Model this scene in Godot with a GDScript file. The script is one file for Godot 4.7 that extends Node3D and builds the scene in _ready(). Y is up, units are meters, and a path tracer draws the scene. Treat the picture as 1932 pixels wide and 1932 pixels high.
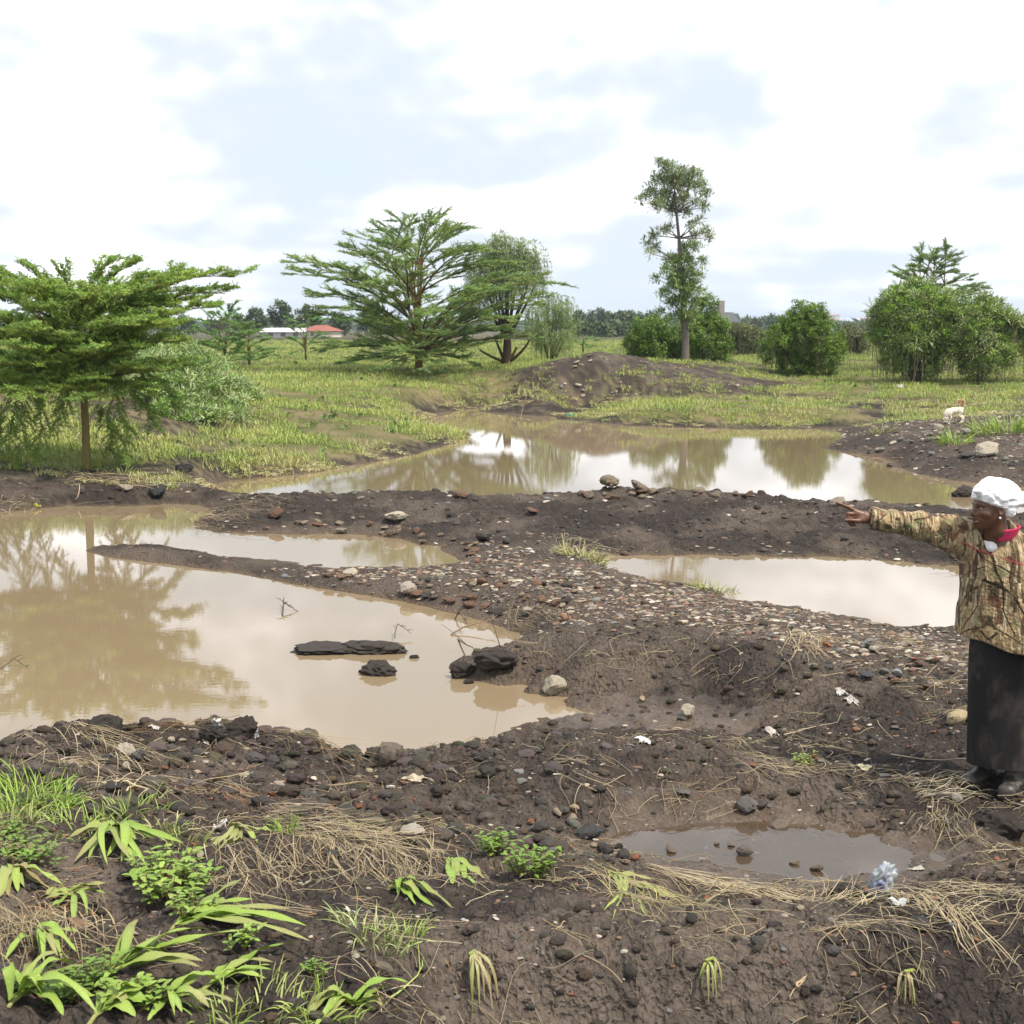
extends Node3D
# Flooded quarry pits on a green plain: muddy ponds, gravel spits, acacias, a woman pointing, a dog digging.

const FOC := 2654.1          # focal length in units of a 1932-unit-wide picture
const MID := 966.0
const HCAM := 2.78
const PITCH := 0.13149       # camera looks down by this angle (radians)
const FOV := 40.0

var rng := RandomNumberGenerator.new()
var taken := {}
var M := {}
var t0 := 0

func stage(s: String) -> void:
	print(s, " ", Time.get_ticks_msec() - t0)

func _ready() -> void:
	t0 = Time.get_ticks_msec()
	rng.seed = 20240611
	setup_camera()
	setup_sky()
	make_materials()
	stage("sky, materials")
	build_terrain()
	stage("terrain")
	build_water()
	build_far()
	stage("far")
	build_trees()
	stage("trees")
	build_meadow()
	stage("meadow")
	build_stones()
	stage("stones")
	build_clods()
	stage("clods")
	build_plants()
	stage("plants")
	build_litter()
	build_dog()
	stage("dog")
	build_person()
	stage("person")

# ---------------------------------------------------------------- camera, sky, sun
func setup_camera() -> void:
	var cam := Camera3D.new()
	cam.name = "camera"
	cam.fov = FOV
	cam.near = 0.1
	cam.far = 9000.0
	cam.position = Vector3(0, HCAM, 0)
	cam.rotation = Vector3(-PITCH, 0, 0)
	var at := CameraAttributesPhysical.new()
	at.frustum_focal_length = 32.97
	at.exposure_aperture = 7.1
	at.frustum_focus_distance = 9.0
	cam.attributes = at
	add_child(cam)
	cam.current = true
	var sun := DirectionalLight3D.new()
	sun.name = "sun"
	sun.light_energy = 1.3
	sun.light_color = Color(1.0, 0.955, 0.89)
	sun.light_angular_distance = 5.0
	sun.shadow_enabled = true
	add_child(sun)
	sun.look_at_from_position(Vector3(14, 30, 9), Vector3.ZERO)

func setup_sky() -> void:
	var env := Environment.new()
	env.background_mode = Environment.BG_SKY
	env.tonemap_mode = Environment.TONE_MAPPER_LINEAR
	env.tonemap_exposure = 1.44
	env.sdfgi_enabled = true
	env.ssao_enabled = true
	env.ssil_enabled = true
	env.fog_enabled = true
	env.fog_density = 0.00022
	env.fog_light_color = Color(0.84, 0.91, 1.0)
	var sky := Sky.new()
	var pm := PanoramaSkyMaterial.new()
	pm.panorama = ImageTexture.create_from_image(sky_picture())
	sky.sky_material = pm
	env.sky = sky
	var we := WorldEnvironment.new()
	we.name = "world_environment"
	we.environment = env
	add_child(we)

func noise(kind: int, freq: float, seed_: int, oct := 1) -> FastNoiseLite:
	var n := FastNoiseLite.new()
	n.noise_type = kind
	n.frequency = freq
	n.seed = seed_
	n.fractal_type = FastNoiseLite.FRACTAL_FBM if oct > 1 else FastNoiseLite.FRACTAL_NONE
	n.fractal_octaves = oct
	return n

# direction of a cloud mass: (degrees to the right of the view, degrees up, half width, half height, strength)
const CLOUD_WHITE := [[12.6, 9.0, 2.9, 3.6, 1.1], [10.4, 5.2, 4.4, 2.2, 0.7], [-9.8, 7.0, 3.6, 2.2, 0.9], [-3.5, 5.0, 5.0, 2.0, 0.8], [15.5, 4.6, 5.0, 1.8, 0.8], [-15.0, 4.4, 5.0, 1.8, 0.5], [4.0, 4.2, 5.0, 1.5, 0.7]]
const CLOUD_BLUE := [[0.5, 9.3, 5.0, 1.7, 1.0], [4.2, 10.8, 3.2, 1.7, 0.8], [17.0, 11.0, 1.6, 2.6, 1.0], [-6.4, 9.4, 2.2, 1.3, 0.55], [12.5, 12.8, 5.0, 0.9, 0.5]]
const CLOUD_GREY := [[6.9, 9.6, 2.7, 2.5, 1.0], [-12.0, 12.2, 8.0, 1.1, 0.55], [-16.0, 2.7, 5.5, 0.5, 0.75], [-9.0, 2.5, 4.0, 0.35, 0.35], [12.0, 2.6, 6.0, 0.4, 0.35], [-17.0, 9.0, 3.0, 1.5, 0.3], [-13.5, 5.1, 3.5, 0.35, 0.3]]

func mass(list: Array, az: float, el: float) -> float:
	var s := 0.0
	for c in list:
		var a: float = (az - c[0]) / c[2]
		if absf(a) > 2.5:
			continue
		var b: float = (el - c[1]) / c[3]
		var q := a * a + b * b
		if q < 6.0:
			s += float(c[4]) * exp(-q * 1.2)
	return s

func sky_picture() -> Image:
	# air and clouds only: white and grey cloud over pale blue, the same mix all round
	var w := 2048
	var h := 1024
	var buf := PackedFloat32Array()
	buf.resize(w * h * 4)
	var warp := noise(FastNoiseLite.TYPE_SIMPLEX_SMOOTH, 0.16, 5, 3)
	var puff := noise(FastNoiseLite.TYPE_SIMPLEX_SMOOTH, 1.0, 11, 5)
	var cover := noise(FastNoiseLite.TYPE_SIMPLEX_SMOOTH, 1.0, 23, 3)
	for j in h:
		var el := 90.0 - (j + 0.5) / h * 180.0
		if el < -2.0:
			for i in w:
				var q := (j * w + i) * 4
				buf[q] = 0.16
				buf[q + 1] = 0.17
				buf[q + 2] = 0.13
				buf[q + 3] = 1.0
			continue
		var y := sin(deg_to_rad(el))
		var c := cos(deg_to_rad(el))
		var step := 1 if el < 34.0 else 4
		var lift := clampf(el / 50.0, 0.0, 1.0)
		var low := clampf(1.0 - el / 7.0, 0.0, 1.0)
		var hgt := 1.0 / maxf(0.06 + y, 0.02)
		var i := 0
		while i < w:
			var az := (i + 0.5) / w * 360.0 - 180.0      # 0 = the way the camera looks (-z is the middle of the panorama)
			var r := deg_to_rad(az)
			var dx := sin(r) * c
			var dz := -cos(r) * c
			var px := dx * hgt
			var pz := dz * hgt
			var wx := warp.get_noise_3d(dx * 60.0, y * 110.0, dz * 60.0) * 2.2
			var wy := warp.get_noise_3d(dx * 60.0 + 40.0, y * 110.0, dz * 60.0) * 1.1
			var f := puff.get_noise_3d(dx * 4.6, y * 9.0 + wy * 0.1, dz * 4.6)         # billows
			var f2 := puff.get_noise_3d(dx * 21.0 + wx * 0.1, y * 44.0 + wy * 0.2, dz * 21.0)
			var g := cover.get_noise_2d(px * 0.55 + wx * 0.05, pz * 0.55)                 # sheets, flattened towards the horizon
			var azw := az + wx * 0.9 + f * 1.0
			var elw := el + wy * 0.9 + f * 0.7
			var white := 0.0
			var blue := 0.0
			var grey := 0.0
			if absf(az) < 40.0 and el < 18.0:
				white = mass(CLOUD_WHITE, azw, elw)
				blue = mass(CLOUD_BLUE, azw, elw)
				grey = mass(CLOUD_GREY, azw, elw)
			var k := smoothstep(0.0, 1.15, 0.82 + g * 0.2 + f * 0.5 + f2 * 0.2 + white * 0.8 - blue * 1.1 + grey * 0.5)
			var sh := smoothstep(0.0, 1.25, 0.96 - f * 0.75 - f2 * 0.24 - g * 0.4 + grey * 0.8 - white * 0.6)
			# clear air
			var ar := lerpf(0.54, 0.49, lift)
			var ag := lerpf(0.66, 0.62, lift)
			var ab := lerpf(0.70, 0.72, lift)
			# cloud, sunlit to shaded underside
			var cr := lerpf(1.75, 0.60, sh)
			var cg := lerpf(1.75, 0.622, sh)
			var cb := lerpf(1.75, 0.69, sh)
			var rr := lerpf(ar, cr, k)
			var rg := lerpf(ag, cg, k)
			var rb := lerpf(ab, cb, k)
			# pale moist air low down
			var hz := low * low * 0.5
			rr = lerpf(rr, 0.61, hz)
			rg = lerpf(rg, 0.67, hz)
			rb = lerpf(rb, 0.71, hz)
			for d in step:
				if i + d >= w:
					break
				var q := (j * w + i + d) * 4
				buf[q] = rr
				buf[q + 1] = rg
				buf[q + 2] = rb
				buf[q + 3] = 1.0
			i += step
	return Image.create_from_data(w, h, false, Image.FORMAT_RGBAF, buf.to_byte_array())

# ---------------------------------------------------------------- naming
func numbered(called: String) -> String:
	var n: int = taken.get(called, -1) + 1
	taken[called] = n
	return called if n == 0 else "%s_%03d" % [called, n]

func tag(o: Node, label: String, category: String, group := "") -> Node:
	o.set_meta("label", label)
	o.set_meta("category", category)
	if group != "":
		o.set_meta("group", group)
	return o

func thing(called: String, label: String, category: String, at: Vector3, group := "") -> Node3D:
	var o := Node3D.new()
	o.name = numbered(called)
	add_child(o)
	o.position = at
	tag(o, label, category, group)
	return o

func part(parent: Node3D, called: String, mesh: Mesh, mat: Material, at := Vector3.ZERO) -> MeshInstance3D:
	var o := MeshInstance3D.new()
	o.name = called
	o.mesh = mesh
	o.material_override = mat
	parent.add_child(o, true)
	o.position = at
	return o

func single(called: String, mesh: Mesh, mat: Material, xf: Transform3D, label: String, category: String, group := "") -> MeshInstance3D:
	var o := MeshInstance3D.new()
	o.name = numbered(called)
	o.mesh = mesh
	o.material_override = mat
	add_child(o)
	o.transform = xf
	tag(o, label, category, group)
	return o

func structure(called: String, mesh: Mesh, mat: Material) -> MeshInstance3D:
	var o := MeshInstance3D.new()
	o.name = numbered(called)
	o.mesh = mesh
	if mat:
		o.material_override = mat
	o.set_meta("kind", "structure")
	add_child(o)
	return o

func scatter(parent: Node, called: String, mesh: Mesh, mat: Material, xfs: Array, cols: Array) -> MultiMeshInstance3D:
	var mm := MultiMesh.new()
	mm.transform_format = MultiMesh.TRANSFORM_3D
	mm.use_colors = cols.size() > 0
	mm.mesh = mesh
	mm.instance_count = xfs.size()
	for i in xfs.size():
		mm.set_instance_transform(i, xfs[i])
		if cols.size() > 0:
			mm.set_instance_color(i, cols[i])
	var o := MultiMeshInstance3D.new()
	o.name = called
	o.multimesh = mm
	o.material_override = mat
	o.set_meta("kind", "stuff")
	parent.add_child(o, true)
	return o

# ---------------------------------------------------------------- mesh collecting
class Build:
	var v := PackedVector3Array()
	var n := PackedVector3Array()
	var c := PackedColorArray()
	var uv := PackedVector2Array()
	var ix := PackedInt32Array()
	var smooth := true

	func add(p: Vector3, nn: Vector3, col := Color.WHITE, t := Vector2.ZERO) -> int:
		v.append(p)
		n.append(nn)
		c.append(col)
		uv.append(t)
		return v.size() - 1

	func tri(a: int, b: int, d: int) -> void:
		ix.append(a)
		ix.append(b)
		ix.append(d)

	func quad(a: int, b: int, d: int, e: int) -> void:
		ix.append(a)
		ix.append(b)
		ix.append(d)
		ix.append(a)
		ix.append(d)
		ix.append(e)

	func flat_quad(a: Vector3, b: Vector3, d: Vector3, e: Vector3, col: Color) -> void:
		var nn := (b - a).cross(e - a).normalized()
		var i := add(a, nn, col)
		add(b, nn, col)
		add(d, nn, col)
		add(e, nn, col)
		quad(i, i + 1, i + 2, i + 3)

	# a tapering tube along a path
	func tube(path: PackedVector3Array, r: PackedFloat32Array, sides: int, col: Color, col2 := Color(-1, 0, 0)) -> void:
		var m := path.size()
		if m < 2:
			return
		var side := Vector3.UP.cross(path[1] - path[0])
		if side.length() < 1e-4:
			side = Vector3.RIGHT
		side = side.normalized()
		var first := v.size()
		for i in m:
			var d := (path[mini(i + 1, m - 1)] - path[maxi(i - 1, 0)]).normalized()
			side = (side - d * side.dot(d))
			if side.length() < 1e-5:
				side = d.cross(Vector3(0.3, 0.5, 0.8))
			side = side.normalized()
			var up := d.cross(side)
			var cc := col if col2.r < 0 else col.lerp(col2, float(i) / (m - 1))
			for k in sides:
				var a := TAU * k / sides
				var nn := side * cos(a) + up * sin(a)
				add(path[i] + nn * r[i], nn, cc, Vector2(float(k) / sides, float(i)))
		for i in m - 1:
			for k in sides:
				var a := first + i * sides + k
				var b := first + i * sides + (k + 1) % sides
				quad(a, a + sides, b + sides, b)
		# caps
		var e0 := add(path[0], (path[0] - path[1]).normalized(), col)
		var e1 := add(path[m - 1], (path[m - 1] - path[m - 2]).normalized(), col if col2.r < 0 else col2)
		for k in sides:
			tri(e0, first + k, first + (k + 1) % sides)
			tri(e1, first + (m - 1) * sides + (k + 1) % sides, first + (m - 1) * sides + k)

	# a leaf blade: a ribbon that starts along d, bends towards gravity, widest at `belly`
	func blade(p: Vector3, d: Vector3, up: Vector3, length: float, width: float, bend: float, segs: int, col: Color, belly := 0.35, fold := 0.0, col2 := Color(-1, 0, 0)) -> void:
		var side := d.cross(up)
		if side.length() < 1e-4:
			side = d.cross(Vector3(0.7, 0.1, 0.7))
		side = side.normalized()
		var dir := d.normalized()
		var q := p
		var first := v.size()
		var per := 3 if fold > 0.0 else 2
		for i in segs + 1:
			var t := float(i) / segs
			var wd := width * 0.5 * (t / belly if t < belly else (1.0 - t) / (1.0 - belly))
			wd = maxf(wd, width * (0.16 if t < belly else 0.0)) if i < segs else 0.0
			wd = width * 0.5 * sqrt(maxf(wd / (width * 0.5), 0.0)) if i < segs else 0.0
			var nn := side.cross(dir).normalized()
			var cc := col if col2.r < 0 else col.lerp(col2, t)
			if fold > 0.0:
				add(q - side * wd + nn * wd * fold, (nn + side * fold).normalized(), cc)
				add(q, nn, cc)
				add(q + side * wd + nn * wd * fold, (nn - side * fold).normalized(), cc)
			else:
				add(q - side * wd, nn, cc)
				add(q + side * wd, nn, cc)
			q += dir * (length / segs)
			dir = (dir + Vector3(0, -bend / segs, 0)).normalized()
		for i in segs:
			var a := first + i * per
			for k in per - 1:
				quad(a + k, a + k + per, a + k + per + 1, a + k + 1)

	func mesh() -> ArrayMesh:
		for t in ix.size() / 3:      # wind every face to agree with its normals
			var i := ix[t * 3]
			var j := ix[t * 3 + 1]
			var k := ix[t * 3 + 2]
			if (v[j] - v[i]).cross(v[k] - v[i]).dot(n[i] + n[j] + n[k]) > 0.0:
				ix[t * 3 + 1] = k
				ix[t * 3 + 2] = j
		var arr := []
		arr.resize(Mesh.ARRAY_MAX)
		arr[Mesh.ARRAY_VERTEX] = v
		arr[Mesh.ARRAY_NORMAL] = n
		arr[Mesh.ARRAY_COLOR] = c
		arr[Mesh.ARRAY_TEX_UV] = uv
		arr[Mesh.ARRAY_INDEX] = ix
		var am := ArrayMesh.new()
		am.add_surface_from_arrays(Mesh.PRIMITIVE_TRIANGLES, arr)
		return am

# ---------------------------------------------------------------- the camera's rays, used to lay the place out to scale
func ray(u: float, v: float) -> Vector3:
	var dx := (u - MID) / FOC
	var dy := (MID - v) / FOC
	return Vector3(dx, dy * cos(PITCH) - sin(PITCH), -(cos(PITCH) + dy * sin(PITCH)))

func on_level(u: float, v: float, y: float) -> Vector3:
	var d := ray(u, v)
	return Vector3(0, HCAM, 0) + d * ((y - HCAM) / d.y)

func at_depth(u: float, v: float, depth: float) -> Vector3:
	var d := ray(u, v)
	return Vector3(0, HCAM, 0) + d * (depth / -d.z)

func rnd(a: float, b: float) -> float:
	return rng.randf_range(a, b)

# ---------------------------------------------------------------- terrain
# Survey lines of the ground: [grass, gravel, roughness, wetness, [u, v, height, ...]]. u, v: where the line is sighted from the tripod; height above the ponds' level in metres.
const SMAX := 0.62
const NU := 540
const NV := 860
const NFAR := 36
var hgt := PackedFloat32Array()
var grs := PackedFloat32Array()
var grv := PackedFloat32Array()
var rgh := PackedFloat32Array()
var wet := PackedFloat32Array()
const D0 := 2.2
const D1 := 135.0

func survey() -> Array:
	return [
		# foreground
		[0.0, 0.1, 1.0, 0.0, [-300, 2500, 0.5, 900, 2500, 0.35, 2250, 2500, 0.2]],
		[0.0, 0.1, 1.0, 0.0, [-300, 2080, 0.58, 300, 2080, 0.52, 700, 2070, 0.34, 900, 2060, 0.22, 1500, 2060, 0.16, 2250, 2060, 0.16]],
		[0.0, 0.1, 1.0, 0.0, [-300, 1950, 0.62, 300, 1960, 0.55, 650, 1950, 0.43, 800, 1950, 0.28, 900, 1945, 0.23, 1300, 1945, 0.20, 1932, 1950, 0.20, 2250, 1950, 0.2]],
		[0.0, 0.1, 1.0, 0.0, [-300, 1800, 0.62, 300, 1800, 0.56, 600, 1806, 0.52, 760, 1798, 0.48, 850, 1802, 0.45, 1000, 1800, 0.44, 1300, 1802, 0.43, 1600, 1792, 0.43, 1932, 1784, 0.43, 2250, 1780, 0.43]],
		[0.0, 0.15, 0.7, 0.0, [-300, 1650, 0.62, 0, 1645, 0.6, 200, 1645, 0.55, 500, 1680, 0.5, 800, 1690, 0.47, 1000, 1700, 0.45, 1250, 1712, 0.42, 1500, 1722, 0.40, 1700, 1714, 0.38, 1932, 1700, 0.42, 2250, 1690, 0.45]],
		# puddle by the woman
		[0.0, 0.5, 0.5, 0.6, [1120, 1590, 0.165, 1180, 1614, 0.165, 1250, 1630, 0.17, 1330, 1648, 0.175, 1400, 1658, 0.18, 1480, 1670, 0.175, 1560, 1690, 0.175, 1640, 1672, 0.175, 1720, 1660, 0.17, 1800, 1645, 0.165]],
		[0.0, 0.3, 0.25, 0.7, [1170, 1590, 0.095, 1300, 1614, 0.07, 1450, 1642, 0.065, 1560, 1655, 0.065, 1680, 1632, 0.07, 1755, 1624, 0.09]],
		[0.0, 0.3, 0.25, 0.7, [1230, 1582, 0.1, 1300, 1578, 0.085, 1450, 1592, 0.065, 1600, 1614, 0.065, 1700, 1622, 0.08]],
		[0.0, 0.2, 0.5, 0.8, [1150, 1566, 0.15, 1300, 1546, 0.145, 1420, 1546, 0.145, 1500, 1551, 0.145, 1580, 1568, 0.145, 1650, 1586, 0.145, 1800, 1612, 0.145]],
		[0.0, 0.2, 1.0, 0.3, [1840, 1640, 0.22, 1932, 1640, 0.24, 2250, 1640, 0.26]],
		[0.0, 0.6, 1.0, 0.1, [400, 1560, 0.5, 600, 1600, 0.48, 800, 1625, 0.4, 1000, 1622, 0.3, 1100, 1605, 0.22]],
		# slope up from it, and the crest of the near bank
		[0.0, 0.35, 1.0, 0.0, [650, 1560, 0.37, 800, 1560, 0.3, 900, 1560, 0.25, 1050, 1562, 0.2, 1130, 1552, 0.19]],
		[0.0, 0.1, 1.2, 0.0, [1450, 1504, 0.19, 1600, 1530, 0.185, 1750, 1560, 0.175, 1850, 1580, 0.175, 1932, 1580, 0.18, 2250, 1580, 0.2]],
		[0.0, 0.15, 1.1, 0.0, [760, 1427, 0.28, 850, 1409, 0.32, 960, 1396, 0.36, 1060, 1393, 0.38, 1200, 1401, 0.38, 1320, 1406, 0.35, 1400, 1421, 0.31, 1450, 1440, 0.28, 1550, 1468, 0.255, 1650, 1484, 0.245, 1750, 1486, 0.24, 1850, 1492, 0.235, 1932, 1496, 0.235, 2250, 1500, 0.24]],
		[0.0, 0.2, 1.1, 0.0, [-300, 1402, 0.4, 0, 1402, 0.36, 60, 1379, 0.38, 130, 1369, 0.4, 190, 1360, 0.43, 240, 1374, 0.38, 300, 1368, 0.38, 380, 1362, 0.4, 440, 1367, 0.42, 470, 1377, 0.38, 520, 1382, 0.36, 600, 1400, 0.33, 660, 1417, 0.3, 700, 1427, 0.27]],
		[0.0, 0.45, 1.3, 0.0, [-300, 1520, 0.5, 0, 1500, 0.45, 150, 1480, 0.41, 300, 1480, 0.34, 450, 1470, 0.28, 600, 1490, 0.25, 700, 1500, 0.25]],
		[0.0, 0.1, 0.7, 0.5, [-300, 1450, 0.0, 0, 1446, 0.0, 130, 1440, 0.0, 380, 1436, 0.0, 520, 1446, 0.0, 640, 1456, 0.0, 740, 1446, 0.0, 800, 1432, 0.0, 900, 1414, 0.0, 960, 1392, 0.0, 1000, 1369, 0.0, 1040, 1354, 0.0, 1060, 1346, 0.0, 1066, 1330, 0.0, 1058, 1312, 0.0, 1035, 1294, 0.0, 1000, 1285, 0.0, 930, 1289, 0.0, 870, 1282, 0.0, 850, 1267, 0.0, 860, 1251, 0.0, 900, 1231, 0.0, 960, 1216, 0.0, 1004, 1206, 0.0, 1000, 1194, 0.0, 960, 1185, 0.0]],
		# wet mud flat
		[0.0, 0.1, 0.9, 0.55, [1110, 1372, 0.045, 1200, 1362, 0.05, 1300, 1352, 0.05, 1400, 1348, 0.08]],
		[0.0, 0.1, 0.9, 0.6, [1100, 1330, 0.04, 1200, 1316, 0.05, 1350, 1316, 0.07, 1450, 1336, 0.12]],
		[0.0, 0.1, 0.9, 0.5, [1150, 1390, 0.06, 1300, 1388, 0.05, 1400, 1396, 0.06]],
		[0.0, 0.2, 1.1, 0.1, [1490, 1400, 0.17, 1600, 1402, 0.22, 1700, 1402, 0.24, 1850, 1402, 0.25, 1932, 1402, 0.25, 2250, 1402, 0.26]],
		[0.0, 0.2, 1.1, 0.1, [1600, 1345, 0.24, 1700, 1345, 0.26, 1850, 1345, 0.28, 2250, 1345, 0.3]],
		# scarp of the mud lobe
		[0.0, 0.1, 1.2, 0.2, [950, 1288, 0.02, 1000, 1296, 0.03, 1100, 1302, 0.06, 1200, 1300, 0.07, 1300, 1298, 0.08, 1380, 1314, 0.1, 1450, 1326, 0.15, 1560, 1336, 0.22]],
		[0.0, 0.1, 1.2, 0.0, [905, 1250, 0.1, 950, 1228, 0.19, 1000, 1214, 0.24, 1080, 1204, 0.28, 1180, 1198, 0.31, 1300, 1202, 0.32, 1400, 1217, 0.33, 1500, 1242, 0.33, 1600, 1272, 0.31, 1650, 1296, 0.28]],
		# gravel spit
		[0.0, 1.0, 0.7, 0.0, [760, 1092, 0.15, 860, 1092, 0.22, 950, 1104, 0.26, 1050, 1124, 0.29, 1150, 1134, 0.3, 1300, 1146, 0.3, 1450, 1176, 0.32, 1600, 1214, 0.34, 1750, 1244, 0.34, 1932, 1264, 0.34, 2250, 1280, 0.34]],
		[0.0, 0.95, 0.7, 0.0, [900, 1130, 0.1, 1000, 1160, 0.12, 1100, 1176, 0.24, 1300, 1180, 0.31, 1450, 1200, 0.33, 1600, 1240, 0.34]],
		[0.0, 0.55, 0.6, 0.2, [1132, 1053, 0.0, 1150, 1073, 0.0, 1200, 1088, 0.0, 1260, 1098, 0.0, 1330, 1109, 0.0, 1400, 1129, 0.0, 1460, 1139, 0.0, 1540, 1153, 0.0, 1600, 1160, 0.0, 1640, 1170, 0.0, 1700, 1182, 0.0, 1780, 1182, 0.0, 1850, 1178, 0.0, 1960, 1150, 0.0, 1990, 1120, 0.0, 1960, 1094, 0.0, 1900, 1086, 0.0, 1790, 1072, 0.0, 1700, 1060, 0.0, 1600, 1052, 0.0, 1450, 1052, 0.0, 1300, 1047, 0.0, 1200, 1047, 0.0, 1130, 1050, 0.0]],
		[0.0, 0.0, 0.2, 0.0, [1190, 1066, -0.25, 1350, 1080, -0.3, 1500, 1100, -0.3, 1700, 1120, -0.3, 1850, 1130, -0.3, 1930, 1120, -0.25]],
		[0.0, 0.0, 0.2, 0.0, [1250, 1062, -0.25, 1500, 1070, -0.3, 1700, 1085, -0.3, 1850, 1100, -0.3]],
		[0.0, 0.0, 0.2, 0.0, [1450, 1120, -0.2, 1600, 1140, -0.25, 1800, 1160, -0.25]],
		# middle bank
		[0.0, 0.1, 1.0, 0.1, [1120, 1034, 0.07, 1300, 1030, 0.06, 1500, 1032, 0.06, 1700, 1040, 0.06, 1850, 1060, 0.06, 2250, 1080, 0.1]],
		[0.0, 0.2, 1.1, 0.0, [450, 976, 0.1, 600, 974, 0.13, 800, 980, 0.14, 950, 996, 0.12, 1050, 1000, 0.13]],
		[0.0, 0.12, 1.2, 0.0, [1100, 985, 0.17, 1200, 985, 0.18, 1400, 985, 0.19, 1600, 990, 0.19, 1800, 1010, 0.2, 1932, 1024, 0.2, 2250, 1034, 0.2]],
		[0.0, 0.35, 1.1, 0.0, [400, 924, 0.18, 450, 927, 0.25, 560, 932, 0.3, 640, 927, 0.32, 720, 927, 0.33, 830, 927, 0.33, 870, 932, 0.32, 1000, 932, 0.33, 1100, 927, 0.35, 1150, 916, 0.41, 1200, 919, 0.41, 1260, 924, 0.38, 1330, 922, 0.38, 1420, 932, 0.35, 1500, 942, 0.3, 1600, 947, 0.3, 1650, 944, 0.32, 1720, 950, 0.3, 1800, 960, 0.28, 1932, 966, 0.28, 2250, 972, 0.28]],
		[0.0, 0.2, 0.6, 0.3, [440, 941, 0.0, 560, 951, 0.0, 720, 951, 0.0, 870, 953, 0.0, 1000, 953, 0.0, 1150, 949, 0.0, 1260, 951, 0.0, 1420, 954, 0.0, 1500, 961, 0.0, 1600, 967, 0.0, 1720, 969, 0.0, 1850, 979, 0.0, 2000, 986, 0.0, 2250, 990, 0.0]],
		[0.0, 0.7, 0.7, 0.1, [890, 1042, 0.06, 930, 1030, 0.14, 1000, 1040, 0.14, 1080, 1050, 0.16, 1120, 1070, 0.14]],
		[0.0, 0.8, 0.7, 0.1, [880, 1068, 0.16, 980, 1072, 0.2, 1080, 1090, 0.24]],
		# the pond's upper arm and the dark spit
		[0.0, 0.3, 0.4, 0.3, [150, 1039, 0.0, 210, 1029, 0.0, 290, 1025, 0.0, 360, 1037, 0.0, 430, 1049, 0.0, 520, 1059, 0.0, 640, 1069, 0.0, 720, 1069, 0.0, 800, 1068, 0.0, 862, 1064, 0.0, 868, 1052, 0.0, 840, 1042, 0.0, 780, 1024, 0.0, 720, 1012, 0.0, 640, 1005, 0.0, 560, 1009, 0.0, 480, 1007, 0.0, 420, 1005, 0.0, 352, 1001, 0.0, 350, 991, 0.0, 380, 977, 0.0, 402, 966, 0.0, 392, 955, 0.0]],
		[0.0, 0.1, 0.12, 0.3, [180, 1035, 0.05, 230, 1035, 0.09, 290, 1036, 0.11, 360, 1048, 0.10, 430, 1060, 0.08, 500, 1072, 0.07]],
		[0.0, 0.9, 0.5, 0.1, [520, 1076, 0.07, 600, 1088, 0.09, 680, 1096, 0.12, 740, 1098, 0.15]],
		[0.0, 0.3, 0.3, 0.3, [150, 1044, 0.0, 250, 1057, 0.0, 370, 1070, 0.0, 450, 1080, 0.0, 560, 1102, 0.0, 640, 1113, 0.0, 700, 1123, 0.0, 790, 1141, 0.0, 850, 1156, 0.0, 900, 1169, 0.0, 960, 1184, 0.0]],
		[0.0, 0.0, 0.2, 0.0, [300, 1005, -0.2, 420, 1026, -0.2, 550, 1034, -0.2, 700, 1040, -0.2, 810, 1052, -0.15]],
		[0.0, 0.0, 0.2, 0.0, [-300, 1040, -0.3, 60, 1030, -0.3, 110, 1045, -0.25, 250, 1085, -0.25, 400, 1110, -0.25, 560, 1135, -0.25, 700, 1155, -0.25, 850, 1185, -0.2, 940, 1200, -0.15]],
		[0.0, 0.0, 0.2, 0.0, [-300, 1000, -0.3, 0, 990, -0.3, 200, 975, -0.3, 340, 968, -0.2]],
		[0.0, 0.0, 0.2, 0.0, [-300, 1150, -0.3, 200, 1150, -0.3, 500, 1190, -0.3, 800, 1225, -0.25]],
		[0.0, 0.0, 0.2, 0.0, [-300, 1250, -0.3, 200, 1250, -0.3, 500, 1260, -0.3, 780, 1262, -0.2]],
		[0.0, 0.0, 0.2, 0.0, [-300, 1340, -0.3, 200, 1340, -0.3, 500, 1350, -0.3, 700, 1360, -0.25, 850, 1345, -0.25, 960, 1325, -0.15, 1020, 1318, -0.08]],
		[0.0, 0.0, 0.2, 0.0, [-300, 1400, -0.2, 200, 1400, -0.2, 500, 1400, -0.2, 640, 1412, -0.2, 800, 1390, -0.15, 900, 1375, -0.12]],
		[0.0, 0.0, 0.2, 0.0, [800, 1290, -0.2, 900, 1302, -0.15, 980, 1300, -0.1]],
		# bank between the two ponds at the acacia
		[0.0, 0.1, 0.8, 0.3, [-300, 976, 0.0, 0, 963, 0.0, 60, 961, 0.0, 130, 953, 0.0, 250, 954, 0.0, 330, 948, 0.0, 390, 954, 0.0]],
		[0.0, 0.2, 1.1, 0.0, [-300, 932, 0.17, 0, 928, 0.18, 150, 932, 0.16, 300, 932, 0.14, 385, 936, 0.1]],
		[0.35, 0.1, 0.8, 0.0, [-300, 900, 0.36, 0, 895, 0.36, 150, 893, 0.34, 260, 898, 0.3, 330, 905, 0.22]],
		[0.6, 0.1, 0.7, 0.0, [-300, 870, 0.42, 0, 868, 0.42, 150, 866, 0.4, 300, 870, 0.36, 420, 872, 0.3, 520, 866, 0.26]],
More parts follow.
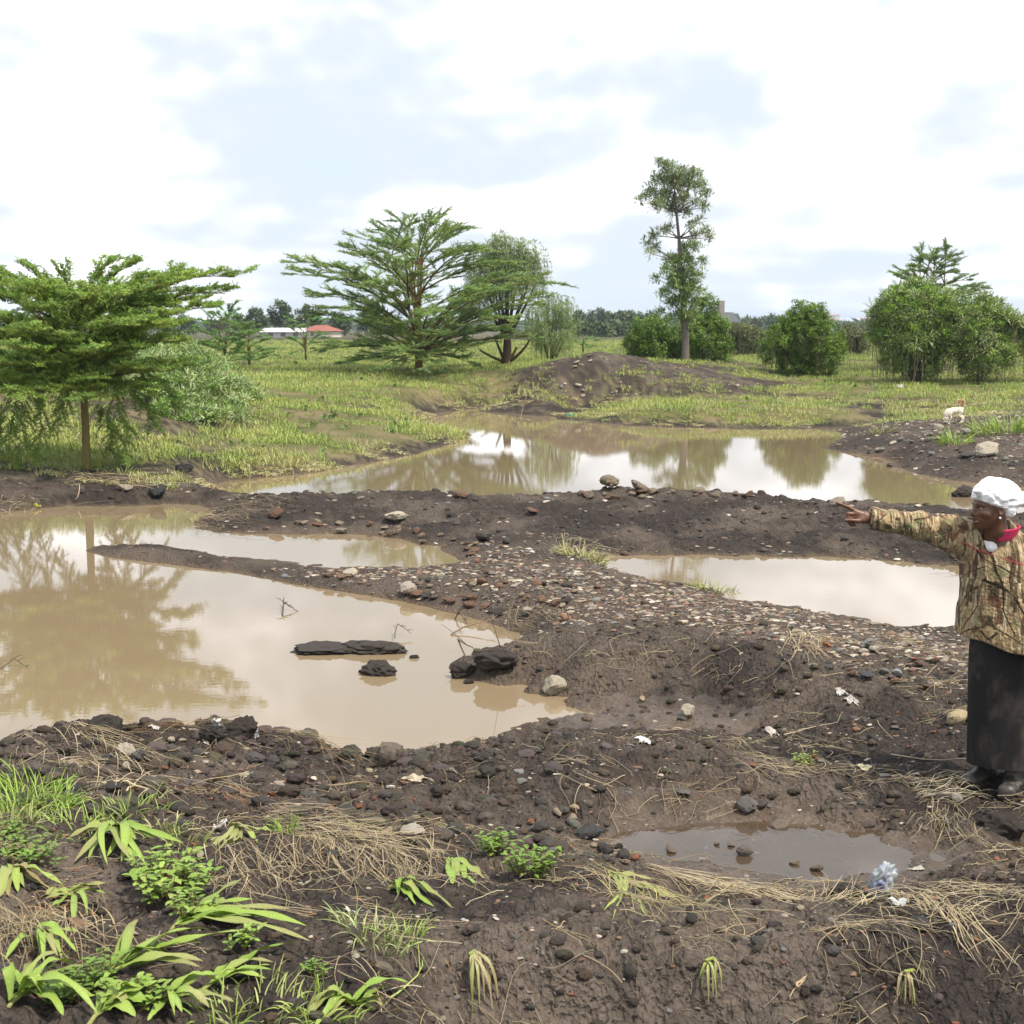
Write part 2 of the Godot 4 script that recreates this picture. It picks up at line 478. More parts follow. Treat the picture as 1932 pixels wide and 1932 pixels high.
		[0.2, 0.1, 0.7, 0.2, [388, 917, 0.0, 430, 904, 0.0, 520, 897, 0.0, 600, 889, 0.0, 650, 877, 0.0, 700, 872, 0.0, 770, 859, 0.0, 830, 843, 0.0, 885, 826, 0.0, 893, 818, 0.0, 868, 811, 0.0, 830, 802, 0.0, 806, 793, 0.0, 812, 782, 0.0, 830, 773, 0.0]],
		[0.9, 0.0, 0.8, 0.0, [430, 880, 0.22, 560, 862, 0.24, 640, 846, 0.26, 700, 832, 0.27, 780, 818, 0.26, 845, 814, 0.2]],
		[1.0, 0.0, 0.8, 0.0, [480, 840, 0.35, 600, 820, 0.38, 700, 805, 0.36, 780, 797, 0.24]],
		[0.0, 0.0, 0.2, 0.0, [450, 920, -0.15, 560, 915, -0.2, 700, 900, -0.25, 800, 875, -0.25, 900, 850, -0.25, 920, 820, -0.25, 890, 795, -0.2, 870, 780, -0.15]],
		[0.0, 0.0, 0.2, 0.0, [560, 935, -0.15, 900, 930, -0.25, 1100, 925, -0.25, 1300, 920, -0.25, 1500, 925, -0.25, 1700, 935, -0.25, 1850, 945, -0.25, 2250, 960, -0.25]],
		[0.0, 0.0, 0.2, 0.0, [900, 890, -0.3, 1100, 880, -0.3, 1300, 870, -0.3, 1500, 870, -0.3, 1620, 885, -0.25, 1750, 915, -0.2]],
		[0.0, 0.0, 0.2, 0.0, [980, 800, -0.25, 1000, 830, -0.3, 1200, 835, -0.3, 1400, 835, -0.3, 1530, 830, -0.2]],
		# far shore
		[0.2, 0.1, 0.8, 0.2, [830, 773, 0.0, 950, 768, 0.0, 1040, 770, 0.0, 1110, 772, 0.0, 1040, 786, 0.0, 1050, 791, 0.0, 1150, 800, 0.0, 1250, 805, 0.0, 1400, 809, 0.0, 1500, 809, 0.0, 1590, 807, 0.0]],
		[0.8, 0.0, 0.8, 0.0, [1065, 782, 0.06, 1150, 788, 0.09, 1250, 792, 0.1, 1400, 796, 0.11, 1540, 796, 0.09]],
		[1.0, 0.0, 0.8, 0.0, [1160, 772, 0.36, 1300, 772, 0.4, 1450, 770, 0.42, 1560, 774, 0.36]],
		[0.25, 0.1, 0.9, 0.0, [1470, 750, 0.35, 1560, 758, 0.32, 1640, 770, 0.3]],
		[0.5, 0.1, 0.9, 0.0, [700, 772, 0.4, 800, 760, 0.28, 900, 756, 0.22, 1000, 756, 0.2]],
		# mound where the dog digs
		[0.0, 0.5, 0.7, 0.2, [1592, 810, 0.0, 1596, 822, 0.0, 1570, 838, 0.0, 1556, 846, 0.0, 1600, 854, 0.0, 1680, 865, 0.0, 1706, 870, 0.0, 1694, 881, 0.0, 1725, 894, 0.0, 1800, 906, 0.0, 1860, 914, 0.0, 1932, 920, 0.0, 2250, 935, 0.0]],
		[0.0, 0.4, 0.9, 0.0, [1620, 826, 0.2, 1680, 830, 0.3, 1740, 840, 0.34, 1800, 852, 0.34, 1880, 862, 0.34, 2250, 880, 0.34]],
		[0.0, 0.8, 0.9, 0.0, [1625, 814, 0.22, 1660, 806, 0.38, 1720, 798, 0.5, 1800, 800, 0.52, 1860, 790, 0.6, 1932, 786, 0.65, 2250, 780, 0.7]],
		[0.0, 0.9, 0.9, 0.0, [1750, 820, 0.44, 1830, 826, 0.46, 1932, 830, 0.5, 2250, 835, 0.5]],
		[0.6, 0.1, 0.8, 0.0, [1620, 800, 0.08, 1680, 790, 0.15, 1740, 784, 0.2, 1830, 772, 0.3, 1932, 764, 0.4, 2250, 755, 0.5]],
		# spoil heap on the far shore
		[0.55, 0.3, 1.3, 0.0, [990, 752, 0.35, 1080, 750, 0.35, 1200, 750, 0.4, 1320, 748, 0.45, 1420, 740, 0.5]],
		[0.22, 0.5, 1.5, 0.0, [1010, 715, 1.0, 1100, 705, 1.15, 1200, 712, 1.05, 1300, 724, 0.85, 1400, 732, 0.65]],
		[0.25, 0.5, 1.5, 0.0, [985, 705, 1.15, 1030, 688, 1.4, 1080, 666, 1.82, 1130, 658, 1.98, 1200, 669, 1.76, 1280, 686, 1.4, 1350, 702, 1.08, 1420, 717, 0.8, 1470, 722, 0.7]],
		[0.9, 0.0, 0.8, 0.0, [900, 712, 0.95, 940, 700, 1.15, 975, 694, 1.25]],
		# right meadow
		[1.0, 0.0, 0.8, 0.0, [1500, 738, 0.52, 1600, 740, 0.5, 1700, 742, 0.5, 1800, 740, 0.52, 1932, 735, 0.55, 2250, 730, 0.6]],
		[1.0, 0.0, 0.8, 0.0, [1480, 716, 0.72, 1600, 714, 0.72, 1750, 712, 0.74, 1850, 704, 0.85, 1932, 700, 0.95, 2250, 690, 1.1]],
		[0.5, 0.0, 0.8, 0.0, [1600, 756, 0.34, 1700, 760, 0.34, 1800, 758, 0.4, 1932, 750, 0.45]],
		# left meadow and the bushy heap behind the acacia
		[0.5, 0.1, 0.8, 0.0, [-300, 840, 0.5, 0, 840, 0.5, 150, 842, 0.48, 300, 846, 0.45, 420, 850, 0.38]],
		[0.9, 0.1, 0.8, 0.0, [480, 812, 0.42, 600, 795, 0.45, 720, 780, 0.42]],
		[0.5, 0.3, 1.0, 0.0, [-300, 800, 0.75, 0, 800, 0.75, 120, 805, 0.72, 250, 815, 0.66, 360, 822, 0.55, 440, 816, 0.45]],
		[0.5, 0.2, 1.0, 0.0, [-300, 720, 1.5, 0, 720, 1.5, 120, 715, 1.55, 240, 706, 1.65, 340, 702, 1.65, 420, 726, 1.3, 455, 756, 0.85]],
		[0.9, 0.1, 1.0, 0.0, [-300, 690, 1.75, 0, 690, 1.75, 150, 688, 1.78, 280, 678, 1.9, 350, 680, 1.85, 420, 700, 1.5, 460, 726, 1.0]],
		[1.0, 0.0, 0.8, 0.0, [500, 750, 0.75, 600, 745, 0.72, 720, 740, 0.7, 840, 735, 0.62]],
		[1.0, 0.0, 0.8, 0.0, [490, 712, 1.0, 600, 708, 1.0, 720, 705, 1.0, 850, 705, 0.95]],
		[0.9, 0.0, 0.8, 0.0, [-300, 668, 1.3, 200, 668, 1.3, 480, 682, 1.18, 600, 680, 1.18, 750, 680, 1.15, 880, 682, 1.12]],
		[0.8, 0.0, 0.7, 0.0, [-300, 655, 1.32, 500, 660, 1.35, 900, 664, 1.3, 1100, 664, 1.3, 1300, 664, 1.3, 1480, 680, 1.15, 1600, 680, 1.1, 1800, 678, 1.15, 2250, 670, 1.2]],
		[0.7, 0.0, 0.7, 0.0, [-300, 646, 1.4, 966, 646, 1.4, 2250, 648, 1.35]],
	]

func grid_of(x: float, d: float) -> Vector2:
	return Vector2((x / (d + 3.0) / SMAX + 1.0) * 0.5 * (NU - 1), log((d + 1.0) / (D0 + 1.0)) / log((D1 + 1.0) / (D0 + 1.0)) * (NV - 1))

func depth_of(row: float) -> float:
	return (D0 + 1.0) * pow((D1 + 1.0) / (D0 + 1.0), row / (NV - 1)) - 1.0

func blur(a: PackedFloat32Array, r: int) -> PackedFloat32Array:
	var b := PackedFloat32Array()
	b.resize(a.size())
	var k := 1.0 / (2 * r + 1)
	for j in NV:
		var o := j * NU
		var s := 0.0
		for i in range(-r, r + 1):
			s += a[o + clampi(i, 0, NU - 1)]
		for i in NU:
			b[o + i] = s * k
			s += a[o + mini(i + r + 1, NU - 1)] - a[o + maxi(i - r, 0)]
	var c := PackedFloat32Array()
	c.resize(a.size())
	for i in NU:
		var s := 0.0
		for j in range(-r, r + 1):
			s += b[clampi(j, 0, NV - 1) * NU + i]
		for j in NV:
			c[j * NU + i] = s * k
			s += b[mini(j + r + 1, NV - 1) * NU + i] - b[maxi(j - r, 0) * NU + i]
	return c

func build_terrain() -> void:
	var pts := PackedVector2Array()
	var val: Array[PackedFloat32Array] = []
	for line in survey():
		var p: Array = line[4]
		var m := p.size() / 3
		var ends := [null, null]
		for k in m - 1:
			var a := Vector3(p[k * 3], p[k * 3 + 1], p[k * 3 + 2])
			var b := Vector3(p[k * 3 + 3], p[k * 3 + 4], p[k * 3 + 5])
			var ga := on_level(a.x, a.y, maxf(a.z, 0.0))
			var gb := on_level(b.x, b.y, maxf(b.z, 0.0))
			var steps := clampi(int(grid_of(ga.x, -ga.z).distance_to(grid_of(gb.x, -gb.z)) / 9.0) + 1, 1, 40)
			for s in steps + (1 if k == m - 2 else 0):
				var q := a.lerp(b, float(s) / steps)
				var w := on_level(q.x, q.y, maxf(q.z, 0.0))
				var g := grid_of(w.x, -w.z)
				pts.append(g)
				val.append(PackedFloat32Array([q.z, line[0], line[1], line[2], line[3]]))
				if k == 0 and s == 0 and a.x < -250:
					pts.append(Vector2(-40, g.y))
					val.append(val[val.size() - 1])
				if k == m - 2 and s == steps and b.x > 2200:
					pts.append(Vector2(NU + 40, g.y))
					val.append(val[val.size() - 1])
	for x in [-40.0, NU * 0.5, NU + 40.0]:
		for e in [[-60.0, 0.3, 0.0], [NV + 60.0, 1.45, 0.6]]:
			pts.append(Vector2(x, e[0]))
			val.append(PackedFloat32Array([e[1], e[2], 0.0, 0.7, 0.0]))
	for i in pts.size():   # no two points in one place, no four on one circle
		pts[i] += Vector2(rnd(-0.06, 0.06), rnd(-0.06, 0.06))
	var tri := Geometry2D.triangulate_delaunay(pts)
	var total := NU * NV
	for a in [hgt, grs, grv, rgh, wet]:
		a.resize(total)
	hgt.resize(total); grs.resize(total); grv.resize(total); rgh.resize(total); wet.resize(total)
	for t in tri.size() / 3:
		var ia := tri[t * 3]
		var ib := tri[t * 3 + 1]
		var ic := tri[t * 3 + 2]
		var a := pts[ia]
		var b := pts[ib]
		var c := pts[ic]
		var det := (b.y - c.y) * (a.x - c.x) + (c.x - b.x) * (a.y - c.y)
		if absf(det) < 1e-7:
			continue
		var va := val[ia]
		var vb := val[ib]
		var vc := val[ic]
		for j in range(maxi(0, ceili(minf(a.y, minf(b.y, c.y)))), mini(NV - 1, floori(maxf(a.y, maxf(b.y, c.y)))) + 1):
			for i in range(maxi(0, ceili(minf(a.x, minf(b.x, c.x)))), mini(NU - 1, floori(maxf(a.x, maxf(b.x, c.x)))) + 1):
				var w0 := ((b.y - c.y) * (i - c.x) + (c.x - b.x) * (j - c.y)) / det
				var w1 := ((c.y - a.y) * (i - c.x) + (a.x - c.x) * (j - c.y)) / det
				var w2 := 1.0 - w0 - w1
				if w0 < -1e-4 or w1 < -1e-4 or w2 < -1e-4:
					continue
				var o := j * NU + i
				hgt[o] = va[0] * w0 + vb[0] * w1 + vc[0] * w2
				grs[o] = va[1] * w0 + vb[1] * w1 + vc[1] * w2
				grv[o] = va[2] * w0 + vb[2] * w1 + vc[2] * w2
				rgh[o] = va[3] * w0 + vb[3] * w1 + vc[3] * w2
				wet[o] = va[4] * w0 + vb[4] * w1 + vc[4] * w2
	hgt = blur(blur(hgt, 2), 1)
	grs = blur(grs, 3)
	grv = blur(grv, 3)
	wet = blur(wet, 3)
	stage("survey %d" % pts.size())
	# lumps, ruts and crumbs
	var big := noise(FastNoiseLite.TYPE_SIMPLEX_SMOOTH, 0.9, 3, 3)
	var lump := noise(FastNoiseLite.TYPE_CELLULAR, 3.6, 7, 2)
	lump.cellular_return_type = FastNoiseLite.RETURN_DISTANCE
	lump.domain_warp_enabled = false
	var fine := noise(FastNoiseLite.TYPE_SIMPLEX_SMOOTH, 9.0, 9, 3)
	var tint := noise(FastNoiseLite.TYPE_SIMPLEX_SMOOTH, 0.55, 31, 4)
	var fleck := noise(FastNoiseLite.TYPE_SIMPLEX_SMOOTH, 7.0, 37, 2)
	var rows := NV + NFAR
	var vs := PackedVector3Array()
	var ns := PackedVector3Array()
	var cs := PackedColorArray()
	vs.resize(NU * rows)
	ns.resize(NU * rows)
	cs.resize(NU * rows)
	var cell := PackedFloat32Array()
	for j in rows:
		var d := depth_of(j)
		if j >= NV:
			var q := float(j - NV + 1) / NFAR
			d = D1 * pow(6000.0 / D1, q)
		var wide := (d + 3.0) * SMAX
		if j >= NV:
			wide *= 1.0 + 1.5 * float(j - NV + 1) / NFAR
		var damp := clampf(1.0 - d / 90.0, 0.15, 1.0)
		for i in NU:
			var x := (2.0 * i / (NU - 1) - 1.0) * wide
			var o := j * NU + i
			var y := 0.0
			var g := 0.75
			var gr := 0.0
			var wt := 0.0
			if j < NV:
				y = hgt[o]
				g = grs[o]
				gr = grv[o]
				wt = wet[o]
				var ro := rgh[o]
				if y < -0.06:
					ro *= 0.25
				var l := lump.get_noise_2d(x, d)
				var f := fine.get_noise_2d(x, d) if d < 40.0 else 0.0
				var b := big.get_noise_2d(x, d)
				y += ro * damp * (b * 0.065 + (-l - 0.45) * 0.14 * (1.0 - 0.6 * g) * (1.0 - 0.5 * gr) + f * 0.036)
				hgt[o] = y
			else:
				var q := clampf(float(j - NV) / NFAR, 0.0, 1.0)
				y = lerpf(hgt[(NV - 1) * NU + i], far_ground(d), clampf(q * 8.0, 0.0, 1.0))
			vs[o] = Vector3(x, y, -d)
			# what the ground is made of
			var tn := tint.get_noise_2d(x, d)
			var fn := fleck.get_noise_2d(x, d)
			var mud := Color(0.042, 0.035, 0.032).lerp(Color(0.140, 0.114, 0.096), clampf(0.24 + tn * 1.7 + fn * 0.45, 0.0, 1.0))
			if wt > 0.05:
				mud = mud.lerp(Color(0.135, 0.100, 0.073), clampf(wt * 0.75 + tn * 0.5, 0.0, 0.85))
			if gr > 0.02:
				mud = mud.lerp(Color(0.165, 0.130, 0.105), clampf((gr + fn * 0.35) * 0.6, 0.0, 0.75))
			if y < 0.02:
				mud = mud.lerp(Color(0.16, 0.118, 0.08), 0.7)
			if g > 0.02:
				var gc := Color(0.165, 0.175, 0.060).lerp(Color(0.27, 0.225, 0.12), clampf(0.5 + tn * 1.4 + fn * 0.3, 0.0, 1.0))
				if d > 60.0:
					gc = Color(0.125, 0.135, 0.05).lerp(Color(0.16, 0.125, 0.085), clampf(0.45 + tint.get_noise_2d(x * 0.12, d * 0.5) * 2.2, 0.0, 1.0))
				mud = mud.lerp(gc, clampf((g - 0.35) * 2.2 + fn * 0.9 + tn * 0.6, 0.0, 1.0))
			cs[o] = mud
	var ix: Array[PackedInt32Array] = [PackedInt32Array(), PackedInt32Array()]
	for j in rows - 1:
		for i in NU - 1:
			var o := j * NU + i
			var s := 0
			if j < NV - 1 and wet[o] > 0.5:
				s = 1
			var t := ix[s]
			t.append(o); t.append(o + NU); t.append(o + 1)
			t.append(o + 1); t.append(o + NU); t.append(o + NU + 1)
			ix[s] = t
	for j in rows:
		for i in NU:
			var o := j * NU + i
			var ex := vs[j * NU + mini(i + 1, NU - 1)] - vs[j * NU + maxi(i - 1, 0)]
			var ez := vs[mini(j + 1, rows - 1) * NU + i] - vs[maxi(j - 1, 0) * NU + i]
			ns[o] = ex.cross(ez).normalized()
	var am := ArrayMesh.new()
	for s in 2:
		var arr := []
		arr.resize(Mesh.ARRAY_MAX)
		arr[Mesh.ARRAY_VERTEX] = vs
		arr[Mesh.ARRAY_NORMAL] = ns
		arr[Mesh.ARRAY_COLOR] = cs
		arr[Mesh.ARRAY_INDEX] = ix[s]
		am.add_surface_from_arrays(Mesh.PRIMITIVE_TRIANGLES, arr)
		am.surface_set_material(s, M.mud if s == 0 else M.wet_mud)
	structure("ground", am, null)

func field(a: PackedFloat32Array, x: float, d: float) -> float:
	var g := grid_of(x, d)
	var i := clampi(int(g.x), 0, NU - 2)
	var j := clampi(int(g.y), 0, NV - 2)
	var fx := clampf(g.x - i, 0.0, 1.0)
	var fy := clampf(g.y - j, 0.0, 1.0)
	var o := j * NU + i
	return lerpf(lerpf(a[o], a[o + 1], fx), lerpf(a[o + NU], a[o + NU + 1], fx), fy)

func ground(x: float, d: float) -> float:
	return field(hgt, x, d) if d < D1 else far_ground(d)

func near_value(a: PackedFloat32Array, x: float, d: float) -> float:
	var g := grid_of(x, d)
	return a[clampi(int(g.y), 0, NV - 1) * NU + clampi(int(g.x), 0, NU - 1)]

# where the line of sight through u, v meets the ground
func spot(u: float, v: float) -> Vector3:
	var d := ray(u, v)
	var z := 3.0
	var last := z
	while z < 130.0:
		var k := z / -d.z
		if HCAM + d.y * k < ground(d.x * k, z):
			break
		last = z
		z += 0.02 + z * 0.004
	for i in 6:
		var mid := (last + z) * 0.5
		var k := mid / -d.z
		if HCAM + d.y * k < ground(d.x * k, mid):
			z = mid
		else:
			last = mid
	var kk := z / -d.z
	return Vector3(d.x * kk, ground(d.x * kk, z), -z)

func feet(x: float, z: float) -> Vector3:
	return Vector3(x, ground(x, -z), z)

func lie(x: float, z: float) -> Vector3:      # the ground's normal
	var e := 0.05
	return Vector3(ground(x - e, -z) - ground(x + e, -z), 2.0 * e, ground(x, -(z - e)) - ground(x, -(z + e))).normalized()

# ---------------------------------------------------------------- water
func sheet(x0: float, x1: float, za: float, zb: float, y: float) -> ArrayMesh:
	var b := Build.new()
	b.flat_quad(Vector3(x0, y, za), Vector3(x0, y, zb), Vector3(x1, y, zb), Vector3(x1, y, za), Color.WHITE)
	for i in b.n.size():
		b.n[i] = Vector3.UP
	return b.mesh()

func build_water() -> void:
	structure("pond_water", sheet(-24.0, 26.0, -8.6, -51.0, 0.0), M.water)
	var a := on_level(1150, 1690, 0.13)
	var b := on_level(1830, 1540, 0.13)
	structure("puddle_water", sheet(a.x - 0.1, b.x + 0.15, a.z, b.z, 0.135), M.puddle)

# ---------------------------------------------------------------- materials
func noise_tex(n: FastNoiseLite, size: int, ramp: Gradient = null, normal := false, strength := 4.0) -> NoiseTexture2D:
	var t := NoiseTexture2D.new()
	t.width = size
	t.height = size
	t.seamless = true
	t.noise = n
	if ramp:
		t.color_ramp = ramp
	t.as_normal_map = normal
	t.bump_strength = strength
	return t

func ramp(stops: Array) -> Gradient:
	var g := Gradient.new()
	var off := PackedFloat32Array()
	var col := PackedColorArray()
	for s in stops:
		off.append(s[0])
		col.append(s[1])
	g.offsets = off
	g.colors = col
	return g

func mat(col: Color, rough: float, spec := 0.5) -> StandardMaterial3D:
	var m := StandardMaterial3D.new()
	m.albedo_color = col.linear_to_srgb()
	m.roughness = rough
	m.metallic_specular = spec
	m.cull_mode = BaseMaterial3D.CULL_DISABLED
	return m

func tinted(rough: float, spec := 0.5) -> StandardMaterial3D:
	var m := mat(Color.WHITE, rough, spec)
	m.vertex_color_use_as_albedo = true
	return m

func leafy(rough: float, back: float) -> StandardMaterial3D:
	var m := tinted(rough, 0.4)
	m.backlight_enabled = true
	m.backlight = Color(back, back, back * 0.5)
	return m

func make_materials() -> void:
	var grain := noise(FastNoiseLite.TYPE_SIMPLEX, 0.03, 101, 5)
	grain.fractal_gain = 0.62
	var crumbs := noise(FastNoiseLite.TYPE_CELLULAR, 0.035, 107, 3)
	crumbs.cellular_return_type = FastNoiseLite.RETURN_DISTANCE
	var speck := noise(FastNoiseLite.TYPE_SIMPLEX, 0.07, 109, 4)
	var grain_tex := noise_tex(grain, 1024, ramp([[0.0, Color(0.62, 0.62, 0.62)], [0.5, Color(0.86, 0.86, 0.85)], [1.0, Color(1, 1, 1)]]))
	var crumb_tex := noise_tex(crumbs, 1024)
	var m := tinted(0.85, 0.28)
	m.uv1_triplanar = true
	m.uv1_world_triplanar = true
	m.uv1_scale = Vector3(0.8, 0.8, 0.8)
	m.albedo_texture = grain_tex
	m.heightmap_enabled = true
	m.heightmap_texture = crumb_tex
	m.heightmap_scale = 4.5
	M.mud = m
	var w: StandardMaterial3D = m.duplicate()
	w.roughness = 0.34
	w.heightmap_scale = 1.1
	M.wet_mud = w
	# silt-laden water: the surface mirrors, the silt just below scatters
	var wav := noise(FastNoiseLite.TYPE_SIMPLEX_SMOOTH, 0.012, 211, 3)
	var wave_tex := noise_tex(wav, 1024)
	var p := mat(Color(0.212, 0.163, 0.100), 0.0, 0.5)
	p.uv1_triplanar = true
	p.uv1_world_triplanar = true
	p.uv1_scale = Vector3(0.45, 0.45, 1.3)
	p.heightmap_enabled = true
	p.heightmap_texture = wave_tex
	p.heightmap_scale = 0.010
	M.water = p
	var pu := mat(Color(0.085, 0.058, 0.034), 0.0, 0.5)
	pu.albedo_color.a = 0.55
	pu.transparency = BaseMaterial3D.TRANSPARENCY_ALPHA
	M.puddle = pu
	M.leaf = leafy(0.55, 0.5)
	M.grass = leafy(0.6, 0.55)
	M.straw = leafy(0.75, 0.25)
	M.corn = leafy(0.5, 0.55)
	M.corn.uv1_triplanar = true
	M.corn.uv1_scale = Vector3(5, 5, 5)
	M.corn.albedo_texture = noise_tex(speck, 512, ramp([[0.0, Color(0.45, 0.42, 0.36)], [0.32, Color(0.80, 0.80, 0.78)], [1.0, Color(1, 1, 1)]]))
	var st := tinted(0.8, 0.4)
	st.uv1_triplanar = true
	st.uv1_scale = Vector3(2.2, 2.2, 2.2)
	st.albedo_texture = noise_tex(speck, 512, ramp([[0.0, Color(0.55, 0.54, 0.53)], [0.45, Color(0.85, 0.84, 0.82)], [1.0, Color(1, 1, 1)]]))
	st.heightmap_enabled = true
	st.heightmap_texture = noise_tex(grain, 512)
	st.heightmap_scale = 0.35
	M.stone = st
	var cl: StandardMaterial3D = st.duplicate()
	cl.roughness = 0.85
	cl.heightmap_texture = crumb_tex
	cl.heightmap_scale = 0.3
	cl.uv1_scale = Vector3(1.4, 1.4, 1.4)
	M.clod = cl
	var bk := tinted(0.85, 0.35)
	bk.uv1_triplanar = true
	bk.uv1_scale = Vector3(3.0, 0.8, 3.0)
	bk.albedo_texture = noise_tex(speck, 512, ramp([[0.0, Color(0.5, 0.49, 0.47)], [0.5, Color(0.85, 0.84, 0.82)], [1.0, Color(1, 1, 1)]]))
	bk.heightmap_enabled = true
	bk.heightmap_texture = grain_tex
	bk.heightmap_scale = 1.5
	M.bark = bk
	M.plain = tinted(0.8, 0.4)
	M.twig = tinted(0.8, 0.3)

# ---------------------------------------------------------------- trees and bushes
func hue(c: Color, spread: float) -> Color:
	var k := 1.0 + rnd(-spread, spread)
	return Color(clampf(c.r * k * (1.0 + rnd(-spread, spread) * 0.4), 0, 4), clampf(c.g * k, 0, 4), clampf(c.b * k * (1.0 + rnd(-spread, spread) * 0.5), 0, 4))

# a feathery twig, one metre long, along +x
func spray_mesh(tufts: int, per: int, leaf: float, wide: float, twigs: int, col: Color, twig_col: Color, taper := 0.5) -> ArrayMesh:
	var b := Build.new()
	var path := PackedVector3Array()
	var rad := PackedFloat32Array()
	for i in 5:
		var t := i / 4.0
		path.append(Vector3(t, 0.05 * sin(t * 2.6), 0.02 * sin(t * 5.0)))
		rad.append(lerpf(0.009, 0.003, t))
	b.tube(path, rad, 3, twig_col)
	var lines := [[Vector3.ZERO, Vector3(1, 0.02, 0), tufts, 1.0]]
	for k in twigs:
		var t := 0.12 + 0.8 * (k + rnd(0.0, 0.7)) / twigs
		var s := 1.0 if k % 2 == 0 else -1.0
		lines.append([Vector3(t, 0.05 * sin(t * 2.6), 0), Vector3(rnd(0.5, 0.9), rnd(-0.05, 0.35), s * rnd(0.5, 1.0)).normalized() * rnd(0.14, 0.3), int(tufts * 0.28), 0.85])
	for l in lines:
		for i in int(l[2]):
			var t := (i + rnd(0.0, 1.0)) / float(l[2])
			var p: Vector3 = l[0] + l[1] * t
			if l[3] == 1.0:
				p.y += 0.05 * sin(t * 2.6)
			for k in per:
				var a := rnd(0.0, TAU)
				var d := Vector3(rnd(0.1, 0.8), cos(a) * 0.75 + 0.35, sin(a)).normalized()
				var ln := leaf * rnd(0.6, 1.15) * (1.0 - taper * t) * float(l[3])
				b.blade(p, d, Vector3(rnd(-1, 1), 1, rnd(-1, 1)).normalized(), ln, wide * rnd(0.7, 1.2), 0.3, 2, hue(col, 0.25), 0.45)
	return b.mesh()

# a bunch of leaves on short twigs round the origin
func bunch_mesh(leaves: int, reach: float, leaf: float, wide: float, bend: float, col: Color, col2: Color, up := 0.2) -> ArrayMesh:
	var b := Build.new()
	for i in leaves:
		var d := Vector3(rnd(-1, 1), rnd(-0.7, 1.0) + up, rnd(-1, 1)).normalized()
		var p := d * reach * rnd(0.15, 0.75)
		var q := (d + Vector3(rnd(-0.7, 0.7), rnd(-0.5, 0.5), rnd(-0.7, 0.7))).normalized()
		b.blade(p, q, Vector3(rnd(-1, 1), 1.3, rnd(-1, 1)).normalized(), leaf * rnd(0.65, 1.2), wide * rnd(0.75, 1.2), bend, 2, col.lerp(col2, rnd(0, 1)), 0.42)
	return b.mesh()

# a hanging strand with narrow leaves, one metre long
func strand_mesh(leaves: int, leaf: float, wide: float, col: Color, col2: Color) -> ArrayMesh:
	var b := Build.new()
	var path := PackedVector3Array()
	var rad := PackedFloat32Array()
	for i in 6:
		var t := i / 5.0
		path.append(Vector3(0.42 * t - 0.30 * t * t, 0.10 * sin(t * 3.0) - t * t * 0.85, 0.0))
		rad.append(0.004)
	b.tube(path, rad, 3, Color(0.09, 0.085, 0.05))
	for i in leaves:
		var t := (i + rnd(0, 1)) / leaves
		var p := Vector3(0.42 * t - 0.30 * t * t, 0.10 * sin(t * 3.0) - t * t * 0.85, 0.0)
		var d := Vector3(rnd(-0.5, 0.9), rnd(-1.3, 0.1), rnd(-0.9, 0.9)).normalized()
		b.blade(p, d, Vector3(rnd(-1, 1), 0.3, rnd(-1, 1)).normalized(), leaf * rnd(0.7, 1.2), wide, 0.5, 2, col.lerp(col2, rnd(0, 1)), 0.4)
	return b.mesh()

func bezier(a: Vector3, m: Vector3, e: Vector3, n: int) -> PackedVector3Array:
	var p := PackedVector3Array()
	for i in n + 1:
		var t := float(i) / n
		p.append(a.lerp(m, t).lerp(m.lerp(e, t), t))
	return p

func tapered(n: int, r0: float, r1: float) -> PackedFloat32Array:
	var r := PackedFloat32Array()
	for i in n + 1:
		r.append(lerpf(r0, r1, pow(float(i) / n, 0.8)))
	return r

func toward(dir: Vector3, at: Vector3, sc: Vector3, roll := 0.0) -> Transform3D:
	var x := dir.normalized()
	var z := x.cross(Vector3.UP)
	if z.length() < 0.01:
		z = Vector3.FORWARD
	z = z.normalized()
	var y := z.cross(x).normalized()
	var bs := Basis(x, y, z).rotated(x, roll)
	return Transform3D(Basis(bs.x * sc.x, bs.y * sc.y, bs.z * sc.z), at)

func profile(prof: Array, h: float, side: int) -> float:
	for i in prof.size() - 1:
		if h <= float(prof[i + 1][0]):
			var t := clampf((h - prof[i][0]) / (float(prof[i + 1][0]) - float(prof[i][0])), 0.0, 1.0)
			return lerpf(prof[i][side], prof[i + 1][side], t)
	return prof[prof.size() - 1][side]

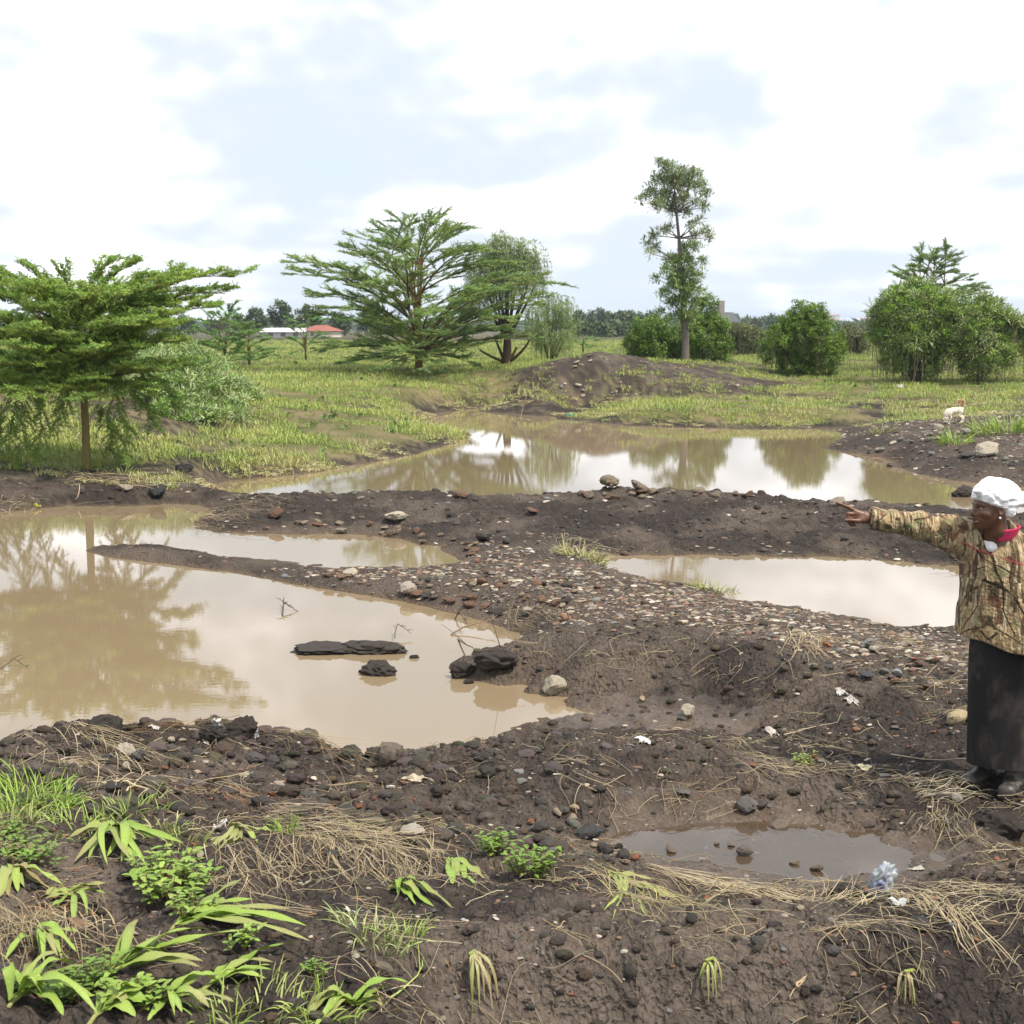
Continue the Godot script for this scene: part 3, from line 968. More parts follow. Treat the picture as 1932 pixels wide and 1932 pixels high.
# umbrella-thorn habit: long level sprays in tiers on outward limbs. prof: [height, reach to -x, reach to +x]
func acacia(o: Node3D, prof: Array, deep: float, split: float, limbs: int, per_m: float, spray: Array, spray_len: Vector2, trunk_r: float, col: Color, tip_col: Color, bark: Color, droop: float, thick := 1.0, given: Array = []) -> void:
	var wood := Build.new()
	var xfs := [[], [], []]
	var cls := [[], [], []]
	var top: float = prof[prof.size() - 1][0]
	var low: float = prof[0][0]
	var stems: Array = []
	wood.tube(bezier(Vector3.ZERO, Vector3(0.03, split * 0.5, 0.02), Vector3(0, split, 0), 6), tapered(6, trunk_r, trunk_r * 0.8), 9, bark)
	var ns := 5
	for i in ns:
		var a := TAU * i / ns + rnd(-0.4, 0.4)
		var hh := top * (0.93 if i == 0 else rnd(0.66, 0.9))
		var r := 0.12 if i == 0 else rnd(0.35, 0.6)
		var e := Vector3(cos(a) * r * profile(prof, hh * 0.8, 2) * 0.6, hh, sin(a) * r * deep)
		var p := bezier(Vector3(0, split * 0.92, 0), Vector3(e.x * 0.25, split + (hh - split) * 0.55, e.z * 0.25), e, 10)
		wood.tube(p, tapered(10, trunk_r * 0.62, trunk_r * 0.1), 6, bark.lerp(Color(0.30, 0.27, 0.10), 0.45))
		stems.append(p)
	for i in limbs + given.size():
		var f := (i + rnd(0.0, 1.0)) / limbs
		var h := lerpf(low, top, f)
		var a := i * 2.399963 + rnd(-0.5, 0.5)
		var rl := profile(prof, h, 1 if cos(a) < 0 else 2)
		var reach := Vector3(cos(a) * rl, 0, sin(a) * deep * (0.35 + 0.65 * rl / maxf(float(prof[0][2]), 2.0)))
		reach *= rnd(0.5, 1.0) if i % 3 != 0 else rnd(0.92, 1.05)
		if i < limbs and reach.length() < 0.45:
			reach = reach.normalized() * rnd(0.45, 0.8)
		if i >= limbs:
			h = given[i - limbs].y
			reach = Vector3(given[i - limbs].x, 0, given[i - limbs].z)
		# start on the stem that leans most that way
		var best: PackedVector3Array = stems[0]
		var score := -9.0
		for s in stems:
			var sc: float = (s[10] as Vector3).normalized().dot(reach.normalized()) + rnd(-0.3, 0.3) + (-2.0 if s[10].y < h else 0.0)
			if sc > score:
				score = sc
				best = s
		var h0 := maxf(split * 0.8, h - reach.length() * rnd(0.22, 0.42))
		h0 = minf(h0, best[10].y * 0.95)
		var a0 := best[0]
		for q in best:
			if q.y <= h0:
				a0 = q
		var tip := Vector3(reach.x, h + rnd(-0.15, 0.15), reach.z)
		var mid := Vector3(lerpf(a0.x, tip.x, 0.5), h + reach.length() * 0.05 * (1.0 - droop), lerpf(a0.z, tip.z, 0.5))
		if h < top * 0.4:
			mid.y = lerpf(h, maxf(h0, h) + 0.25, 0.8)
		var n := 8
		var path := bezier(a0, mid, tip, n)
		wood.tube(path, tapered(n, trunk_r * 0.3 * (0.5 + 0.5 * reach.length() / 4.0), 0.008), 5, bark.lerp(Color(0.2, 0.17, 0.08), 0.4))
		var length := a0.distance_to(tip)
		var cnt := int(length * per_m)
		for k in cnt:
			var t := 0.18 + 0.82 * (k + rnd(0, 1)) / cnt
			var x := t * n
			var j := mini(int(x), n - 1)
			var p := path[j].lerp(path[j + 1], x - j)
			var tg := (path[j + 1] - path[j]).normalized()
			var s := 1.0 if k % 2 == 0 else -1.0
			var d := tg.rotated(Vector3.UP, s * rnd(0.25, 1.15) * (1.15 - t * 0.55))
			d.y = d.y * 0.5 + rnd(-0.10, 0.28) - droop * rnd(0.0, 0.7) * (1.0 - h / top)
			d = d.normalized()
			var sl := rnd(spray_len.x, spray_len.y) * (1.2 - 0.55 * t)
			var shade := hue(col.lerp(tip_col, rng.randf()), 0.2)
			var w := k % 3
			xfs[w].append(toward(d, p, Vector3(sl, thick, thick), rnd(-0.5, 0.5)))
			cls[w].append(shade)
			for q in 2:      # forks of the twig
				var fk := rnd(0.25, 0.7)
				var d2 := d.rotated(Vector3.UP, (1.0 if q == 0 else -1.0) * rnd(0.35, 0.95))
				d2.y += rnd(-0.1, 0.22)
				xfs[(w + q) % 3].append(toward(d2, p + d * sl * fk, Vector3(sl * rnd(0.4, 0.65), thick * 0.9, thick * 0.9), rnd(-0.5, 0.5)))
				cls[(w + q) % 3].append(shade)
	part(o, "trunk", wood.mesh(), M.bark)
	for w in 3:
		scatter(o, "crown", spray[w % spray.size()], M.leaf, xfs[w], cls[w])

# leaf bunches filling lumps. lobes: [centre, radii]
func leaf_lobes(o: Node3D, called: String, lobes: Array, meshes: Array, per_m2: float, size: Vector2, col: Color, col2: Color, shell := 0.72, hang := 0.0) -> void:
	var xfs := []
	var cls := []
	for m in meshes:
		xfs.append([])
		cls.append([])
	for l in lobes:
		var c: Vector3 = l[0]
		var r: Vector3 = l[1]
		var area := 4.0 * PI * pow((pow(r.x * r.y, 1.6) + pow(r.x * r.z, 1.6) + pow(r.y * r.z, 1.6)) / 3.0, 1.0 / 1.6)
		for k in int(area * per_m2):
			var d := Vector3(rng.randfn(), rng.randfn(), rng.randfn()).normalized()
			var e := shell + (1.06 - shell) * pow(rng.randf(), 0.7)
			if k % 7 == 0:
				e = rnd(0.3, shell)
			elif k % 13 == 0 and d.y > -0.2:
				e = rnd(1.05, 1.3)
			var bump := 1.0 + 0.16 * sin(d.x * 5.0 + c.x * 3.0) * sin(d.y * 6.0 + c.z) + 0.1 * sin(d.z * 9.0 + d.x * 7.0)
			var p := c + d * r * e * bump
			if hang == 0.0 and d.y < -0.55 and rng.randf() < 0.6:
				continue
			var w := rng.randi() % meshes.size()
			var s := rnd(size.x, size.y)
			if hang > 0.0:
				xfs[w].append(toward(Vector3(d.x, 0.0, d.z) + Vector3(rnd(-0.6, 0.6), 0, rnd(-0.6, 0.6)), p, Vector3(s, s, s)))
			else:
				xfs[w].append(Transform3D(Basis.from_euler(Vector3(rnd(-0.6, 0.6), rnd(0, TAU), rnd(-0.6, 0.6))).scaled(Vector3(s, s, s)), p))
			cls[w].append(hue(col.lerp(col2, rng.randf()), 0.15))
	for w in meshes.size():
		if xfs[w].size():
			scatter(o, called, meshes[w], M.leaf, xfs[w], cls[w])

func wood_to(b: Build, from: Vector3, to: Vector3, r0: float, r1: float, col: Color, sag := 0.1) -> void:
	var m := from.lerp(to, 0.5) + Vector3(rnd(-0.1, 0.1), sag, rnd(-0.1, 0.1)) * from.distance_to(to)
	b.tube(bezier(from, m, to, 6), tapered(6, r0, r1), 6, col)

# bush grown over by creepers: leafy lumps above, dead stems hanging to the ground
func creeper_bush(o: Node3D, lobes: Array, base_r: Vector2, stems: int, ivy: Array, col: Color, col2: Color, stem_col: Color, strands: Array) -> void:
	var b := Build.new()
	var box_lo := 9e9
	for l in lobes:
		box_lo = minf(box_lo, l[0].y - l[1].y)
	for i in 6:
		var l: Array = lobes[i % lobes.size()]
		wood_to(b, Vector3(rnd(-0.3, 0.3), -0.1, rnd(-0.3, 0.3)), l[0] + Vector3(rnd(-0.2, 0.2), 0, rnd(-0.2, 0.2)), 0.07, 0.03, Color(0.07, 0.055, 0.04))
	part(o, "trunk", b.mesh(), M.bark)
	leaf_lobes(o, "crown", lobes, ivy, 34.0, Vector2(0.6, 1.3), col, col2, 0.74)
	if stems > 0:
		var s := Build.new()
		for i in stems:
			var l: Array = lobes[rng.randi() % lobes.size()]
			var a := rnd(0, TAU)
			var c: Vector3 = l[0]
			var r: Vector3 = l[1]
			var e := rnd(0.55, 0.98)
			var p := c + Vector3(cos(a) * r.x * e, r.y * rnd(-0.3, 0.25), sin(a) * r.z * e)
			var q := Vector3(p.x * rnd(0.82, 1.06) + rnd(-0.12, 0.12), rnd(-0.1, 0.25) if rng.randf() < 0.45 else p.y * rnd(0.2, 0.7), p.z * rnd(0.85, 1.03) + rnd(-0.1, 0.1))
			s.tube(bezier(p, p.lerp(q, 0.5) + Vector3(rnd(-0.16, 0.16), 0, rnd(-0.16, 0.16)), q, 5), tapered(5, 0.014, 0.008), 3, hue(stem_col, 0.3))
		var sm := part(o, "hanging_stems", s.mesh(), M.twig)
		sm.set_meta("kind", "stuff")
	if strands.size():
		var low: Array = []
		for l in lobes:
			low.append([l[0] - Vector3(0, l[1].y * 0.35, 0), l[1] * Vector3(0.96, 0.55, 0.96)])
		leaf_lobes(o, "trailing_creeper", low, strands, 3.0, Vector2(0.5, 1.0), col, col2, 0.8, 1.0)

func local(u: float, v: float, depth: float, base: Vector3) -> Vector3:
	return at_depth(u, v, depth) - base

func tips_of(base: Vector3, list: Array) -> Array:
	var out := []
	for e in list:
		out.append(at_depth(e[0], e[1], -base.z - float(e[2])) - base)
	return out

func build_trees() -> void:
	var green := Color(0.62, 0.92, 0.36)
	var fine_a := spray_mesh(46, 4, 0.075, 0.020, 8, Color(0.158, 0.231, 0.074), Color(0.240, 0.182, 0.068))
	var fine_b := spray_mesh(40, 4, 0.085, 0.020, 10, Color(0.135, 0.210, 0.068), Color(0.240, 0.182, 0.068))
	var lush_a := spray_mesh(28, 4, 0.090, 0.022, 6, Color(0.158, 0.259, 0.061), Color(0.240, 0.182, 0.068), 0.4)
	var lush_b := spray_mesh(24, 4, 0.100, 0.022, 7, Color(0.150, 0.245, 0.061), Color(0.240, 0.182, 0.068), 0.4)
	var ivy_a := bunch_mesh(34, 0.17, 0.060, 0.042, 0.4, Color(0.112, 0.203, 0.034), Color(0.195, 0.308, 0.047))
	var ivy_b := bunch_mesh(30, 0.17, 0.072, 0.036, 0.5, Color(0.105, 0.189, 0.034), Color(0.180, 0.294, 0.054))
	var lance_a := bunch_mesh(26, 0.26, 0.19, 0.038, 0.5, Color(0.143, 0.189, 0.088), Color(0.225, 0.280, 0.135), 0.35)
	var lance_b := bunch_mesh(22, 0.24, 0.21, 0.034, 0.6, Color(0.135, 0.182, 0.081), Color(0.255, 0.301, 0.162), 0.35)
	var weep_a := strand_mesh(46, 0.13, 0.016, Color(0.150, 0.217, 0.081), Color(0.225, 0.280, 0.121))
	var weep_b := strand_mesh(40, 0.15, 0.015, Color(0.135, 0.203, 0.074), Color(0.210, 0.266, 0.115))
	var one := Color(1, 1, 1)

	# the acacia by the pond
	var p := spot(163, 884)
	var o := thing("acacia_tree", "lush umbrella-shaped acacia with yellow-green trunk on the strip of dry grass by the pond", "tree", p)
	acacia(o, [[1.25, 2.0, 1.1], [1.6, 2.4, 1.5], [2.2, 2.5, 1.8], [2.75, 2.4, 2.0], [3.05, 2.1, 1.9], [3.2, 1.7, 1.5]], 1.9, 1.5, 70, 6.4, [lush_a, lush_b, lush_a], Vector2(0.35, 0.7), 0.075, Color(1.25, 1.2, 1.1), Color(1.75, 1.6, 1.3), Color(0.33, 0.29, 0.10), 0.5, 0.62, tips_of(p, [[440, 512, 0.2], [425, 548, 0.0], [405, 585, 0.3], [345, 640, 0.5], [318, 700, 0.4], [300, 530, 0.4], [250, 516, -0.3], [200, 514, 0.5], [120, 517, 0.4], [60, 522, -0.2], [5, 530, 0.3], [-60, 540, 0.5], [350, 530, -0.4], [380, 570, -0.6], [-40, 600, 0.9], [20, 640, 1.2], [90, 560, 1.3], [230, 560, 1.4], [290, 600, 1.2], [60, 590, 1.6], [160, 540, 1.2], [-30, 690, 0.8], [30, 720, 0.9], [80, 690, 1.2], [260, 660, 0.9]]))
	# hanging outer boughs that nearly touch the grass
	var hx := []
	var hc := []
	for e in [[40, 740, 25, 890, 23.6], [75, 720, 62, 860, 23.4], [20, 700, 8, 850, 24.6], [205, 720, 235, 858, 23.6], [235, 730, 285, 800, 24.2], [120, 700, 100, 800, 23.2], [255, 690, 330, 770, 24.6], [190, 760, 205, 850, 24.3], [5, 760, -30, 880, 24.0]]:
		var a := local(e[0], e[1], e[4], p)
		var c := local(e[2], e[3], e[4], p)
		var n := 11
		for i in n * 3:
			var t := (i + rnd(0, 1)) / (n * 3.0)
			var q := a.lerp(c, t) + Vector3(0.1 * sin(t * 3.0), 0, rnd(-0.12, 0.12))
			var s := rnd(0.22, 0.42)
			hx.append(toward((c - a).normalized() + Vector3(rnd(-0.7, 0.7), rnd(-0.1, 0.5), rnd(-0.7, 0.7)), q, Vector3(s, 0.5, 0.5)))
			hc.append(hue(Color(1.3, 1.25, 1.15), 0.18))
	scatter(o, "crown", lush_a, M.leaf, hx, hc)

	# the big spreading acacia in the meadow
	p = spot(790, 703)
	o = thing("acacia_tree", "big wide thorn acacia with tiers of feathery boughs standing in the meadow beyond the pond", "tree", p)
	acacia(o, [[0.15, 2.9, 1.9], [0.9, 3.5, 3.6], [1.5, 3.5, 4.6], [2.5, 3.6, 5.0], [3.4, 4.1, 5.1], [4.1, 4.7, 4.0], [4.7, 2.8, 2.6], [5.2, 1.9, 1.8], [5.5, 1.0, 1.1]], 3.4, 0.8, 46, 3.0, [fine_a, fine_b, fine_a], Vector2(0.7, 1.5), 0.17, Color(1.35, 1.35, 1.4), Color(1.85, 1.75, 1.75), Color(0.24, 0.16, 0.06), 0.3, 0.8, tips_of(p, [[548, 490, 0.0], [570, 506, 0.8], [598, 560, -0.8], [590, 600, 0.5], [625, 652, 0.4], [690, 455, 0.3], [732, 430, -0.4], [822, 416, 0.1], [775, 422, 0.4], [842, 440, 0.6], [872, 438, -0.3], [960, 500, 0.5], [1042, 530, 0.2], [1022, 580, 0.8], [1000, 640, 0.3], [640, 520, 1.0], [655, 478, 0.4], [930, 560, 1.5], [900, 470, 0.4], [760, 415, 0.3], [960, 620, 1.2], [680, 600, 1.8], [650, 690, 0.8], [610, 580, 1.2]]))

	# weeping tree behind it
	var d := 58.5
	p = at_depth(955, 690, d)
	p = feet(p.x, p.z)
	o = thing("weeping_tree", "grey-green weeping tree with dark forked trunk behind the wide acacia", "tree", p)
	var b := Build.new()
	var bark := Color(0.085, 0.055, 0.035)
	var crotch := local(957, 640, d, p)
	b.tube(bezier(Vector3.ZERO, Vector3(0.05, 0.5, 0), crotch, 6), tapered(6, 0.22, 0.15), 8, bark)
	var lobes := []
	for e in [[945, 450, 26, 0.0], [920, 470, 30, 0.3], [980, 468, 34, -0.2], [960, 490, 40, 0.5], [1008, 490, 26, 0.1], [905, 505, 32, 0.0], [990, 520, 32, -0.4], [935, 530, 36, 0.3], [900, 550, 30, 0.5], [1015, 515, 18, 0.3]]:
		var c := local(e[0], e[1] + 8, d + float(e[3]), p)
		var r: float = float(e[2]) * d / FOC
		lobes.append([c, Vector3(r, r * 0.75, r)])
		wood_to(b, crotch.lerp(c, 0.1), c, 0.09, 0.02, bark, 0.05)
	for e in [[935, 640, 0.3], [975, 655, 0.1], [1000, 640, -0.2], [905, 660, 0.0]]:
		wood_to(b, Vector3(rnd(-0.1, 0.1), 0.1, 0), local(e[0], e[1], d + float(e[2]), p), 0.09, 0.04, bark, -0.12)
	part(o, "trunk", b.mesh(), M.bark)
	leaf_lobes(o, "crown", lobes, [weep_a, weep_b, lance_b], 26.0, Vector2(0.55, 1.0), Color(1.2, 1.25, 1.3), Color(1.6, 1.55, 1.5), 0.35, 1.0)

	p = at_depth(1040, 668, 60.5)
	p = feet(p.x, p.z)
	o = thing("weeping_bush", "low grey-green weeping bush at the foot of the dark heap", "bush", p)
	b = Build.new()
	lobes = []
	for e in [[1030, 565, 26], [1060, 575, 28], [1010, 585, 24], [1045, 600, 36], [1078, 605, 18], [1015, 620, 26], [1060, 632, 28], [1035, 640, 30]]:
		var c := local(e[0], e[1], 60.5 + rnd(-0.5, 0.5), p)
		var r: float = float(e[2]) * 60.5 / FOC
		lobes.append([c, Vector3(r, r * 0.8, r)])
		wood_to(b, Vector3(rnd(-0.2, 0.2), 0, 0), c, 0.06, 0.015, bark, 0.02)
	part(o, "trunk", b.mesh(), M.bark)
	leaf_lobes(o, "crown", lobes, [weep_a, weep_b], 20.0, Vector2(0.5, 0.9), Color(1.2, 1.3, 1.25), Color(1.6, 1.6, 1.45), 0.35, 1.0)

	# tall slim tree
	d = 56.0
	p = at_depth(1293, 682, d)
	p = feet(p.x, p.z)
	o = thing("tall_slim_tree", "tall slim tree with pale straight trunk and airy leaf clumps beside the dark heap", "tree", p)
	b = Build.new()
	var pale := Color(0.235, 0.21, 0.185)
	var trunk := PackedVector3Array()
	var tr := PackedFloat32Array()
	for e in [[1293, 690, 0.155], [1293, 640, 0.145], [1291, 595, 0.13], [1287, 550, 0.105], [1284, 500, 0.085], [1281, 450, 0.065], [1276, 400, 0.05], [1272, 350, 0.03], [1268, 318, 0.012]]:
		trunk.append(local(e[0], e[1], d, p))
		tr.append(e[2])
	b.tube(trunk, tr, 9, pale)
	lobes = []
	var green_lobes := []
	for e in [[1262, 318, 14], [1244, 308, 9], [1285, 328, 15], [1308, 332, 15], [1246, 340, 17], [1270, 346, 21], [1300, 352, 18], [1324, 350, 11], [1332, 366, 9], [1230, 364, 16], [1216, 374, 8], [1258, 372, 20], [1288, 376, 18], [1316, 382, 12], [1330, 392, 8], [1240, 388, 14], [1272, 396, 15], [1296, 402, 10], [1208, 382, 6], [1318, 420, 9], [1300, 428, 9], [1330, 440, 11], [1340, 452, 8], [1312, 446, 10], [1250, 436, 10], [1232, 446, 11], [1222, 460, 8], [1262, 430, 8], [1240, 470, 7], [1226, 478, 6]]:
		var c := local(e[0], e[1], d + rnd(-0.7, 0.7), p)
		var r: float = float(e[2]) * d / FOC
		lobes.append([c, Vector3(r * 1.1, r * 0.8, r * 1.1)])
		var k := clampi(8 - int((float(e[1]) - 310.0) / 50.0) - 1, 3, 7)
		wood_to(b, trunk[k], c, 0.035, 0.008, pale, 0.04)
	for e in [[1290, 470, 12], [1312, 468, 10], [1270, 492, 14], [1300, 494, 16], [1325, 494, 9], [1258, 510, 12], [1284, 516, 16], [1312, 520, 14], [1272, 538, 18], [1300, 544, 18], [1322, 550, 10], [1250, 556, 10], [1238, 526, 7], [1286, 566, 18], [1310, 572, 12], [1266, 572, 12], [1246, 590, 8], [1280, 596, 16], [1300, 598, 12], [1262, 606, 9]]:
		var c := local(e[0], e[1], d + rnd(-0.6, 0.6), p)
		var r: float = float(e[2]) * d / FOC
		green_lobes.append([c, Vector3(r * 1.15, r * 0.85, r * 1.15)])
		wood_to(b, trunk[clampi(int((690.0 - float(e[1])) / 50.0), 1, 5)], c, 0.03, 0.008, pale, 0.04)
	part(o, "trunk", b.mesh(), M.bark)
	leaf_lobes(o, "crown", lobes, [lance_a, lance_b], 22.0, Vector2(0.6, 1.05), Color(1.0, 1.0, 1.1), Color(1.5, 1.45, 1.6), 0.3)
	leaf_lobes(o, "crown", green_lobes, [lance_a, lance_b], 24.0, Vector2(0.6, 1.05), Color(0.85, 1.0, 0.65), Color(1.3, 1.45, 0.9), 0.3)

	# bush overgrown with creepers round its foot
	d = 60.0
	p = at_depth(1275, 690, d)
	p = feet(p.x, p.z)
	o = thing("creeper_bush", "dark green creeper-covered thicket wrapped round the foot of the tall slim tree", "bush", p)
	lobes = []
	for e in [[1222, 630, 32], [1205, 648, 26], [1250, 640, 30], [1240, 660, 36], [1322, 600, 26], [1335, 575, 18], [1345, 620, 26], [1318, 640, 34], [1355, 655, 26], [1290, 645, 30], [1300, 672, 34], [1210, 672, 26], [1350, 680, 26], [1365, 612, 12]]:
		var r: float = float(e[2]) * d / FOC
		lobes.append([local(e[0], e[1], d + rnd(-0.4, 0.8), p), Vector3(r, r, r * 1.2)])
	creeper_bush(o, lobes, Vector2(2, 1), 90, [ivy_a, ivy_b], Color(0.66, 0.68, 0.7), Color(1.1, 1.08, 1.0), Color(0.16, 0.14, 0.10), [weep_b])

	d = 57.0
	p = at_depth(1515, 706, d)
	p = feet(p.x, p.z)
	o = thing("creeper_bush", "dome-shaped bush smothered in bright green creeper standing alone in the grass", "bush", p)
	lobes = []
	for e in [[1515, 598, 26], [1540, 592, 18], [1495, 612, 24], [1530, 620, 34], [1490, 640, 34], [1470, 640, 26], [1555, 636, 30], [1515, 655, 44], [1465, 665, 28], [1560, 665, 34], [1580, 655, 18], [1500, 685, 34], [1545, 690, 34], [1450, 650, 14]]:
		var r: float = float(e[2]) * d / FOC
		lobes.append([local(e[0], e[1], d + rnd(-0.5, 0.5), p), Vector3(r, r, r * 1.1)])
	creeper_bush(o, lobes, Vector2(2, 1), 110, [ivy_a, ivy_b], Color(0.72, 0.72, 0.7), Color(1.2, 1.15, 1.0), Color(0.14, 0.12, 0.085), [weep_b])

	# acacia behind the broad thicket, then the thicket itself in two masses
	p = at_depth(1750, 690, 60.0)
	p = feet(p.x, p.z)
	o = thing("acacia_tree", "flat-topped acacia rising out of the broad creeper thicket", "tree", p)
	acacia(o, [[2.1, 1.9, 2.4], [2.7, 2.1, 2.5], [3.3, 1.9, 2.6], [3.9, 1.6, 1.7], [4.4, 1.2, 1.1], [5.05, 0.5, 0.5]], 1.9, 1.6, 48, 3.4, [fine_a, fine_b, fine_a], Vector2(0.5, 1.0), 0.16, Color(1.25, 1.28, 1.35), Color(1.7, 1.65, 1.65), Color(0.16, 0.12, 0.06), 0.1, 0.75)
	d = 53.0
	p = at_depth(1725, 708, d)
	p = feet(p.x, p.z)
	o = thing("creeper_bush", "broad creeper thicket with pale dead stems hanging like a curtain below its leaves", "bush", p)
	lobes = []
	for e in [[1690, 574, 28], [1715, 552, 22], [1738, 562, 30], [1768, 570, 26], [1662, 590, 20], [1676, 606, 28], [1712, 598, 44], [1755, 600, 44], [1790, 592, 26], [1665, 635, 26], [1700, 645, 40], [1745, 650, 44], [1785, 630, 34], [1690, 680, 28], [1740, 690, 34]]:
		var r: float = float(e[2]) * d / FOC
		lobes.append([local(e[0], e[1], d + rnd(-0.5, 0.5), p), Vector3(r, r, r * 1.2)])
	creeper_bush(o, lobes, Vector2(2, 1), 120, [ivy_a, ivy_b, lance_b], Color(0.9, 0.95, 0.8), Color(1.5, 1.45, 1.15), Color(0.22, 0.20, 0.15), [weep_b, weep_a])
	p = at_depth(1860, 705, d)
	p = feet(p.x, p.z)
	o = thing("creeper_bush", "wide olive creeper thicket joined to the one with the curtain of dead stems", "bush", p)
	lobes = []
	for e in [[1812, 600, 22], [1840, 590, 28], [1862, 576, 18], [1885, 596, 26], [1908, 608, 16], [1830, 620, 36], [1870, 625, 40], [1905, 630, 24], [1815, 650, 32], [1860, 665, 40], [1895, 670, 26], [1840, 690, 30], [1940, 620, 22], [1955, 650, 26]]:
		var r: float = float(e[2]) * d / FOC
		lobes.append([local(e[0], e[1], d + rnd(-0.5, 0.5), p), Vector3(r, r, r * 1.2)])
	creeper_bush(o, lobes, Vector2(2, 1), 90, [ivy_a, ivy_b, lance_b], Color(0.95, 0.95, 0.85), Color(1.5, 1.4, 1.2), Color(0.20, 0.18, 0.135), [weep_b, weep_a])

	# smaller acacias and scrub
	var small := func(u: float, v: float, dd: float, prof: Array, deep: float, n: int, label: String, c: Color) -> void:
		var q := at_depth(u, v, dd)
		q = feet(q.x, q.z)
		var t := thing("acacia_bush", label, "bush", q)
		acacia(t, prof, deep, 0.3, n, 3.6, [fine_a, fine_b, fine_a], Vector2(0.4, 0.9), 0.06, c * 1.4, c * 1.8, Color(0.12, 0.09, 0.05), 0.25, 0.75)
	small.call(425, 686, 56.0, [[0.2, 1.4, 1.6], [0.9, 1.4, 1.5], [1.6, 1.2, 1.2], [2.1, 0.8, 0.7], [2.4, 0.3, 0.3]], 1.3, 30, "bushy grey-green thorn acacia beside the leafy heap", Color(0.85, 0.95, 0.9))
	small.call(470, 690, 60.0, [[0.2, 0.8, 1.1], [0.7, 0.8, 1.1], [1.2, 0.7, 0.8], [1.7, 0.3, 0.3]], 0.8, 18, "small low thorn acacia leaning over the path of short grass", Color(0.8, 0.92, 0.9))
	small.call(577, 690, 66.0, [[0.3, 0.7, 1.0], [0.9, 0.9, 1.0], [1.5, 0.8, 0.6], [2.0, 0.3, 0.2]], 0.7, 14, "spindly thorn acacia sapling in front of the far white roof", Color(0.75, 0.9, 0.9))
	small.call(1100, 662, 78.0, [[0.1, 0.5, 0.5], [0.5, 0.6, 0.5], [1.0, 0.3, 0.3]], 0.5, 8, "tiny thorn shrub on the plain beyond the weeping bush", Color(0.8, 0.9, 0.8))

	var scrub := func(u: float, v: float, dd: float, list: Array, label: String, c1: Color, c2: Color, st: int) -> void:
		var q := at_depth(u, v, dd)
		q = feet(q.x, q.z)
		var t := thing("scrub_bush", label, "bush", q)
		var ls := []
		for e in list:
			var r: float = float(e[2]) * dd / FOC
			ls.append([local(e[0], e[1], dd + rnd(-0.4, 0.4), q), Vector3(r * 1.15, r * 0.85, r)])
		creeper_bush(t, ls, Vector2(1, 1), st, [lance_b, weep_a], c1, c2, Color(0.13, 0.10, 0.075), [])
	scrub.call(1400, 668, 76.0, [[1385, 625, 18], [1410, 630, 20], [1430, 640, 16], [1400, 650, 20], [1420, 655, 18]], "brownish thorn scrub between the tall tree's thicket and the dome bush", Color(0.75, 0.7, 0.7), Color(0.95, 0.85, 0.8), 50)
	scrub.call(1612, 668, 78.0, [[1600, 630, 14], [1618, 632, 16], [1608, 648, 18], [1628, 652, 12]], "brown thorn scrub behind the dome bush", Color(0.75, 0.68, 0.65), Color(0.95, 0.85, 0.75), 40)
	scrub.call(1572, 662, 96.0, [[1566, 640, 10], [1580, 642, 10]], "distant grey scrub showing past the dome bush", Color(0.7, 0.7, 0.7), Color(0.9, 0.85, 0.8), 10)
	# leafy shrubs on the heap behind the pond acacia
	var leafy_spots := [[262, 742, 34.0, 22], [300, 716, 35.5, 26], [345, 700, 37.0, 26], [385, 716, 36.5, 24], [330, 742, 34.0, 30], [372, 760, 33.0, 26], [415, 752, 34.0, 24], [440, 785, 32.0, 16], [300, 770, 32.5, 20], [345, 792, 31.5, 20], [395, 795, 31.0, 20], [250, 700, 36.0, 22], [205, 730, 34.5, 24], [110, 735, 34.0, 26], [40, 720, 34.0, 28], [430, 730, 36.0, 16], [285, 795, 31.0, 22], [320, 815, 30.2, 18], [370, 815, 30.4, 16], [440, 765, 33.0, 18], [465, 740, 36.0, 14], [235, 770, 32.0, 22], [160, 770, 32.5, 24], [80, 775, 32.0, 24], [10, 770, 32.5, 26], [400, 690, 38.5, 22], [310, 690, 38.0, 24], [450, 708, 38.0, 14], [480, 762, 36.0, 10]]
	var ii := 0
	for e in leafy_spots:
		var q := at_depth(e[0], e[1], e[2])
		q = feet(q.x, q.z)
		var t := thing("leafy_shrub", "low leafy shrub growing on the earth heap behind the pond acacia", "shrub", q, "shrubs on the earth heap")
		var r: float = float(e[3]) * float(e[2]) / FOC * 1.5
		var sb := Build.new()
		for k in 4:
			wood_to(sb, Vector3(rnd(-0.05, 0.05), -0.05, 0), Vector3(rnd(-0.3, 0.3), r * 0.8, rnd(-0.2, 0.2)), 0.02, 0.008, Color(0.08, 0.06, 0.04))
		part(t, "stem", sb.mesh(), M.twig)
		leaf_lobes(t, "foliage", [[Vector3(0, r * 0.5, 0), Vector3(r * 1.2, r * 0.62, r)], [Vector3(rnd(-0.3, 0.3), r * 0.3, rnd(-0.3, 0.3)), Vector3(r, r * 0.45, r)]], [ivy_b, lance_b], 24.0, Vector2(0.55, 0.95), Color(1.0, 1.1, 1.0), Color(1.6, 1.6, 1.4), 0.5)
		ii += 1

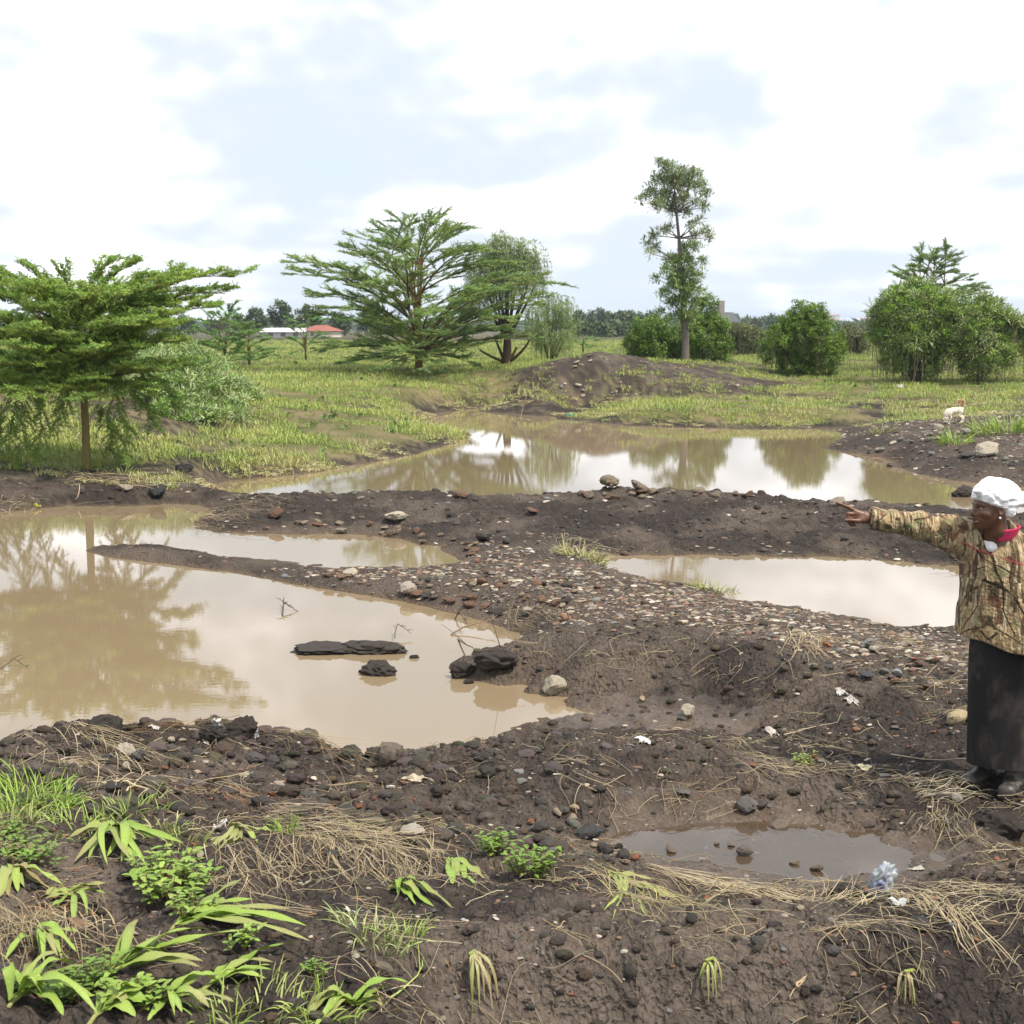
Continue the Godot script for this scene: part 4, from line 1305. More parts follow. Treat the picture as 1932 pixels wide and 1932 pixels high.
# ---------------------------------------------------------------- meadow
func tuft_mesh(blades: int, tall: float, wide: float, lean: float, bend: float, foot: float) -> ArrayMesh:
	var b := Build.new()
	for i in blades:
		var a := rnd(0, TAU)
		var d := Vector3(cos(a) * lean * rnd(0.2, 1.0), 1.0, sin(a) * lean * rnd(0.2, 1.0)).normalized()
		var k := rnd(0.75, 1.1)
		b.blade(Vector3(rnd(-foot, foot), -0.02, rnd(-foot, foot)), d, Vector3(rnd(-1, 1), 0.2, rnd(-1, 1)), tall * rnd(0.55, 1.1), wide, bend * rnd(0.5, 1.4), 3, Color(k, k, k), 0.25)
	return b.mesh()

func build_meadow() -> void:
	var upright := tuft_mesh(16, 0.17, 0.014, 0.6, 0.9, 0.10)
	var fine := tuft_mesh(18, 0.12, 0.012, 1.0, 1.3, 0.12)
	var matted := tuft_mesh(16, 0.20, 0.012, 1.9, 1.9, 0.14)
	var weed := bunch_mesh(20, 0.14, 0.075, 0.04, 0.4, Color(1, 1, 1), Color(0.8, 0.85, 0.8), 0.6)
	var patch := noise(FastNoiseLite.TYPE_SIMPLEX_SMOOTH, 0.22, 71, 3)
	var dry := noise(FastNoiseLite.TYPE_SIMPLEX_SMOOTH, 0.35, 73, 3)
	var xs := [[], [], [], []]
	var cs := [[], [], [], []]
	var n := 0
	while n < 95000:
		n += 1
		var row := rnd(440.0, NV - 4.0)
		var d := depth_of(row)
		var x := rnd(-0.56, 0.56) * (d + 3.0)
		var g := near_value(grs, x, d)
		if g < 0.12:
			continue
		var y := ground(x, d)
		if y < 0.015:
			continue
		var pt := patch.get_noise_2d(x, d)
		var dr := dry.get_noise_2d(x * 1.0, d)
		if rng.randf() > g * 1.05 + pt * 2.2 + 0.02:
			continue
		var s := rnd(0.6, 1.15) * (1.0 + d * 0.006)
		var straw := clampf(0.25 + dr * 1.5 + (0.55 - g) * 1.0 + (0.25 - y) * 1.2, 0.0, 1.0)
		var c := Color(0.22, 0.32, 0.075).lerp(Color(0.37, 0.42, 0.13), clampf(0.5 + pt * 1.3, 0, 1)).lerp(Color(0.50, 0.43, 0.25), straw * 0.8)
		var w := 0
		if straw > 0.72:
			w = 2
		elif rng.randf() < 0.45:
			w = 1
		elif pt < -0.28 and rng.randf() < 0.5:
			w = 3
			c = Color(0.14, 0.23, 0.07)
		if y < 0.12 and rng.randf() < 0.5:
			w = 2
		xs[w].append(Transform3D(Basis(Vector3.UP, rnd(0, TAU)).scaled(Vector3(s, s * rnd(0.7, 1.25), s)), Vector3(x, y, -d)))
		cs[w].append(hue(c, 0.16))
	var names := ["meadow_grass", "short_grass", "matted_dry_grass", "meadow_weeds"]
	var ms := [upright, fine, matted, weed]
	var lab := ["tall fresh green grass growing on the banks and the meadow", "short yellow-green grass of the meadow round the ponds", "straw-coloured flattened grass along the shores", "small leafy weeds among the meadow grass"]
	for w in 4:
		var o := scatter(self, names[w], ms[w], M.grass, xs[w], cs[w])
		tag(o, lab[w], "grass" if w < 3 else "weeds")

# ---------------------------------------------------------------- stones
func rock_mesh(div: int, planes: int, flat: float, sd: int, soft := 0.0) -> ArrayMesh:
	var r := RandomNumberGenerator.new()
	r.seed = sd
	var ns: Array[Vector3] = []
	var hs: Array[float] = []
	for i in planes:
		ns.append(Vector3(r.randfn(), r.randfn(), r.randfn()).normalized())
		hs.append(r.randf_range(0.62, 1.0))
	var nz := noise(FastNoiseLite.TYPE_SIMPLEX_SMOOTH, 1.1, sd, 3)
	var b := Build.new()
	var shape := func(d: Vector3) -> Vector3:
		d = d.normalized()
		var rr := 1.05
		for i in ns.size():
			var k := d.dot(ns[i])
			if k > 0.05:
				rr = minf(rr, hs[i] / k)
		rr = lerpf(rr, 0.9, soft)
		rr *= 1.0 + nz.get_noise_3dv(d * 2.0) * (0.16 + soft * 0.5)
		return Vector3(d.x, d.y * flat, d.z) * rr * 0.5
	# a cube's faces blown up to a ball
	for f in 6:
		var up: Vector3 = [Vector3.RIGHT, Vector3.LEFT, Vector3.UP, Vector3.DOWN, Vector3.BACK, Vector3.FORWARD][f]
		var ax := Vector3(up.y, up.z, up.x)
		var ay := up.cross(ax)
		for i in div:
			for j in div:
				var q: Array = []
				for c in [[0, 0], [1, 0], [1, 1], [0, 1]]:
					q.append(shape.call(up + ax * tan((2.0 * (i + c[0]) / div - 1.0) * PI / 4) + ay * tan((2.0 * (j + c[1]) / div - 1.0) * PI / 4)))
				if soft > 0.0:
					var e := b.v.size()
					for k in 4:
						b.add(q[k], (q[k] as Vector3).normalized())
					b.quad(e, e + 1, e + 2, e + 3)
				else:
					b.flat_quad(q[0], q[1], q[2], q[3], Color.WHITE)
	if soft > 0.0:
		# smooth normals from the shape itself
		var acc := {}
		for t in b.ix.size() / 3:
			var nn := (b.v[b.ix[t * 3 + 1]] - b.v[b.ix[t * 3]]).cross(b.v[b.ix[t * 3 + 2]] - b.v[b.ix[t * 3]])
			for k in 3:
				var key := b.v[b.ix[t * 3 + k]].snapped(Vector3.ONE * 0.002)
				acc[key] = acc.get(key, Vector3.ZERO) + nn
		for i in b.v.size():
			var m: Vector3 = acc[b.v[i].snapped(Vector3.ONE * 0.002)]
			b.n[i] = m.normalized() if m.dot(b.v[i]) > 0 else -m.normalized()
	else:
		for i in b.v.size():
			if b.n[i].dot(b.v[i]) < 0:
				b.n[i] = -b.n[i]
	return b.mesh()

var rocks: Array = []
var slabs: Array = []
var pebbles: Array = []
var clods: Array = []

const RUST := Color(0.155, 0.092, 0.062)
const TAN := Color(0.36, 0.30, 0.225)
const CREAM := Color(0.50, 0.45, 0.37)
const GREY := Color(0.20, 0.195, 0.185)
const DARK := Color(0.060, 0.053, 0.05)
const BRICK := Color(0.34, 0.135, 0.075)

func stone_mat(c: Color) -> StandardMaterial3D:
	var key := "stone_%.2f_%.2f_%.2f" % [c.r, c.g, c.b]
	if not M.has(key):
		var m: StandardMaterial3D = M.stone.duplicate()
		m.albedo_color = c.linear_to_srgb()
		M[key] = m
	return M[key]

func stone_at(p: Vector3, size: Vector3, mesh: Mesh, col: Color, called: String, label: String, group := "", tilt := 0.35, sink := 0.3) -> void:
	var up := lie(p.x, p.z).lerp(Vector3.UP, 0.4).normalized()
	var bs := Basis(Quaternion(Vector3.UP, up)) * Basis.from_euler(Vector3(rnd(-tilt, tilt), rnd(0, TAU), rnd(-tilt, tilt)))
	var xf := Transform3D(bs * Basis.from_scale(size), p + Vector3(0, size.y * (0.5 - sink), 0))
	single(called, mesh, stone_mat(col), xf, label, "stone", group)

func build_stones() -> void:
	for i in 6:
		rocks.append(rock_mesh(5, 11, 0.8, 300 + i))
		slabs.append(rock_mesh(5, 12, 0.42, 330 + i))
		pebbles.append(rock_mesh(3, 8, 0.42, 360 + i))
		clods.append(rock_mesh(6, 9, 0.75, 400 + i, 0.35))
	# stones one can tell apart: [u, v, width in picture units, height share, kind, colour, label]
	var own := [
		[1044, 1308, 46, 0.95, 0, Color(0.42, 0.38, 0.31), "pale angular boulder standing at the pond's muddy corner"],
		[1298, 1350, 36, 0.8, 0, Color(0.46, 0.42, 0.35), "off-white stone alone on the wet mud flat"],
		[1212, 1322, 15, 0.8, 0, Color(0.50, 0.42, 0.29), "small cream stone on the wet mud flat"],
		[737, 1437, 60, 0.95, 0, Color(0.17, 0.14, 0.115), "big brown wedge-shaped rock on the crest of the near bank at the water"],
		[1808, 1366, 40, 0.85, 0, Color(0.52, 0.44, 0.28), "yellowish stone beside the hem of the woman's skirt"],
		[745, 984, 48, 0.5, 1, Color(0.46, 0.42, 0.34), "flat pale slab on the middle bank above the gravel"],
		[912, 1020, 34, 0.7, 0, DARK, "black stone by the tiny puddle on the middle bank"],
		[955, 1026, 22, 0.7, 0, DARK, "smaller black stone beside the tiny puddle"],
		[1064, 1172, 18, 1.1, 0, Color(0.36, 0.19, 0.11), "small orange-brown upright stone at the edge of the gravel spit"],
		[660, 1086, 30, 0.6, 0, CREAM, "whitish stone on the narrow end of the gravel spit"],
		[770, 1118, 34, 0.8, 0, Color(0.40, 0.36, 0.31), "speckled pale stone at the waterline of the gravel spit"],
		[1150, 922, 42, 0.8, 1, Color(0.22, 0.18, 0.13), "largest flat stone propped up on the crest of the middle bank"],
		[1205, 928, 44, 0.6, 1, Color(0.19, 0.16, 0.125), "broad flat stone lying on the crest of the middle bank"],
		[1372, 925, 40, 0.6, 1, Color(0.17, 0.15, 0.12), "dark flat stone leaning on the crest of the middle bank"],
		[985, 930, 20, 0.6, 0, DARK, "dark stone on the water side of the middle bank"],
		[870, 938, 30, 0.5, 1, RUST, "rust-brown flat stone at the back of the middle bank"],
		[1580, 952, 36, 0.4, 1, Color(0.27, 0.24, 0.19), "thin pale slab on the middle bank under the pointing finger"],
		[1862, 860, 50, 0.55, 1, Color(0.44, 0.40, 0.33), "long whitish stone lying on the slope of the dog's mound"],
		[1768, 812, 22, 0.8, 0, Color(0.40, 0.36, 0.31), "rounded pale stone just below the digging dog"],
		[1826, 818, 26, 0.5, 1, Color(0.33, 0.31, 0.27), "flat grey stone below the dog on the gravel mound"],
		[1820, 864, 24, 0.5, 1, DARK, "thin dark slab low on the dog's mound"],
		[1604, 884, 24, 0.55, 0, Color(0.10, 0.085, 0.07), "dark two-pointed stone poking out of the far pond"],
		[1642, 889, 24, 0.5, 0, Color(0.14, 0.12, 0.10), "flat-topped dark stone awash in the far pond"],
		[1684, 886, 28, 0.6, 0, Color(0.095, 0.08, 0.065), "dark brown stone pair awash near the mound's foot"],
		[1573, 884, 10, 0.6, 0, Color(0.16, 0.13, 0.11), "smallest stone awash in the far pond"],
		[1692, 1276, 30, 0.6, 1, Color(0.32, 0.33, 0.34), "bluish grey slab among the gravel near the woman"],
		[1628, 1232, 18, 0.7, 0, CREAM, "white stone on the gravel near the second pond"],
		[1640, 1222, 28, 0.8, 0, Color(0.24, 0.24, 0.23), "grey striped stone on the gravel above the second pond's shore"],
		[1635, 1278, 34, 0.45, 1, Color(0.065, 0.065, 0.07), "black slab half sunk in the gravel near the woman"],
		[1690, 1290, 22, 0.7, 0, Color(0.20, 0.11, 0.07), "round rust stone next to the bluish slab"],
		[298, 933, 42, 0.55, 0, Color(0.035, 0.036, 0.04), "black block lying on the bank below the pond acacia"],
		[349, 890, 34, 0.6, 0, Color(0.05, 0.05, 0.05), "black boulder at the grassy edge of the far pond"],
		[235, 925, 30, 0.45, 1, Color(0.32, 0.28, 0.22), "flat tan stone on the bank below the pond acacia"],
		[1005, 968, 26, 0.5, 1, RUST, "rusty slab lying on the middle bank"],
		[520, 975, 36, 0.5, 1, Color(0.12, 0.07, 0.045), "dark rust slab on the tip of the middle bank"],
		[645, 1007, 28, 0.5, 1, Color(0.22, 0.19, 0.15), "brown slab at the waterline of the middle bank"],
		[700, 1560, 54, 0.5, 0, Color(0.20, 0.175, 0.12), "long olive-grey stone on the near bank's slope"],
		[780, 1578, 50, 0.6, 0, Color(0.48, 0.44, 0.39), "pitted whitish stone on the near bank's slope"],
		[732, 1572, 24, 0.6, 0, Color(0.44, 0.37, 0.25), "small cream stone beside the long olive-grey one"],
		[1110, 1578, 56, 0.55, 0, Color(0.055, 0.055, 0.06), "large black flat stone at the end of the small puddle"],
		[1085, 1560, 34, 0.6, 0, Color(0.15, 0.15, 0.13), "grey-green stone leaning on the large black one by the puddle"],
		[1140, 1612, 34, 0.9, 0, DARK, "black upright stone at the small puddle's rim"],
		[1175, 1618, 30, 0.8, 0, Color(0.07, 0.065, 0.06), "charcoal lump of stone at the small puddle's rim"],
		[1405, 1612, 30, 0.9, 0, Color(0.17, 0.15, 0.14), "grey stone standing in the middle of the small puddle"],
		[1380, 1596, 18, 0.5, 0, Color(0.22, 0.18, 0.15), "flat stone in the small puddle beside the grey one"],
		[1265, 1606, 26, 0.5, 0, Color(0.20, 0.155, 0.125), "brown stone awash in the pale end of the small puddle"],
		[1300, 1606, 16, 0.4, 0, Color(0.21, 0.16, 0.13), "little brown stone awash beside the larger brown one"],
		[1352, 1594, 14, 0.5, 0, Color(0.19, 0.15, 0.12), "dim pebble awash near the middle of the small puddle"],
		[1540, 1642, 26, 0.5, 0, Color(0.16, 0.12, 0.09), "muddy lump with rootlets awash at the front of the small puddle"],
		[1500, 1630, 22, 0.4, 0, Color(0.22, 0.18, 0.14), "pale flat stone awash at the front of the small puddle"],
		[1330, 1630, 22, 0.5, 0, Color(0.18, 0.14, 0.115), "pair of brown stones awash at the front of the small puddle"],
		[1470, 1562, 34, 0.5, 0, Color(0.20, 0.165, 0.13), "muddy flat lump at the far rim of the small puddle"],
		[1084, 1530, 20, 0.9, 0, Color(0.45, 0.36, 0.24), "cream block with a hollow among the pebbles by the puddle"],
		[1052, 1538, 20, 0.9, 0, Color(0.40, 0.33, 0.25), "buff pebble among the stones by the puddle"],
		[1290, 1497, 30, 0.35, 1, Color(0.16, 0.15, 0.145), "thin grey slab on the slope above the small puddle"],
		[1410, 1528, 42, 0.7, 0, Color(0.15, 0.14, 0.135), "grey lump of stone on the mud above the small puddle"],
		[1440, 1520, 26, 0.6, 0, Color(0.10, 0.09, 0.085), "dark stone next to the grey lump above the small puddle"],
		[1805, 1512, 22, 0.9, 0, Color(0.38, 0.37, 0.34), "pale grey stone in front of the woman's boots"],
		[236, 1426, 38, 0.8, 0, Color(0.50, 0.46, 0.40), "whitish block among the dry stalks on the near bank"],
		[262, 1432, 30, 0.8, 0, Color(0.08, 0.08, 0.085), "dark grey block behind the whitish one on the near bank"],
		[238, 1452, 24, 0.8, 0, Color(0.48, 0.43, 0.34), "cream stone below the whitish block"],
		[216, 1490, 34, 0.45, 1, Color(0.05, 0.05, 0.055), "black slab on the near bank below the cream stone"],
		[325, 1398, 16, 0.8, 0, Color(0.52, 0.47, 0.38), "little cream stone under the reddish roots"],
		[224, 1385, 14, 0.9, 0, Color(0.48, 0.45, 0.36), "little cream stone on the round knob of the near bank"],
		[185, 1506, 36, 0.35, 1, Color(0.50, 0.46, 0.40), "flat white fragment at the edge of the green grass"],
		[128, 1505, 24, 0.8, 0, Color(0.11, 0.115, 0.115), "slate-grey stone near the tall green grass tuft"],
		[146, 1752, 48, 0.5, 1, Color(0.30, 0.20, 0.135), "pinkish brown flat stone among the seedlings"],
		[392, 1636, 26, 0.7, 0, Color(0.075, 0.08, 0.09), "dark blue-grey stone below the leafy weed"],
		[378, 1618, 20, 0.7, 0, Color(0.47, 0.41, 0.31), "cream pebble beside the dark blue-grey stone"],
		[360, 1630, 26, 0.6, 0, Color(0.08, 0.085, 0.095), "slate pebble next to the cream pebble"],
		[310, 1793, 22, 0.8, 0, Color(0.12, 0.115, 0.105), "dark grey pebble beside the leafy weed's foot"],
		[720, 1838, 42, 0.8, 0, Color(0.22, 0.18, 0.14), "round brown stone set in the cut earth face"],
		[1190, 1840, 28, 0.8, 0, DARK, "dark clod-like stone at the rim of the earth cut"],
		[1732, 1753, 40, 0.8, 0, Color(0.055, 0.05, 0.047), "black lump near the end of the dry stalk bundle"],
		[1303, 1740, 28, 0.8, 0, Color(0.05, 0.046, 0.043), "black lump on the flat mud before the puddle"],
		[1745, 1143, 64, 0.55, 0, Color(0.125, 0.085, 0.06), "brown rocky islet in the second pond"],
	]
	for e in own:
		var p := spot(e[0], e[1])
		var lbl: String = e[6]
		if lbl.contains("small puddle") and (lbl.contains("awash") or lbl.contains("middle of") or lbl.contains("stone in the")):
			p = on_level(e[0], e[1], 0.135)
		var w: float = float(e[2]) * p.length() / FOC
		var set_: Array = rocks if e[4] == 0 else slabs
		var m: Mesh = set_[rng.randi() % 6]
		stone_at(p, Vector3(w * 1.1, w * float(e[3]) * (1.15 if e[4] == 0 else 1.6), w * 0.85), m, e[5], "stone", e[6], "", 0.22, 0.22)
	# the larger stones of each stretch: look-alikes that share a label
	var flocks := [
		["rust-brown stone lying on the gravel spit between the ponds", "gravel spit stones", 48, [[620, 1088], [880, 1040], [1130, 1110], [1000, 1170], [820, 1120]], [RUST, RUST * 1.25, Color(0.20, 0.125, 0.08), DARK], 13.0, 26.0],
		["pale stone lying among the gravel of the spit", "pale spit stones", 30, [[780, 1098], [960, 1070], [1250, 1130], [1500, 1190], [1250, 1170], [950, 1150]], [TAN, CREAM, GREY, TAN * 0.8], 9.0, 20.0],
		["flat brown stone on the crest of the middle bank", "stones on the middle bank crest", 22, [[1100, 934], [1350, 928], [1420, 938], [1250, 940], [1120, 944]], [Color(0.22, 0.175, 0.13), RUST, Color(0.16, 0.13, 0.105)], 12.0, 26.0],
		["brown slab along the waterline of the middle bank", "slabs along the middle bank", 22, [[560, 988], [720, 992], [880, 1020], [960, 1036], [880, 1046], [700, 1004]], [RUST, Color(0.19, 0.14, 0.10), Color(0.26, 0.22, 0.17)], 12.0, 24.0],
		["loose stone on the gravelly ground behind the woman", "stones behind the woman", 22, [[1560, 1220], [1700, 1210], [1800, 1260], [1790, 1300], [1620, 1290]], [RUST, TAN, GREY, CREAM, BRICK], 9.0, 22.0],
		["stone on the gravel mound where the dog digs", "stones on the dog's mound", 28, [[1700, 815], [1800, 808], [1920, 800], [1925, 870], [1780, 860], [1640, 850]], [GREY, TAN, Color(0.15, 0.13, 0.11), CREAM], 8.0, 20.0],
		["pebble in the heap at the end of the small puddle", "pebbles by the puddle", 26, [[1000, 1545], [1100, 1530], [1190, 1560], [1200, 1640], [1080, 1640], [1020, 1600]], [GREY, TAN, Color(0.14, 0.125, 0.10), DARK, BRICK], 10.0, 24.0],
		["small stone scattered over the near bank's crumbly slope", "stones on the near bank", 26, [[180, 1440], [330, 1400], [700, 1480], [860, 1500], [560, 1540], [250, 1540]], [GREY, CREAM, TAN, DARK, BRICK * 0.8], 9.0, 20.0],
		["stone lying on the spoil heap of the far shore", "stones on the spoil heap", 34, [[1020, 720], [1130, 664], [1230, 690], [1400, 730], [1200, 745], [1040, 750]], [GREY, TAN, CREAM, Color(0.15, 0.13, 0.11)], 5.0, 11.0],
		["stone scattered on the churned mud around the woman", "stones round the woman", 12, [[1480, 1330], [1750, 1350], [1780, 1440], [1480, 1480], [1300, 1450]], [GREY, TAN, RUST, BRICK], 8.0, 18.0],
	]
	for fl in flocks:
		var poly := PackedVector2Array()
		for q in fl[3]:
			poly.append(Vector2(q[0], q[1]))
		poly = Geometry2D.convex_hull(poly)
		var n := 0
		var guard := 0
		while n < int(fl[2]) and guard < 4000:
			guard += 1
			var q := poly[rng.randi() % poly.size()].lerp(poly[rng.randi() % poly.size()], rng.randf()).lerp(poly[rng.randi() % poly.size()], rng.randf() * 0.8)
			var p := spot(q.x, q.y)
			if p.y < 0.015:
				continue
			var w := lerpf(fl[5], fl[6], pow(rng.randf(), 1.8)) * p.length() / FOC
			var flat := rng.randf() < 0.55
			var m: Mesh = (slabs if flat else rocks)[rng.randi() % 6]
			var cols: Array = fl[4]
			stone_at(p, Vector3(w * 1.15, w * (1.0 if flat else 0.8), w * rnd(0.7, 1.0)), m, cols[rng.randi() % cols.size()], "stone", fl[0], fl[1], 0.3, 0.25)
			n += 1
	# gravel too small to tell apart
	var xs := [[], [], []]
	var cs := [[], [], []]
	var pal := [TAN * 0.6, RUST, TAN * 0.85, GREY * 0.7, RUST * 0.7, TAN * 0.45, CREAM * 0.8, DARK]
	for i in 200000:
		var row := rnd(220.0, 640.0)
		var d := depth_of(row)
		var x := rnd(-0.4, 0.4) * (d + 3.0)
		var g := near_value(grv, x, d)
		if rng.randf() > g * g * 0.9 + 0.004:
			continue
		var y := ground(x, d)
		if y < 0.004:
			continue
		var s := (0.011 + 0.050 * pow(rng.randf(), 3.4)) * clampf(0.55 + d * 0.035, 0.6, 1.5)
		var w := i % 3
		xs[w].append(Transform3D(Basis.from_euler(Vector3(rnd(-0.5, 0.5), rnd(0, TAU), rnd(-0.5, 0.5))).scaled(Vector3(s * 1.6, s, s)), Vector3(x, y + s * 0.02, -d)))
		cs[w].append(hue(pal[int(pal.size() * pow(rng.randf(), 1.5))], 0.2))
	for i in 6000:
		var d := rnd(4.6, 9.0)
		var x := rnd(-0.4, 0.4) * (d + 1.0)
		var y := ground(x, d)
		if y < 0.0:
			continue
		var s := 0.006 + 0.022 * pow(rng.randf(), 3.0)
		var w := i % 3
		xs[w].append(Transform3D(Basis.from_euler(Vector3(rnd(-0.5, 0.5), rnd(0, TAU), rnd(-0.5, 0.5))).scaled(Vector3(s * 1.3, s, s)), Vector3(x, y + s * 0.1, -d)))
		cs[w].append(hue([CREAM * 0.6, TAN * 0.5, GREY * 0.6, BRICK * 0.45, RUST, TAN * 0.4, DARK * 1.4, RUST * 0.8, GREY * 0.4][rng.randi() % 9], 0.25))
	var lb := ["pale gravel chips strewn over the spit and banks", "mixed gravel chips strewn over the spit and banks", "small gravel chips strewn over the spit and banks"]
	for w in 3:
		var o := scatter(self, numbered("gravel"), pebbles[w], M.plain, xs[w], cs[w])
		tag(o, lb[w], "gravel")

# ---------------------------------------------------------------- lumps of black mud
func build_clods() -> void:
	var own := [
		[715, 1322, 78, 0.5, "black mud boulder standing in the near pond"],
		[612, 1286, 130, 0.18, "long low hump of black mud awash in the near pond"],
		[705, 1282, 130, 0.24, "thicker end of the black mud hump awash in the near pond"],
		[872, 1274, 56, 0.7, "black mud clod at the tip of the mud lobe in the pond"],
		[940, 1250, 96, 0.5, "rounded black end of the undercut mud lobe"],
		[455, 1385, 70, 0.85, "black peaty block jutting from the crest of the near bank"],
		[405, 1388, 60, 0.6, "dark peaty lump with roots beside the jutting block"],
		[195, 1378, 78, 0.6, "rounded knob of dark earth on the near bank's crest"],
		[1600, 1690, 70, 0.5, "dark wet mud lump at the puddle's front rim"],
		[1890, 1570, 90, 0.7, "big black mud lump below the woman's boots"],
		[884, 1302, 22, 0.6, "small black lump awash beside the mud lobe"],
		[782, 1291, 18, 0.6, "little black lump in the pond beside the mud hump"],
		[1820, 960, 50, 0.6, "rounded black mud hummock on the middle bank behind the woman's head"],
		[1165, 1600, 24, 0.6, "muddy brown clod at the pale end of the small puddle"],
	]
	var mud := Color(0.068, 0.058, 0.052)
	var cm: StandardMaterial3D = M.clod.duplicate()
	cm.albedo_color = mud.linear_to_srgb()
	cm.uv1_scale = Vector3(2.5, 2.5, 2.5)
	cm.heightmap_scale = 0.9
	for e in own:
		var p := spot(e[0], e[1])
		p.y = maxf(p.y, -0.02) if p.y > -0.5 else p.y
		var w: float = float(e[2]) * p.length() / FOC
		var h: float = w * float(e[3]) / 0.75
		var xf := Transform3D(Basis(Vector3.UP, rnd(-0.4, 0.4)) * Basis.from_scale(Vector3(w, h, w * rnd(0.6, 0.8))), Vector3(p.x, maxf(p.y, 0.0) + h * 0.1, p.z))
		single("mud_clod", rock_mesh(14, 16, 0.75, 500 + int(e[0]), 0.3), cm, xf, e[4], "mud clod")
	var xs := [[], [], []]
	var cs := [[], [], []]
	for i in 60000:
		var row := rnd(120.0, 560.0)
		var d := depth_of(row)
		var x := rnd(-0.42, 0.42) * (d + 2.0)
		var g := near_value(grv, x, d)
		var ro := near_value(rgh, x, d)
		if near_value(grs, x, d) > 0.25 or rng.randf() > (ro - 0.45) * 0.9:
			continue
		var y := ground(x, d)
		if y < 0.01:
			continue
		var near_bank := d > 6.3 and d < 8.6 and x < 0.3
		if not near_bank and rng.randf() < 0.45:
			continue
		var s := (0.012 + (0.10 if near_bank else 0.06) * pow(rng.randf(), 4.0)) * clampf(0.6 + d * 0.04, 0.7, 1.5)
		var w := i % 3
		xs[w].append(Transform3D(Basis.from_euler(Vector3(rnd(-0.6, 0.6), rnd(0, TAU), rnd(-0.6, 0.6))).scaled(Vector3(s * 1.25, s * 0.9, s)), Vector3(x, y + s * 0.06, -d)))
		cs[w].append(hue(Color(0.088, 0.073, 0.063), 0.45))
	for w in 3:
		var o := scatter(self, numbered("mud_crumbs"), rock_mesh(7, 10, 0.8, 450 + w, 0.32), M.clod, xs[w], cs[w])
		tag(o, ["crumbly black mud lumps strewn over the banks", "dark broken mud lumps strewn over the banks", "small dark mud crumbs strewn over the banks"][w], "mud")

# ---------------------------------------------------------------- plants and straw near the camera
# a strand that lies on the ground: starts at p, runs along dir, arches by lift
func strand(b: Build, base: Vector3, p: Vector3, dir: Vector3, length: float, width: float, lift: float, curl: float, segs: int, col: Color, col2: Color, belly := 0.3, fold := 0.0, hang := 0.0) -> void:
	var d := Vector3(dir.x, 0, dir.z).normalized()
	var q := p
	var first := b.v.size()
	var per := 3 if fold > 0.0 else 2
	var top := 0.0
	var pts: Array[Vector3] = []
	for i in segs + 1:
		var t := float(i) / segs
		var gy := ground(q.x, -q.z)
		var y := maxf(gy + 0.006 + lift * sin(minf(t * 1.25, 1.0) * PI) * (1.0 - 0.4 * t), p.y + lift * sin(t * PI) - hang * t * t * length)
		if i == 0:
			y = p.y
		y = maxf(y, gy + 0.006)
		pts.append(Vector3(q.x, y, q.z))
		q += d * (length / segs) * (1.0 if hang == 0.0 else maxf(0.25, 1.0 - hang * t))
		d = d.rotated(Vector3.UP, curl / segs)
	var roll := rnd(-0.5, 0.5)
	for i in segs + 1:
		var t := float(i) / segs
		var tg := (pts[mini(i + 1, segs)] - pts[maxi(i - 1, 0)]).normalized()
		var side := tg.cross(Vector3.UP)
		if side.length() < 0.05:
			side = Vector3.RIGHT
		side = side.normalized().rotated(tg, roll * (0.3 + t))
		var nn := side.cross(tg).normalized()
		var wd := width * 0.5 * sqrt(clampf(t / belly if t < belly else (1.0 - t) / (1.0 - belly), 0.0, 1.0))
		if i == 0:
			wd = width * 0.18
		var cc := col.lerp(col2, t)
		var o := pts[i] - base
		if fold > 0.0:
			var wave := nn * sin(t * 15.0 + roll * 9.0) * wd * 0.35
			b.add(o - side * wd + nn * wd * fold + wave, (nn + side * fold).normalized(), cc)
			b.add(o, nn, cc * 1.12)
			b.add(o + side * wd + nn * wd * fold - wave, (nn - side * fold).normalized(), cc)
		else:
			b.add(o - side * wd, nn, cc)
			b.add(o + side * wd, nn, cc)
	for i in segs:
		var a := first + i * per
		for k in per - 1:
			b.quad(a + k, a + k + per, a + k + per + 1, a + k + 1)

func ground_dir(u: float, v: float, u2: float, v2: float) -> Vector3:
	var a := spot(u, v)
	var c := spot(u2, v2)
	var d := c - a
	d.y = 0
	return d

const GREEN := Color(0.21, 0.36, 0.055)
const LIME := Color(0.36, 0.49, 0.11)
const STRAW := Color(0.36, 0.285, 0.165)
const PALE := Color(0.47, 0.40, 0.265)
const RUSTY := Color(0.30, 0.165, 0.08)

